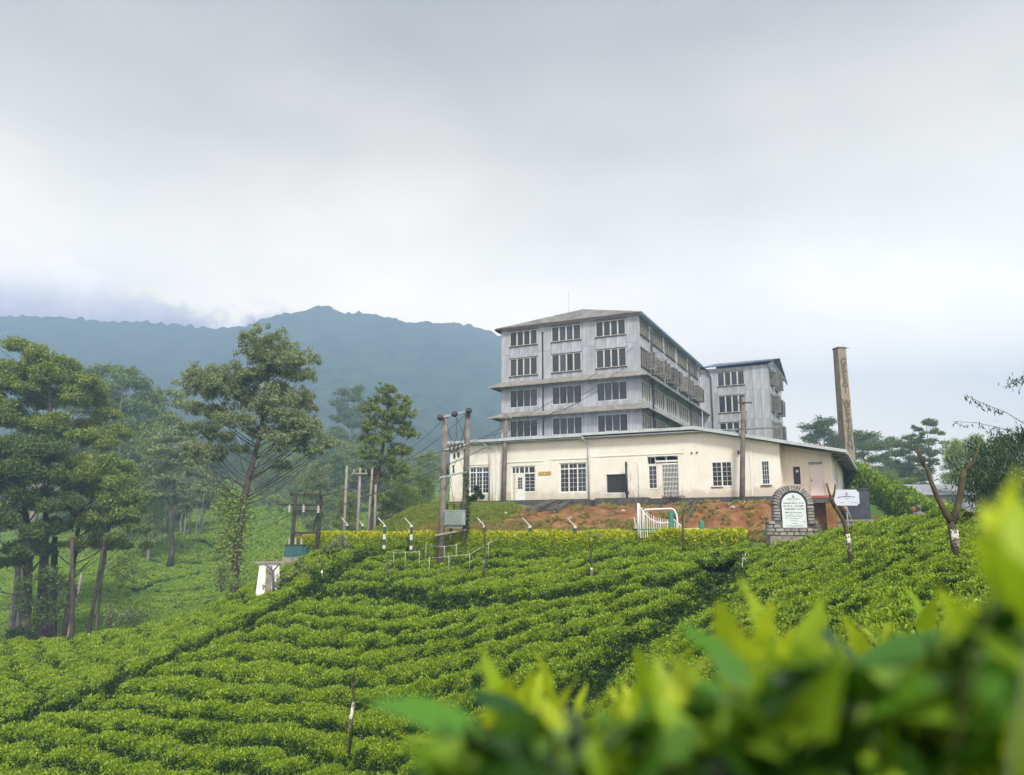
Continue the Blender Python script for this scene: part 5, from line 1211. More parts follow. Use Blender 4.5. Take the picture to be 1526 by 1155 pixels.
def textline(parent, xc, z, width, h, y, mat, seed, gap=.22, arc=0.0):
    """a line of small lettering strokes, too fine in the photograph to read"""
    r_ = random.Random(seed); x = xc - width / 2; m_ = MB()
    while x < xc + width / 2 - h * .4:
        w = h * r_.uniform(.35, .6)
        if r_.random() > gap * .7:
            zz = z - arc * ((x - xc) / (width / 2)) ** 2
            for q in range(r_.choice((1, 2, 2))): xx = x + q * w * .6; m_.box(xx, xx + h * .16, y - .004, y, zz + r_.uniform(0, h * .12), zz + h * r_.uniform(.8, 1))
            m_.box(x, x + w * .75, y - .0035, y - .0002, zz + h * r_.choice((.0, .42, .80)), zz + h * r_.choice((.0, .42, .80)) + h * .16)
        x += w + h * .16
    o = m_.build('lettering', MT[mat], parent); o['kind'] = 'stuff'; return o
for i, (z, wd, h) in enumerate(((1.87, .50, .045), (1.80, .24, .018), (1.69, .78, .055), (1.575, .80, .055), (1.46, .80, .055), (1.33, .66, .028), (1.24, .72, .018), (1.18, .7, .016), (1.10, .45, .016), (1.02, .3, .016), (.91, .2, .022), (.83, .72, .016), (.78, .6, .016))): textline(pl, cx_, z, wd, h, -.251, 'ink', i, arc=.03 if i == 0 else 0)
plate([(cx_ + .028 * math.cos(t_) , 1.99 + .045 * math.sin(t_)) for t_ in np.linspace(0, 5.7, 8)], -.256, -.251).build('emblem', MT['ink'], pl); ubox('emblem', MT['ink'], pl, cx_ - .05, cx_ + .05, -.256, -.251, 1.93, 1.945)
for x, z in ((cx_ - .32, 1.14), (cx_ + .38, .99)): MB().tube([(x, -.25, z), (x, -.262, z)], .022, 8).build('red_mark', MT['redpt'], pl)
ubox('emblem', MT['ink'], pl, cx_ - .33, cx_ - .26, -.256, -.251, 1.33, 1.38)

# white notice board
nb0 = at(1265, 790, 30.5); NBD = thing('notice_board', 'white notched notice board with a crest on a slanting steel post', 'notice board', nb0, math.radians(-3))
w, h, n_ = .47, .30, .07; zc_ = 1.22
pts = [(-w + n_, zc_ - h), (w - n_, zc_ - h), (w - n_, zc_ - h + n_), (w, zc_ - h + n_), (w, zc_ + h - n_), (w - n_, zc_ + h - n_), (w - n_, zc_ + h), (-w + n_, zc_ + h), (-w + n_, zc_ + h - n_), (-w, zc_ + h - n_), (-w, zc_ - h + n_), (-w + n_, zc_ - h + n_)]
bd = plate(pts, -.03, 0).build('board', MT['signwhite'], NBD)
textline(bd, 0, zc_ + .02, .68, .05, -.031, 'bluegrey', 5, gap=.12, arc=.04); textline(bd, 0, zc_ - .05, .2, .018, -.031, 'bluegrey', 6); textline(bd, -.22, zc_ - .2, .18, .018, -.031, 'bluegrey', 7); textline(bd, .27, zc_ - .2, .2, .024, -.031, 'bluegrey', 8)
for a, b, z0, z1 in ((-.008, .008, .12, .22), (-.03, .03, .15, .165), (-.045, .045, .10, .115)): ubox('emblem', MT['bluegrey'], bd, a, b, -.036, -.031, zc_ + z0, zc_ + z1)
MB().tube([(-.10, .05, 1.05), (.13, .0, .40)], .03, 8).tube([(.0, .05, 1.3), (.0, .05, -.4)], .025, 8).build('post', MT['greyroof'], NBD)

# pruned shade trees and sticks in the tea
def stub_tree(name, label, base, branches, cat='pruned tree', lime=None, leaves=None, mat='mossbark'):
    """base/branches in pixels at one distance: [(x, y, radius)] chains"""
    x, y, D = base; b0 = at(x, y, D); o = thing(name, label, cat, b0)
    for k, (ch, up) in enumerate(branches):
        P = [at(px, py, D) - b0 + np.array([0, (q * .008), 0]) for q, (px, py, r_) in enumerate(ch)]; R = [r_ * .62 for _, _, r_ in ch]
        if k == 0: P[0] = P[0] - np.array([0, 0, .7])
        MB().tube([tuple(p_) for p_ in P], R, 9).build('trunk' if k == 0 else 'limb', MT[mat], o)
    if lime:
        P = [at(px, py, D) - b0 for px, py, r_ in lime]; MB().tube([tuple(p_) for p_ in P], [r_ * .66 for _, _, r_ in lime], 9).build('whitewash', MT['limewash'], o)
    if leaves:
        for (px, py, rad, n) in leaves:
            c_ = at(px, py, D) - b0; P = c_ + np.random.RandomState(int(px)).normal(0, rad, (n, 3)); V, F = leaf_cards(P, .09, np.random.RandomState(int(py)), aspect=.5); tag(link('leaves', np_mesh('leaves', V, F), MT['limeleaf'], o), kind='stuff')
    return o
stub_tree('pruned_tree', 'thick lopped tree forking into two bare arms on the right hand tea spur', (1424, 817, 18.5),
          [([(1424, 817, .13), (1421, 795, .135), (1418, 778, .15)], 0), ([(1418, 780, .12), (1408, 762, .11), (1398, 742, .10), (1390, 722, .085), (1383, 700, .07), (1374, 688, .06)], 1), ([(1419, 780, .13), (1427, 757, .13), (1432, 735, .12), (1435, 712, .11), (1438, 700, .11)], 1),
           ([(1377, 692, .045), (1370, 678, .04), (1362, 668, .03)], 1), ([(1376, 690, .045), (1371, 675, .04), (1367, 664, .03)], 1), ([(1439, 702, .07), (1450, 690, .045), (1456, 676, .03), (1461, 662, .025)], 1)], lime=[(1424, 814, .138), (1422.5, 800, .142), (1421, 789, .143)])
stub_tree('pruned_tree', 'slim pruned tree with two stubby prongs in front of the white notice board', (1266, 822, 22.5),
          [([(1266, 824, .085), (1264, 800, .085), (1258, 778, .09), (1250, 762, .10), (1243, 752, .10)], 0), ([(1243, 754, .085), (1240, 745, .095), (1238, 738, .085)], 1), ([(1238, 741, .05), (1235, 731, .04), (1232, 720, .035)], 1), ([(1242, 741, .05), (1244, 732, .04), (1245, 722, .035)], 1)], lime=[(1266, 822, .09), (1264.8, 806, .089), (1263, 796, .088)])
stub_tree('shade_sapling', 'leafless budding sapling standing at the top of the tea rows below the culvert', (881, 858, 33.5),
          [([(881, 860, .06), (882, 845, .07), (881, 825, .06), (879, 812, .05)], 0), ([(880, 815, .045), (877, 805, .04), (878, 795, .025)], 1), ([(881, 815, .04), (886, 806, .035), (888, 797, .025)], 1), ([(887, 806, .02), (892, 799, .015)], 1)], leaves=[(877, 793, .10, 40), (889, 795, .12, 50), (895, 800, .05, 12)], lime=[(881, 858, .075), (881.6, 846, .075)])
stub_tree('shade_sapling', 'sapling with new leaves in front of the right half of the gate', (1017, 812, 35.2),
          [([(1017, 815, .08), (1018, 795, .075), (1017, 772, .06), (1018, 760, .05)], 0), ([(1018, 762, .04), (1022, 752, .03)], 1)], leaves=[(1017, 757, .13, 60), (1021, 750, .13, 60), (1016, 767, .09, 30)])
stub_tree('shade_sapling', 'thin knobbly sapling standing right of the tall pole frame', (721, 842, 37.5),
          [([(721, 845, .045), (722, 828, .05), (723, 812, .045), (722, 800, .06), (723, 784, .05), (721, 776, .04)], 0), ([(722, 800, .02), (728, 790, .012)], 1)], lime=[(721, 842, .052), (721.4, 834, .053)])
stub_tree('shade_sapling', 'bare crooked stick with a whitewashed foot low in the middle tea', (522, 1084, 24.2),
          [([(522, 1086, .06), (524, 1068, .075), (528, 1045, .065), (526, 1030, .06), (525, 1014, .055)], 0), ([(526, 1016, .045), (527, 1003, .035), (532, 992, .025), (538, 984, .012)], 1)], lime=[(521.5, 1084, .075), (523, 1070, .08), (527.5, 1046, .07)])
stub_tree('shade_sapling', 'little leafy sapling with a white foot left of the tall pole frame', (579, 856, 40), [([(579, 858, .05), (579, 846, .05), (577, 835, .03)], 0)], leaves=[(578, 838, .16, 90), (577, 846, .12, 50)], lime=[(579, 855, .055), (579, 849, .055)])
stub_tree('shade_sapling', 'short white painted stub with thin shoots near the white kiosk', (480, 861, 42.5), [([(480, 863, .06), (479.5, 850, .06), (479, 835, .02), (483, 822, .012)], 0)], leaves=[(480, 840, .2, 30), (484, 828, .15, 20)], lime=[(480, 862, .068), (479.6, 850, .066)])
stub_tree('fallen_stick', 'pale stick lying crossed over the low tea left of the monument', (1108, 838, 29.5), [([(1103, 838, .03), (1107, 832, .028), (1112, 825, .02)], 0), ([(1106, 827, .02), (1110, 833, .02), (1114, 838, .015)], 1)], cat='stick', mat='limewash')

# people beyond the crest of the spur
def person(label, p, rz, shirt, hair_mat, skin=(.16, .08, .05), cap=False, h=1.62, lean=0.0):
    o = thing('person', label, 'person', p, rz)
    k = h / 1.7; me = bpy.data.meshes.new('body')
    V = [(0, 0, .95), (0, 0, 1.12), (0, 0, 1.36), (0, -.01, 1.48), (0, -.02, 1.56), (0, -.03, 1.68), (.10, 0, .90), (.11, -.03, .50), (.11, .02, .09), (.11, -.14, .03), (-.10, 0, .90), (-.11, .05, .50), (-.11, .12, .09), (-.11, -.02, .03),
         (.18, 0, 1.38), (.24, .02, 1.10), (.24, -.10, .88), (.24, -.14, .80), (-.18, 0, 1.38), (-.24, .02, 1.10), (-.22, -.14, .92), (-.20, -.20, .87)]
    E_ = [(0, 1), (1, 2), (2, 3), (3, 4), (4, 5), (0, 6), (6, 7), (7, 8), (8, 9), (0, 10), (10, 11), (11, 12), (12, 13), (2, 14), (14, 15), (15, 16), (16, 17), (2, 18), (18, 19), (19, 20), (20, 21)]
    R = [.13, .12, .14, .06, .07, .085, .09, .065, .045, .035, .09, .065, .045, .035, .065, .045, .032, .03, .065, .045, .032, .03]
    me.from_pydata([(x * k, y * k + lean * z, z * k) for x, y, z in V], E_, []); bo = link('body', me, None, o)
    md = bo.modifiers.new('skin', 'SKIN'); 
    for i, r_ in enumerate(R): me.skin_vertices[0].data[i].radius = (r_ * k, r_ * k * .85)
    me.skin_vertices[0].data[0].use_root = True
    bo.modifiers.new('sub', 'SUBSURF').levels = 1; bo.modifiers['sub'].render_levels = 2
    me.materials.append(skin_mat)
    def shell(name, rings, mat, n=14):
        m_ = MB()
        for (z0, a0, b0, y0), (z1, a1, b1, y1) in zip(rings[:-1], rings[1:]):
            Vv = [(a * math.cos(t_) * k, (y + b * math.sin(t_)) * k + lean * z, z * k) for z, a, b, y in ((z0, a0, b0, y0), (z1, a1, b1, y1)) for t_ in np.linspace(0, 2 * math.pi, n, endpoint=False)]
            m_.add(Vv, [(i, (i + 1) % n, n + (i + 1) % n, n + i) for i in range(n)], True)
        return m_.build(name, mat, o)
    shell('shirt', [(.82, .19, .14, 0), (.95, .185, .14, 0), (1.15, .175, .135, 0), (1.32, .215, .145, 0), (1.42, .20, .12, 0), (1.47, .10, .08, -.01), (1.50, .065, .065, -.01)], shirt)
    for sx in (-1, 1): MB().tube([(sx * .17 * k, 0, 1.41 * k), (sx * .215 * k, .01, 1.28 * k), (sx * .25 * k, .02 * k, 1.10 * k)], [.085 * k, .075 * k, .062 * k], 10).build('sleeve', shirt, o)
    for sx in (-1, 1): MB().tube([(sx * .09 * k, 0, .95 * k), (sx * .11 * k, .01, .5 * k), (sx * .11 * k, .04 + .05 * (sx < 0), .1 * k)], [.115 * k, .085 * k, .07 * k], 10).build('trouser_leg', MT['bluegrey'], o)
    shell('cap' if cap else 'hair', [(1.60, .092, .10, .0), (1.66, .098, .105, -.01), (1.72, .088, .095, -.02), (1.765, .06, .065, -.02), (1.785, .015, .02, -.02)], hair_mat)
    if cap: MB().box(-.07 * k, .07 * k, -.20 * k, -.09 * k, 1.655 * k, 1.675 * k).build('cap_peak', hair_mat, o)
    MB().add([(-.012, -.095, 1.61), (.012, -.095, 1.61), (0, -.125, 1.615), (0, -.095, 1.655)], [(0, 1, 2), (1, 3, 2), (3, 0, 2)]).build('nose', skin_mat, o, scale=k)
    return o
skin_mat = M_surf('skin', (.14, .075, .045), (.19, .10, .065), 6, .6)
cloth = [M_surf('dark_cloth', (.015, .018, .022), (.03, .03, .035), 8, .9), M_surf('plaid_cloth', (.12, .10, .12), (.26, .24, .27), 14, .9), M_surf('blue_cloth', (.09, .11, .18), (.14, .16, .24), 8, .9)]
redcap = M_surf('red_headcloth', (.30, .09, .05), (.38, .13, .08), 9, .9)
def gp(x, D, yh, h=1.62): a = at(x, yh, D); return (a[0], a[1], a[2] - h * 1.05)
person('person in dark clothes with a russet headcloth at the left of the pair', gp(1360, 34, 755), .5, cloth[0], redcap)
person('person in a grey plaid shirt and grey cap beside the green bank', gp(1369, 33.3, 752), -.5, cloth[1], cloth[1], cap=True)
person('dark haired person in a blue shirt seen behind the forked pruned tree', gp(1399, 33.5, 757.5), 3.0, cloth[2], MT['black'])
person('person of whom only a white cap shows above the tea crest', gp(1450, 33, 768.5), .3, cloth[2], MT['white'], cap=True)

st_rng = random.Random(31)
for k, (s_q, c_q, lab) in enumerate(((-1.9, -3.6, 'pale loose stone on the bare earth left of the gate'), (-4.6, -5.2, 'pale loose stone on the earth below the concrete slab'), (4.6, -4.6, 'small stone on the orange bank right of the gate'), (-9.4, -4.2, 'small pale stone at the edge of the grass'))):
    q = loc(s_q, c_q); o = link('loose_stone', stone_me[k % 4], None, None, p=(q[0], q[1], gz(q[0], q[1]) + .03), rot=(.2, .3, k), scale=(.13, .10, .07)); tag(o, lab, 'stone', 'loose stones on the bank')
    o.material_slots[0].link = 'OBJECT'; o.material_slots[0].material = MT['limewash']
# ------------------------------------------------------------------ trees
def bez(a, c, b, n=6):
    return [tuple(a * (1 - t_) ** 2 + c * 2 * t_ * (1 - t_) + b * t_ * t_) for t_ in np.linspace(0, 1, n)]
def clump_cloud(cent, rad, n, size, rg, flat=.55, shell=.45, up=.4, aspect=.45, droop=0.0):
    V_, F_, b = [], [], 0
    for c_, r_ in zip(cent, rad):
        k = max(12, int(n * (r_ / np.mean(rad)) ** 2)); d = rg.normal(size=(k, 3)); d /= np.linalg.norm(d, axis=1)[:, None]; d[:, 2] = np.where(d[:, 2] < 0, d[:, 2] * (.45 if flat < .7 else .9), d[:, 2])
        lump = 1 + .28 * np.sin(d[:, 0] * 5 + c_[0]) * np.cos(d[:, 1] * 4.3 + c_[1]) + .12 * rg.normal(size=k)
        p_ = d * (r_ * (rg.rand(k) ** shell) * lump)[:, None]; p_[:, 2] *= flat; p_[:, 2] -= droop * rg.rand(k) * r_
        V, F = leaf_cards(c_ + p_, size * (.6 + .8 * rg.rand(k)), rg, up, aspect, normals=d * .5); V_.append(V); F_.append(F + b); b += len(V)
    return np.concatenate(V_), np.concatenate(F_)
def build_tree_meshes(trunk, clumps, limb_r, n_leaf, leaf, seed, flat=.55, twigs=3, attach=None, shell=.45, up=.4, aspect=.45, sub=5, subr=.42, droop=0.0, spread=1.0):
    """trunk: [(x,y,z,r)]; clumps: [(x,y,z,r)]: each is fed by a limb leaving the trunk lower down and broken into smaller tufts"""
    rg = np.random.RandomState(seed); T_ = np.array(trunk, float); mb = MB(); mb.tube([tuple(p_[:3]) for p_ in T_], list(T_[:, 3]), 10)
    cz = T_[:, 2]; cent, rad = [], []
    for (x, y, z, r_) in clumps:
        c_ = np.array([x, y, z]); hd = np.hypot(x - np.interp(z, cz, T_[:, 0]), y - np.interp(z, cz, T_[:, 1]))
        za = min(max(z - hd * (attach or .9) - r_ * .8, cz[0] + (cz[-1] - cz[0]) * (.22 if flat < .7 else .33)), cz[-1] - .02)
        a = np.array([np.interp(za, cz, T_[:, 0]), np.interp(za, cz, T_[:, 1]), za]); ra = np.interp(za, cz, T_[:, 3])
        e = c_ - np.array([0, 0, r_ * .25]); m_ = a + (e - a) * np.array([.62, .62, .38]) + rg.normal(0, hd * .06 + .02, 3)
        r0 = min(ra * .5, limb_r * .5 * (.5 + .5 * hd / 4)); mb.tube(bez(a, m_, e), list(np.linspace(r0, r0 * .28, 6)), 6)
        for k in range(sub):
            d = rg.normal(size=3); d[2] = abs(d[2]) * .6 - .15; d /= np.linalg.norm(d); tcen = c_ + d * r_ * spread * np.array([1.25, 1.25, .9 * flat + .3]) * rg.uniform(.4, 1.0)
            cent.append(tcen); rad.append(r_ * subr * rg.uniform(1.0, 1.75))
            if k < twigs: mb.tube([tuple(e - (e - a) * .12), tuple((e + tcen) / 2 + rg.normal(0, .05, 3)), tuple(tcen)], [r0 * .3, r0 * .18, r0 * .08], 4)
    V, F = clump_cloud(cent, rad, n_leaf, leaf, rg, flat, shell, up, aspect, droop)
    return mb.mesh('trunk'), np_mesh('crown', V, F)
def put_tree(meshes, name, label, p, rz, s_, bark, leafm, group=None, cat='tree'):
    o = thing(name, label, cat, p, rz, group); o.scale = (s_,) * 3 if not hasattr(s_, '__len__') else s_
    tm, cm = meshes
    for me, mt, nm in ((tm, bark, 'trunk'), (cm, leafm, 'crown')):
        q = bpy.data.objects.new(nm, me); col.objects.link(q); q.parent = o
        if not me.materials: me.materials.append(MT[mt])
        q.material_slots[0].link = 'OBJECT'; q.material_slots[0].material = MT[mt]
        if nm == 'crown': q['kind'] = 'stuff'
    return o
def px_tree(D, base, trunk, clumps, depth_r, seed, **k):
    """read a particular tree off the photograph: pixels to metres at distance D, depth spread invented"""
    b0 = at(base[0], base[1], D); g = np.array([b0[0], D, min(gz(b0[0], D), b0[2])]); rg = np.random.RandomState(seed); q = D / 1180.0
    T_ = [(0, 0, -.4, trunk[0][2] * 1.15)] + [tuple(at(x, y, D) - g) + (r_,) for x, y, r_ in trunk]
    C_ = []
    for x, y, r_ in clumps:
        p_ = at(x, y, D) - g; C_.append((p_[0], rg.uniform(-1, 1) * depth_r, p_[2], r_ * q))
        if depth_r > 1.5 and rg.rand() < .5: C_.append((p_[0] * .8 + rg.normal(0, .3), -rg.uniform(.2, 1) * depth_r * np.sign(C_[-1][1]), p_[2] + rg.normal(0, .4), r_ * q * .9))
    return build_tree_meshes(T_, C_, seed=seed, **k), g

# the big spreading silver oak
m_, g_ = px_tree(60, (349, 880), [(349, 875, .32), (352, 840, .30), (357, 790, .27), (364, 745, .25), (372, 705, .22), (382, 670, .18), (389, 640, .15), (394, 600, .11), (398, 550, .07), (402, 515, .035)],
    [(402, 514, 15), (425, 528, 12), (449, 532, 11), (455, 548, 9), (385, 536, 13), (415, 552, 17), (444, 562, 12), (370, 556, 11), (345, 560, 14), (395, 575, 16), (300, 562, 12), (285, 560, 8), (315, 582, 17), (292, 580, 11), (340, 590, 16), (365, 600, 15), (425, 590, 16), (450, 596, 10), (400, 612, 14), (330, 620, 14), (300, 612, 12), (355, 635, 13), (435, 622, 13), (455, 630, 9), (285, 640, 10), (318, 650, 12), (378, 646, 10), (410, 645, 11),
     (440, 655, 12), (465, 648, 10), (480, 655, 9), (455, 668, 10), (476, 674, 8), (470, 640, 8), (490, 664, 6), (300, 672, 9), (325, 676, 9), (283, 676, 8), (345, 668, 8), (430, 672, 8), (308, 690, 6)],
    2.6, 11, limb_r=.09, n_leaf=44, leaf=.18, flat=1.0, twigs=7, attach=.75, shell=.6, sub=32, subr=.36, aspect=.38, spread=1.75)
big = put_tree(m_, 'silver_oak', 'tall spreading tree with open feathery crown standing alone before the mountain', g_, 0, 1, 'bark', 'oak')
q_ = np.array([at(x, y, 60) for x, y in ((349, 880), (352, 840), (357, 790), (364, 745))]) - g_; rgc = np.random.RandomState(4)
t_ = rgc.rand(2600); P = np.c_[[np.interp(t_, np.linspace(0, 1, 4), q_[:, k]) for k in range(3)]].T + rgc.normal(0, 1, (2600, 3)) * np.array([.62, .5, .5]); P[:, 0] -= .25
V, F = leaf_cards(P, .24, rgc); tag(link('climbing_foliage', np_mesh('climbing_foliage', V, F), MT['limeleaf'], big), kind='stuff')
V, F = clump_cloud([tuple(at(x, y, 60) - g_) for x, y in ((338, 735), (330, 762), (345, 790), (352, 752), (335, 815), (366, 770), (330, 852))], [1.0, 1.1, .9, 1.0, .9, .8, .8], 260, .24, rgc, 1.2)
tag(link('climbing_foliage', np_mesh('climbing_foliage', V, F), MT['limeleaf'], big), kind='stuff')

# slender tree left of the twin poles
m_, g_ = px_tree(66, (552, 812), [(548, 812, .24), (556, 760, .22), (562, 715, .18), (570, 670, .13), (577, 630, .09), (580, 592, .04)],
    [(580, 588, 8), (570, 600, 9), (592, 602, 11), (605, 622, 10), (552, 614, 8), (575, 625, 12), (560, 640, 10), (595, 642, 12), (612, 650, 7), (547, 655, 8), (570, 660, 11), (590, 672, 10), (605, 676, 6), (555, 682, 9), (575, 692, 9), (545, 706, 8), (562, 716, 8), (590, 702, 7), (553, 740, 8), (567, 745, 7)],
    1.5, 21, limb_r=.08, n_leaf=60, leaf=.17, flat=1.0, twigs=5, attach=1.0, shell=.6, sub=26, subr=.34, aspect=.4, spread=1.7)
put_tree(m_, 'slender_tree', 'slender light green tree rising between the concrete poles and the tall pole frame', g_, 0, 1, 'bark', 'limeleaf')

# the gum trees massed at the left
m_, g_ = px_tree(74, (20, 940), [(20, 945, .45), (28, 880, .40), (45, 800, .36), (58, 730, .30), (68, 660, .24), (76, 610, .17), (72, 560, .09)],
    [(60, 530, 18), (38, 542, 17), (88, 545, 18), (108, 550, 14), (15, 560, 18), (-8, 562, 20), (55, 560, 18), (95, 572, 20), (130, 580, 16), (30, 585, 18), (5, 600, 20), (150, 575, 10), (120, 600, 16), (75, 590, 14), (145, 615, 14), (160, 640, 14), (-20, 610, 20), (20, 628, 22), (50, 640, 16), (110, 640, 18), (140, 655, 18), (170, 665, 14), (85, 660, 15)],
    4.5, 31, limb_r=.16, n_leaf=330, leaf=.23, flat=.7, twigs=3, attach=1.0, shell=.4, sub=11, subr=.52, spread=1.2)
put_tree(m_, 'gum_tree', 'largest gum tree at the far left with layered domed foliage', g_, 0, 1, 'palebark', 'euc')
m_, g_ = px_tree(64, (42, 955), [(38, 955, .40), (40, 900, .36), (42, 840, .32), (40, 780, .25), (30, 720, .16), (35, 690, .08)],
    [(30, 672, 24), (70, 678, 24), (0, 690, 24), (50, 705, 26), (90, 715, 24), (15, 730, 28), (60, 750, 26), (100, 755, 20), (-10, 765, 26), (30, 780, 24), (80, 795, 20), (0, 820, 20), (-15, 850, 16), (50, 825, 14)],
    4.0, 41, limb_r=.15, n_leaf=340, leaf=.22, flat=.75, twigs=3, attach=.7, shell=.4, sub=10, subr=.44)
put_tree(m_, 'gum_tree', 'dark leafed tree in front of the largest gum at the far left', g_, 0, 1, 'bark', 'eucdark')
m_, g_ = px_tree(68, (108, 945), [(96, 948, .24), (104, 880, .22), (112, 820, .19), (120, 760, .15), (122, 700, .08)],
    [(120, 690, 20), (150, 700, 20), (175, 712, 16), (100, 715, 18), (135, 735, 22), (170, 745, 18), (190, 735, 12), (115, 770, 20), (150, 780, 18), (180, 775, 14), (90, 790, 16), (130, 810, 14), (165, 810, 12)],
    3.2, 51, limb_r=.11, n_leaf=280, leaf=.21, flat=.8, twigs=3, attach=.8, sub=10, subr=.46)
put_tree(m_, 'gum_tree', 'bushy yellowish tree on slim dark stems in the middle of the left hand grove', g_, 0, 1, 'bark', 'euc')
m_, g_ = px_tree(66, (133, 935), [(133, 938, .16), (143, 880, .15), (152, 830, .14), (160, 780, .12), (170, 720, .08)],
    [(175, 700, 14), (195, 720, 14), (205, 742, 12), (182, 745, 14), (200, 768, 12), (170, 775, 12), (212, 790, 9), (190, 800, 10), (160, 740, 12), (205, 815, 9)],
    2.0, 61, limb_r=.07, n_leaf=90, leaf=.22, flat=1.0, twigs=3, attach=1.0, sub=11, subr=.42)
put_tree(m_, 'leaning_tree', 'leaning slim tree with loose light foliage at the right edge of the grove', g_, 0, 1, 'bark', 'limeleaf')
# more stems in the grove, some pale, leaning
for lab, pts, D, mt in (('pair of very pale smooth trunks at the foot of the far left trees', [(15, 945, .30), (24, 880, .26), (30, 820, .22), (36, 740, .16)], 70, 'palebark'),
                        ('thick dark trunk in the shade of the grove', [(62, 950, .5), (64, 880, .42), (66, 820, .32), (68, 760, .2)], 67, 'bark'),
                        ('second thick dark trunk just right of the shaded one', [(78, 948, .34), (80, 870, .30), (82, 800, .22)], 69, 'bark'),
                        ('straight dark stem left of the leaning pale pole', [(107, 940, .16), (108, 880, .15), (107, 800, .12)], 62, 'bark'),
                        ('white barked leaning stem high in the right of the grove', [(150, 870, .14), (158, 820, .14), (164, 780, .13), (170, 730, .10)], 72, 'palebark')):
    P = [at(x, y, D) for x, y, r_ in pts]; g_ = np.array([P[0][0], D, min(P[0][2], gz(P[0][0], D))]); o = thing('tree_trunk', lab, 'tree', g_)
    MB().tube([(0, 0, -.4)] + [tuple(p_ - g_) for p_ in P], [pts[0][2] * 1.1] + [r_ for _, _, r_ in pts], 10).build('trunk', MT[mt], o)
hpole('utility_pole', 'leaning pale pole between dark stems at the foot of the grove', 112, 855, 122, 63, .13, MT['greypole'], group='single utility poles', base_drop=1.5)
# dark undergrowth at the foot of the grove and shrubs on the rim of the near slope
def shrub(name, label, px, D, clumps, leafm, leaf=.2, n=150, seed=1, flat=.9, cat='shrub', group=None, stem=True):
    b0 = at(px[0], px[1], D); g = np.array([b0[0], D, b0[2] - .2]); rg = np.random.RandomState(seed); o = thing(name, label, cat, g, 0, group); q = D / 1180.0
    cent = [tuple(at(x, y, D) - g + np.array([0, rg.uniform(-.6, .6) * r_ * q, 0])) for x, y, r_ in clumps]; rad = [r_ * q for *_, r_ in clumps]
    V, F = clump_cloud(cent, rad, n, leaf, rg, flat, .45, .6); c_ = link('foliage', np_mesh('foliage', V, F), MT[leafm], o); c_['kind'] = 'stuff'
    mb = MB()
    for c0_ in cent: mb.tube([(0, 0, -.3), tuple(np.array(c0_) * [.5, .5, .4]), c0_], [.05 * q * 20 / 1.2 * .06 + .02, .03, .012], 5)
    if stem: mb.build('stem', MT['bark'], o)
    return o
shrub('shrub', 'dark undergrowth at the foot of the far left trunks', (50, 945), 63, [(50, 925, 14), (75, 918, 14), (95, 900, 14), (65, 900, 16), (35, 900, 14), (90, 870, 16), (112, 880, 12), (75, 860, 20), (40, 870, 14)], 'eucdark', .24, 260, 3)
shrub('shrub', 'low green shrub at the very base of the pale trunks', (30, 950), 58, [(15, 945, 8), (30, 940, 9), (45, 945, 8)], 'mature', .2, 160, 4)
shrub('shrub', 'airy shrub with sprawling light foliage on the rim of the near slope', (165, 940), 50, [(168, 915, 9), (172, 928, 8), (160, 925, 6), (185, 918, 7), (165, 902, 5)], 'oak', .13, 170, 5)
shrub('shrub', 'row of grey green shrubs just beyond the rim of the near slope', (200, 925), 56, [(185, 915, 8), (195, 912, 8), (208, 914, 7), (218, 916, 5)], 'oak', .14, 170, 6)
shrub('shrub', 'leafy branch hanging out of the grove over the far tea', (200, 860), 66, [(185, 840, 12), (200, 848, 12), (170, 850, 12), (210, 858, 8), (180, 862, 10), (195, 832, 9)], 'limeleaf', .18, 190, 7)
shrub('shrub', 'green shrub at the foot of the tall spreading tree', (330, 872), 57, [(325, 862, 8), (335, 855, 9), (342, 866, 8), (330, 845, 8)], 'limeleaf', .16, 200, 8)
shrub('shrub', 'dark pointed shrub against the left end of the cream wall', (708, 752), 55, [(706, 742, 6), (713, 736, 6), (710, 728, 5), (718, 740, 5), (700, 748, 6)], 'mature', .17, 200, 9)
shrub('shrub', 'tangled bushes on the grassy end of the bank', (640, 765), 58, [(632, 762, 7), (645, 755, 7), (655, 750, 8), (652, 765, 6), (640, 772, 6)], 'limeleaf', .16, 200, 10)
shrub('shrub', 'grey leaved bush by the left end of the hedge', (508, 822), 45, [(500, 810, 8), (510, 803, 8), (505, 818, 7), (515, 812, 6), (493, 818, 7)], 'oak', .12, 200, 12)
shrub('shrub', 'mixed weeds beside the white kiosk', (425, 868), 43, [(420, 862, 7), (430, 858, 8), (440, 853, 8), (450, 850, 7), (412, 870, 6), (460, 846, 6), (396, 874, 6), (448, 838, 5)], 'limeleaf', .12, 200, 13)

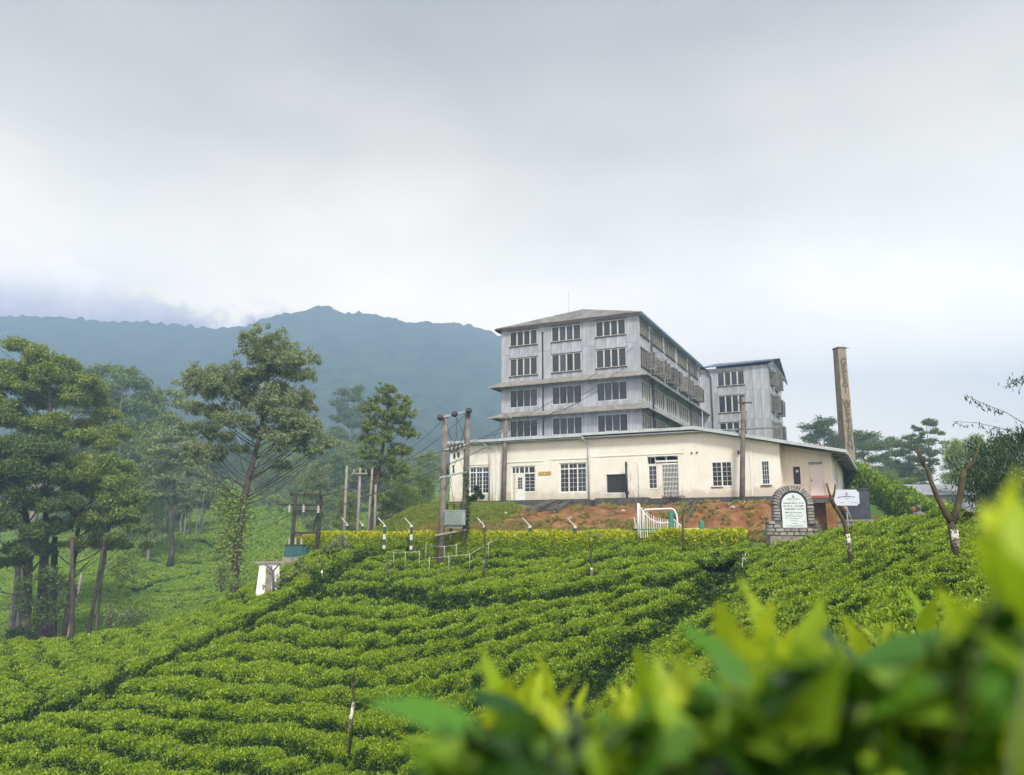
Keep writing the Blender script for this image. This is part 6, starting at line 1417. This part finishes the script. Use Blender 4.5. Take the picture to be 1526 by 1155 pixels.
# repeated forest trees: six crown shapes, each copied
PROT = []
def gen(kind, seed):
    rg = np.random.RandomState(seed); H = 10.0; tr_ = [(0, 0, 0, .19)]
    lx, ly = rg.normal(0, .35, 2)
    for k in range(1, 7): tr_.append((lx * k / 6 + rg.normal(0, .12), ly * k / 6 + rg.normal(0, .12), H * .93 * k / 6, .19 * (1 - k / 6.6)))
    C_ = []
    if kind == 'gum':
        for k in range(22):
            t_ = .38 + .62 * (k + .5) / 22; w = 2.7 * math.sin(math.pi * min(1, (t_ - .30) / .78)) ** .7; a = k * 2.4 + rg.uniform(-.5, .5); rho = w * math.sqrt(rg.uniform(.15, 1)); C_.append((rho * math.cos(a), rho * math.sin(a), H * t_ - .4, rg.uniform(.65, 1.05)))
        C_.append((lx, ly, H * .97, .8)); ar = dict(flat=.65, n_leaf=100, leaf=.19, sub=6, subr=.5, shell=.4, attach=1.0)
    elif kind == 'tuft':
        for k in range(12):
            t_ = .55 + .45 * (k + .5) / 12; w = 1.6 * math.sin(math.pi * min(1, (t_ - .45) / .68)) ** .7; a = k * 2.4 + rg.uniform(-.5, .5); rho = w * rg.uniform(.3, 1); C_.append((rho * math.cos(a), rho * math.sin(a), H * t_ - .3, rg.uniform(.5, .8)))
        ar = dict(flat=.55, n_leaf=130, leaf=.19, sub=4, subr=.55, shell=.35, attach=1.1)
    else:
        for k in range(20):
            t_ = .20 + .78 * (k + .5) / 20; w = 2.2 * (1.02 - t_) ** .6 * (.5 + .5 * min(1, t_ * 3)); a = k * 2.4; rho = w * rg.uniform(.3, 1); C_.append((rho * math.cos(a), rho * math.sin(a), H * t_, rg.uniform(.6, .95)))
        ar = dict(flat=1.0, n_leaf=80, leaf=.18, sub=8, subr=.48, shell=.55, attach=.9)
    return build_tree_meshes(tr_, C_, limb_r=.07, seed=seed, twigs=2, **ar)
PROT = {'gum': [gen('gum', s_) for s_ in (1, 2, 3)], 'tuft': [gen('tuft', s_) for s_ in (4, 5)], 'oak': [gen('oak', s_) for s_ in (6, 7, 8)]}
rt = random.Random(5)
def forest(x, ytop, D, kind, label, leafm='euc', bark='palebark', width=1.0, group=None, name=None, ybase=None):
    X = (x - 763) / 1200.3 * D; g = gz(X, D) if ybase is None else at(x, ybase, D)[2]; top_ = at(x, ytop, D)[2]; h = max(3.0, top_ - g) / 10.0
    return put_tree(rt.choice(PROT[kind]), name or {'gum': 'gum_tree', 'tuft': 'gum_tree', 'oak': 'forest_tree'}[kind], label, (at(x, 700, D)[0], D, g - .1), rt.uniform(0, 6.28), (h * width, h * width, h), bark, leafm, group)
# individually recognisable ones
forest(172, 552, 128, 'gum', 'hazy gum tree whose dome rises behind the right shoulder of the left grove', 'eucdark', width=.8)
forest(148, 545, 135, 'gum', 'hazy gum tree top just showing over the left grove', 'eucdark', width=.7)
forest(255, 585, 140, 'gum', 'round headed hazy gum tree standing left of the spreading tree', 'euc', width=.95)
forest(200, 590, 150, 'gum', 'hazy gum tree in the gap right of the grove', 'eucdark', width=.8)
forest(232, 632, 112, 'oak', 'pale green tree on tall bare stems at the crest of the far tea', 'limeleaf', width=.75)
forest(262, 640, 108, 'tuft', 'dark stemmed tree with thin foliage behind the far tea crest', 'oak', 'bark', width=1.2)
forest(225, 700, 116, 'tuft', 'bare pale trunk with a small crown at the top of the far tea', 'limeleaf', width=.8)
forest(298, 690, 122, 'tuft', 'single straight pale pole-like tree left of the spreading tree', 'oak', 'palebark', width=.5)
forest(520, 577, 205, 'gum', 'tall blue hazy gum with flat layered top right of the spreading tree', 'eucdark', width=.75)
forest(500, 640, 190, 'gum', 'hazy gum filling the space below the layered one', 'eucdark', width=.9)
forest(540, 650, 180, 'oak', 'hazy dark tree behind the slender tree', 'eucdark', width=.9)
forest(470, 690, 100, 'oak', 'grey green conical tree behind the black pole frame', 'oak', 'bark', width=1.0)
forest(448, 715, 160, 'oak', 'pale rounded tree left of the conical one', 'oak', 'bark', width=1.3)
forest(600, 690, 92, 'oak', 'dense tree just right of the slender tree', 'euc', 'bark', width=1.1)
forest(632, 706, 84, 'oak', 'bushy tree on the slope left of the bank', 'euc', 'bark', width=1.2)
forest(612, 725, 72, 'oak', 'low leafy tree directly behind the hedge', 'limeleaf', 'bark', width=1.5)
forest(585, 735, 70, 'oak', 'low leafy tree behind the thin concrete poles', 'oak', 'bark', width=1.5)
forest(520, 735, 78, 'oak', 'small light tree left of the concrete poles', 'limeleaf', 'bark', width=1.2)
# right hand background
forest(1225, 627, 125, 'gum', 'dark round gum seen between the wing and the chimney', 'eucdark', width=.95)
forest(1250, 650, 128, 'gum', 'lower dark gum directly behind the chimney', 'eucdark', width=.95)
forest(1300, 645, 118, 'gum', 'broad dark gum just right of the chimney', 'eucdark', width=1.25)
forest(1335, 655, 122, 'gum', 'broad dark gum second right of the chimney', 'eucdark', width=1.1)
forest(1386, 620, 98, 'tuft', 'tall slim gum with tufted top over the corrugated shed', 'eucdark', 'bark', width=.75)
forest(1362, 648, 104, 'gum', 'gum with open branches left of the tall slim one', 'eucdark', width=.9)
forest(1425, 655, 90, 'oak', 'mid green tree right of the tall slim gum', 'euc', 'bark', width=1.2)
forest(1460, 648, 80, 'oak', 'taller mid green tree further right above the shed', 'euc', 'bark', width=1.2)
forest(1496, 652, 74, 'oak', 'green tree near the right edge of the view', 'euc', 'bark', width=1.2)
forest(1320, 702, 94, 'oak', 'low rounded green tree behind the bank left of the shed', 'limeleaf', 'bark', width=2.2)
forest(1280, 690, 96, 'oak', 'low rounded green tree behind the chimney foot', 'euc', 'bark', width=2.0)
forest(1350, 712, 96, 'oak', 'low green tree whose top shows over the shed roof', 'euc', 'bark', width=2.0)
forest(1560, 620, 60, 'oak', 'dense tree just outside the right edge of the view', 'euc', 'bark', width=1.3)
# the forest band on the valley side, copies in a loop
seen = {}
def blab(x, D, kd):
    where = 'behind the far left grove' if x < 170 else 'right of the grove' if x < 270 else 'behind the spreading tree' if x < 400 else 'above the black twin poles' if x < 490 else 'behind the slender tree' if x < 590 else 'left of the tall twin poles'
    far = 'nearer' if D < 215 else 'middle' if D < 280 else 'farthest'; k_ = (where, far, kd); seen[k_] = seen.get(k_, 0) + 1
    return 'hazy %s %s %s, %s row of the forest band' % (['first', 'second', 'third', 'fourth', 'fifth', 'sixth', 'seventh'][min(seen[k_], 7) - 1], 'gum' if kd == 'gum' else 'rounded tree', where, far)
GRP = 'hazy trees of the forest band below the mountain'
for k in range(64):
    x = -30 + 700 * ((k * .6180339) % 1.0); D = 150 + 190 * ((k * .7548777) % 1.0)
    g = gz((x - 763) / 1200.3 * D, D); hgt = rt.uniform(11, 19) * (1.15 if x < 330 else .85 if x > 560 else 1.0)
    kd = 'gum' if rt.random() < .55 else 'oak'
    o = put_tree(rt.choice(PROT[kd]), 'forest_tree', blab(x, D, kd), ((x - 763) / 1200.3 * D, D, g - .2), rt.uniform(0, 6.28), (hgt / 10 * 1.15, hgt / 10 * 1.15, hgt / 10), 'palebark', 'eucdark' if rt.random() < .6 else 'euc', GRP)
SHL = ['right of the spreading tree', 'low behind the black twin poles', 'behind the spreading tree trunk', 'tall one left of the spreading tree', 'second left of the spreading tree', 'third left of the spreading tree', 'at the left end of the crest', 'second at the left end of the crest', 'high on the slope above the black poles', 'between the black twin poles', 'high up behind the spreading tree', 'left of the concrete poles', 'upper slope left of the concrete poles', 'short one on the crest', 'topmost right of the spreading tree', 'topmost left of the spreading tree', 'topmost above the black poles', 'behind the concrete poles']
GRP2 = 'thin shade trees dotted over the far tea'
for k, (x, yb, D, ht) in enumerate(((400, 800, 150, 6), (416, 806, 138, 7), (360, 790, 150, 6), (300, 800, 128, 12), (282, 792, 132, 11), (275, 805, 128, 10), (240, 812, 122, 12), (252, 806, 126, 12), (430, 770, 180, 7), (452, 786, 160, 6), (345, 775, 180, 7), (500, 790, 140, 7), (480, 770, 175, 6), (268, 800, 138, 9), (380, 760, 200, 8), (320, 768, 190, 8), (455, 760, 200, 7), (530, 770, 150, 7))):
    X = (x - 763) / 1200.3 * D
    put_tree(rt.choice(PROT['tuft']), 'shade_tree', 'thin shade tree in the far tea, %s' % SHL[k], (X, D, gz(X, D) - .1), rt.uniform(0, 6.28), (ht / 12, ht / 12, ht / 10), 'palebark', 'oak' if k % 3 else 'limeleaf', GRP2)
# bamboo at the right edge, with arching sprays
g = np.array([at(1500, 790, 25)[0], 25, gz(at(1500, 790, 25)[0], 25)]); BM = thing('bamboo_clump', 'dark leafed bamboo clump at the right edge with long arching sprays against the sky', 'bamboo', g); rb = np.random.RandomState(15)
sp = []; cb = MB()
def culm(px, D, r_=.02, leafy=(.35, 1.0), n=90, size=.17, spread=.16):
    P = np.array([at(x, y, D) for x, y in px]) - g; cb.tube([tuple(p_) for p_ in P], list(np.linspace(r_, r_ * .25, len(P))), 5)
    t_ = rb.uniform(*leafy, n); Q = np.c_[[np.interp(t_, np.linspace(0, 1, len(P)), P[:, k]) for k in range(3)]].T; Q += rb.normal(0, spread, Q.shape) * np.array([1, 1, .8]); Q[:, 2] -= .10; sp.append((Q, size))
culm([(1560, 800), (1570, 690), (1540, 640), (1500, 615), (1462, 600), (1436, 588)], 25, n=34, leafy=(.62, 1.0), spread=.045, size=.20)
culm([(1560, 800), (1570, 700), (1545, 655), (1500, 640), (1455, 630), (1420, 628)], 25, n=30, leafy=(.58, 1.0), spread=.045, size=.20)
culm([(1580, 800), (1590, 650), (1570, 580), (1530, 558), (1500, 572)], 25, n=150, leafy=(.5, .98), spread=.12)
for k in range(26):
    x0 = rb.uniform(1480, 1620); y1 = rb.uniform(650, 735); lx = rb.uniform(-75, -5); culm([(x0, 810), (x0 - 4, (810 + y1) / 2), (x0 + lx * .5, y1), (x0 + lx, y1 + rb.uniform(5, 45))], rb.uniform(23, 28), n=420, leafy=(.12, 1.0), spread=.30, size=.19)
for k in range(8):
    x0 = rb.uniform(1515, 1590); culm([(x0, 700), (x0 - 10, 655), (x0 - 25, 634 + k * 3)], 25, n=170, leafy=(.3, 1.0), spread=.20, size=.19)
V_, F_, b = [], [], 0
for Q, sz in sp:
    d = rb.normal(0, .5, (len(Q), 3)); d[:, 2] -= .8; d /= np.linalg.norm(d, axis=1)[:, None]
    V, F = leaf_cards(Q, sz * (.7 + .6 * rb.rand(len(Q))), rb, -.9, .2, .05, normals=d * .8); V_.append(V); F_.append(F + b); b += len(V)
tag(link('leaves', np_mesh('leaves', np.concatenate(V_), np.concatenate(F_)), MT['bamboo'], BM), kind='stuff'); tag(cb.build('culms', MT['bark'], BM), kind='stuff')
# ivy bank going away behind the right end of the factory
ivy_src = proto_set('ivy', [MT['flush'], MT['ivy']], 24, .24, .17, .8, 4, .8, .7)
ni = 26000; t_ = rb.rand(ni); tp = [(1262, 690, 60), (1290, 703, 56), (1330, 724, 52), (1370, 745, 47), (1400, 755, 43), (1428, 768, 40)]
TP = np.array([at(*q) for q in tp]); u_ = np.linspace(0, 1, len(tp)); top3 = np.c_[[np.interp(t_, u_, TP[:, k]) for k in range(3)]].T
dn = rb.rand(ni) ** .8; fl = fbm(top3[:, 1], dn * 4, .12, 8, 3)
Hh = top3[:, 2] + .9 + .35 * fbm(top3[:, 1], top3[:, 0], .09, 5, 2); P = top3.copy()
P[:, 0] += -.25 + .9 * (1 - dn) * rb.rand(ni) - .55 * dn - .35 * fl; P[:, 1] -= 1.0 * dn + .4 * fl; P[:, 2] = top3[:, 2] - dn * Hh + .12 * fl
core = []
iv = thing('ivy_bank', 'creeper covered bank falling away to the right behind the factory corner', 'hedge', TP[2] - np.array([0, 0, 3])); iv0 = TP[2] - np.array([0, 0, 3])
sc_o = scatter('creeper', P - iv0, np.c_[rb.normal(0, .4, (ni, 2)), rb.rand(ni) * 6.28], .7 + .6 * rb.rand(ni), np.where(rb.rand(ni) < .2 + .55 * dn, 4, 0) + rb.randint(0, 4, ni), ivy_src, kind='stuff'); sc_o.parent = iv
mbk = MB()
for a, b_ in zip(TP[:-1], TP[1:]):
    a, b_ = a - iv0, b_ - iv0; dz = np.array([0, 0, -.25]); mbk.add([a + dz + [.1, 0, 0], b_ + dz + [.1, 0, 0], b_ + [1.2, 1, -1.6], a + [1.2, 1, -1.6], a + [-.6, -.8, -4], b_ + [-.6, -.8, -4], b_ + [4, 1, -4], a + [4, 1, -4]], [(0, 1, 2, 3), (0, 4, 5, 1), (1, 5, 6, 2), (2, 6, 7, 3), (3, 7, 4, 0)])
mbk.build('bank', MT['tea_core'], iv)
# ------------------------------------------------------------------ the out-of-focus tea bush right before the camera
rf = random.Random(77); npr = np.random.RandomState(77)
def leaf_mesh(L_, W_, curl, fold, name='leaf', n=9):
    V = []; F = []
    for i in range(n + 1):
        t_ = i / n; w = W_ * .5 * (math.sin(math.pi * min(1, t_ ** .8)) ** .8) * (1 - .12 * t_) if 0 < t_ < 1 else 0.0008
        y = L_ * t_; z = -curl * t_ * t_ * L_
        for s_ in (-1, -.55, 0, .55, 1):
            rip = .002 * math.sin(t_ * 40) * abs(s_); V.append((s_ * w, y, z + abs(s_) * w * fold + rip))
    for i in range(n):
        for j in range(4): a = i * 5 + j; F.append((a, a + 1, a + 6, a + 5))
    m_ = MB().add(V, F, True); return m_.mesh(name)
def M_bigleaf(name, c1, c2, trans, rough):
    m, nt, b = mat_base(name); L = nt.links.new; N = nt.nodes.new
    oi = N('ShaderNodeObjectInfo'); r = N('ShaderNodeValToRGB'); r.color_ramp.elements[0].color = (*c1, 1); r.color_ramp.elements[1].color = (*c2, 1); L(oi.outputs['Random'], r.inputs[0])
    L(r.outputs[0], b.inputs['Base Color']); b.inputs['Roughness'].default_value = rough
    tr = N('ShaderNodeBsdfTranslucent'); L(r.outputs[0], tr.inputs[0]); mx = N('ShaderNodeMixShader'); mx.inputs[0].default_value = trans; L(b.outputs[0], mx.inputs[1]); L(tr.outputs[0], mx.inputs[2]); L(mx.outputs[0], nt.nodes['Material Output'].inputs[0]); return m
MT['bigyoung'] = M_bigleaf('young_shoot_leaf', (.26, .42, .012), (.58, .68, .03), .50, .55)
MT['bigold'] = M_bigleaf('old_glossy_leaf', (.012, .06, .010), (.09, .24, .018), .22, .33)
MT['bigmid'] = M_bigleaf('green_shoot_leaf', (.16, .33, .012), (.42, .58, .03), .30, .35)
MT['stem'] = M_surf('green_stem', (.06, .10, .02), (.12, .15, .03), 20, .7)
LY = [leaf_mesh(.082, .031, .15, .28), leaf_mesh(.095, .036, .30, .2), leaf_mesh(.070, .025, .05, .4)]
LO = [leaf_mesh(.092, .036, .35, .15), leaf_mesh(.080, .032, .2, .2), leaf_mesh(.10, .038, .5, .1)]
LM_ = [leaf_mesh(.080, .029, .35, .2), leaf_mesh(.07, .025, .2, .3)]
for l_, m_ in ((LY, 'bigyoung'), (LO, 'bigold'), (LM_, 'bigmid')):
    for me in l_: me.materials.append(MT[m_])
FB = thing('tea_bush', 'blurred tea bush with pale young shoots close by at lower right', 'tea bush', (.30, .75, -.95)); FO = np.array([-.30, -.75, .95])
n_leaf = 0
def orient(d, up):
    y = Vector(d).normalized(); x = y.cross(Vector(up)); x = x.normalized() if x.length > 1e-4 else Vector((1, 0, 0)); z = x.cross(y)
    return Matrix((x, y, z)).transposed().to_euler()
def put_leaf(me, p, d, up, s_):
    global n_leaf
    if n_leaf >= 299: return
    n_leaf += 1
    link('leaf', me, None, FB, p=p, rot=orient(d, up), scale=s_)
def shoot(px, py, D, s_=1.0, young=True, lean=(0, 0), n_old=3, length=.20):
    tip = at(px, py, D) + FO; base = tip - np.array([lean[0] * length, lean[1] * length - .02, length * 1.0])
    mid = (tip + base) / 2 + npr.normal(0, .008, 3); top_ = tip - np.array([0, 0, .05 * s_])
    MB().tube([tuple(base), tuple(mid), tuple(top_)], [.0035, .0025, .0015], 6).build('stem', MT['stem'], FB)
    a0 = rf.uniform(0, 6.28)
    if young:
        for k in range(4):
            a = a0 + k * 2.4; d = (math.cos(a) * (.08 + .30 * k), math.sin(a) * (.08 + .30 * k), 1.0); put_leaf(LY[(k + rf.randrange(2)) % 3], tuple(top_ - np.array([0, 0, .012 * k])), d, (-math.cos(a), -math.sin(a), .4), s_ * rf.uniform(.85, 1.15))
    for k in range(n_old):
        a = a0 + 1.2 + k * 2.4; q = (k + 1) / (n_old + 1); p_ = top_ + (base - top_) * (.18 + .75 * q); d = (math.cos(a), math.sin(a), .45 - .5 * q); put_leaf((LM_ if k == 0 or (px + k) % 3 == 0 else LO)[rf.randrange(2)], tuple(p_), d, (0, 0, 1), s_ * rf.uniform(.62, .98))
S1 = [(742, 1032, .82, 1, 1), (822, 1016, .95, 1, 1), (905, 1068, .80, 1, 1), (968, 1008, .85, 1.1, 1), (1000, 990, .70, 1.1, 1), (1052, 1020, .75, 1, 0), (1128, 893, .78, 1.0, 1), (1100, 965, .62, 1, 1), (1190, 952, .66, 1.1, 1), (1240, 965, .8, 1.0, 0), (1262, 1000, .70, 1, 1), (1318, 938, 1.6, 1.0, 1), (1345, 985, .85, 1, 1),
      (1375, 905, 1.5, .9, 1), (1432, 920, .66, 1.0, 1), (1466, 985, .5, 1, 1), (1500, 880, .56, .9, 1), (1492, 745, .40, .6, 1), (1530, 800, .38, .7, 1), (1512, 960, .42, 1, 1), (860, 1080, .7, 1, 1), (930, 1090, .65, 1, 0), (1010, 1075, .6, 1, 1), (1085, 1060, .6, 1, 0), (1160, 1040, .52, 1.1, 1), (1240, 1075, .55, 1, 1), (1310, 1060, .58, 1.05, 1), (1390, 1040, .5, 1, 0), (1450, 1075, .45, 1, 1),
      (700, 1075, .75, .9, 0), (780, 1100, .70, 1, 1), (720, 1120, .62, 1, 0), (1120, 1110, .5, 1, 0), (1205, 1130, .5, 1, 0), (1370, 1120, .48, 1, 1), (1500, 1110, .4, 1, 0), (1290, 1140, .5, 1, 0), (1050, 1135, .5, 1, 1), (960, 1140, .55, 1, 0), (880, 1145, .55, 1, 1), (1220, 1000, 1.0, 1, 0), (1410, 985, .9, 1, 0), (1300, 1010, 1.1, 1, 1), (1470, 900, .8, 1, 0), (1520, 1040, .45, 1, 0), (1160, 1000, .9, 1, 0), (780, 1040, 1.0, .9, 1), (860, 1045, 1.05, .9, 1), (945, 1040, .95, .9, 1), (1020, 1030, 1.0, .9, 1), (1085, 985, .9, .9, 1), (1160, 940, .95, .9, 1), (1215, 930, 1.1, .9, 1), (1290, 960, 1.0, 1, 1), (1400, 950, .9, 1, 1), (1460, 940, .75, 1, 1), (1340, 1080, .6, 1, 1), (1190, 1080, .6, 1, 1)]
S1 = sorted(S1, key=lambda q: q[1])
for x, y, D, s_, yg in S1: shoot(x, y, D, s_, bool(yg), (rf.uniform(-.35, .35), rf.uniform(-.2, .3)), (1 if yg else 4), rf.uniform(.14, .24))
# the big dark leaf pointing left at the edge and a few more single leaves
for (x0, y0, x1, y1, D, kind, sz) in ((722, 1112, 652, 1052, .52, 2, .75), (1270, 1040, 1335, 965, .62, 0, 1.0), (1140, 1060, 1090, 990, .58, 1, 1.0), (985, 1075, 1065, 1020, .62, 0, .9), (1200, 935, 1275, 965, .70, 0, .8), (1440, 1090, 1500, 1000, .42, 0, .9), (820, 1120, 770, 1060, .62, 0, .8)):
    a, b = at(x0, y0, D) + FO, at(x1, y1, D) + FO; put_leaf(LO[kind], tuple(a), tuple(b - a), (0, -.5, 1), sz)
print('bush leaves', n_leaf)
# inside of the same bush, its shade put into darker leaf colours: leaves past the countable ones, and its woody stems
fx, fy, fd = [], [], []
n = 4200
X = npr.uniform(660, 1640, n); D_ = npr.uniform(.42, 1.7, n)
topy = np.interp(X, [640, 720, 820, 900, 1000, 1080, 1150, 1250, 1350, 1420, 1480, 1530, 1640], [1150, 1115, 1100, 1125, 1085, 1080, 1030, 1035, 1020, 1000, 950, 900, 880])
Yp = topy + (npr.rand(n) ** 1.1) * 330
P = np.array([at(a, b, c) for a, b, c in zip(X, Yp, D_)]); P = P[P[:, 2] > -1.3]
def big_cards(P, s_, rg_):
    V, F = leaf_cards(P, s_ * (.7 + .5 * rg_.rand(len(P))), rg_, .5, .42); return V, F
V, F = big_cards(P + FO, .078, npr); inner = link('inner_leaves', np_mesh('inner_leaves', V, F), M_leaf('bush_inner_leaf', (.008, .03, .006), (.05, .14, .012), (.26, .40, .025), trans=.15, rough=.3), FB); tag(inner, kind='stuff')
sm = MB()
for k in range(40):
    a = at(npr.uniform(760, 1600), 1500, npr.uniform(.5, 1.4)) + FO; b = a + np.array([npr.uniform(-.1, .1), npr.uniform(-.1, .1), .0]); b[2] = npr.uniform(.40, .60); a[2] = -.2
    sm.tube([tuple(a), tuple((a + b) / 2 + npr.normal(0, .02, 3)), tuple(b)], [.008, .006, .003], 5)
tag(sm.build('woody_stems', MT['bark'], FB), kind='stuff')
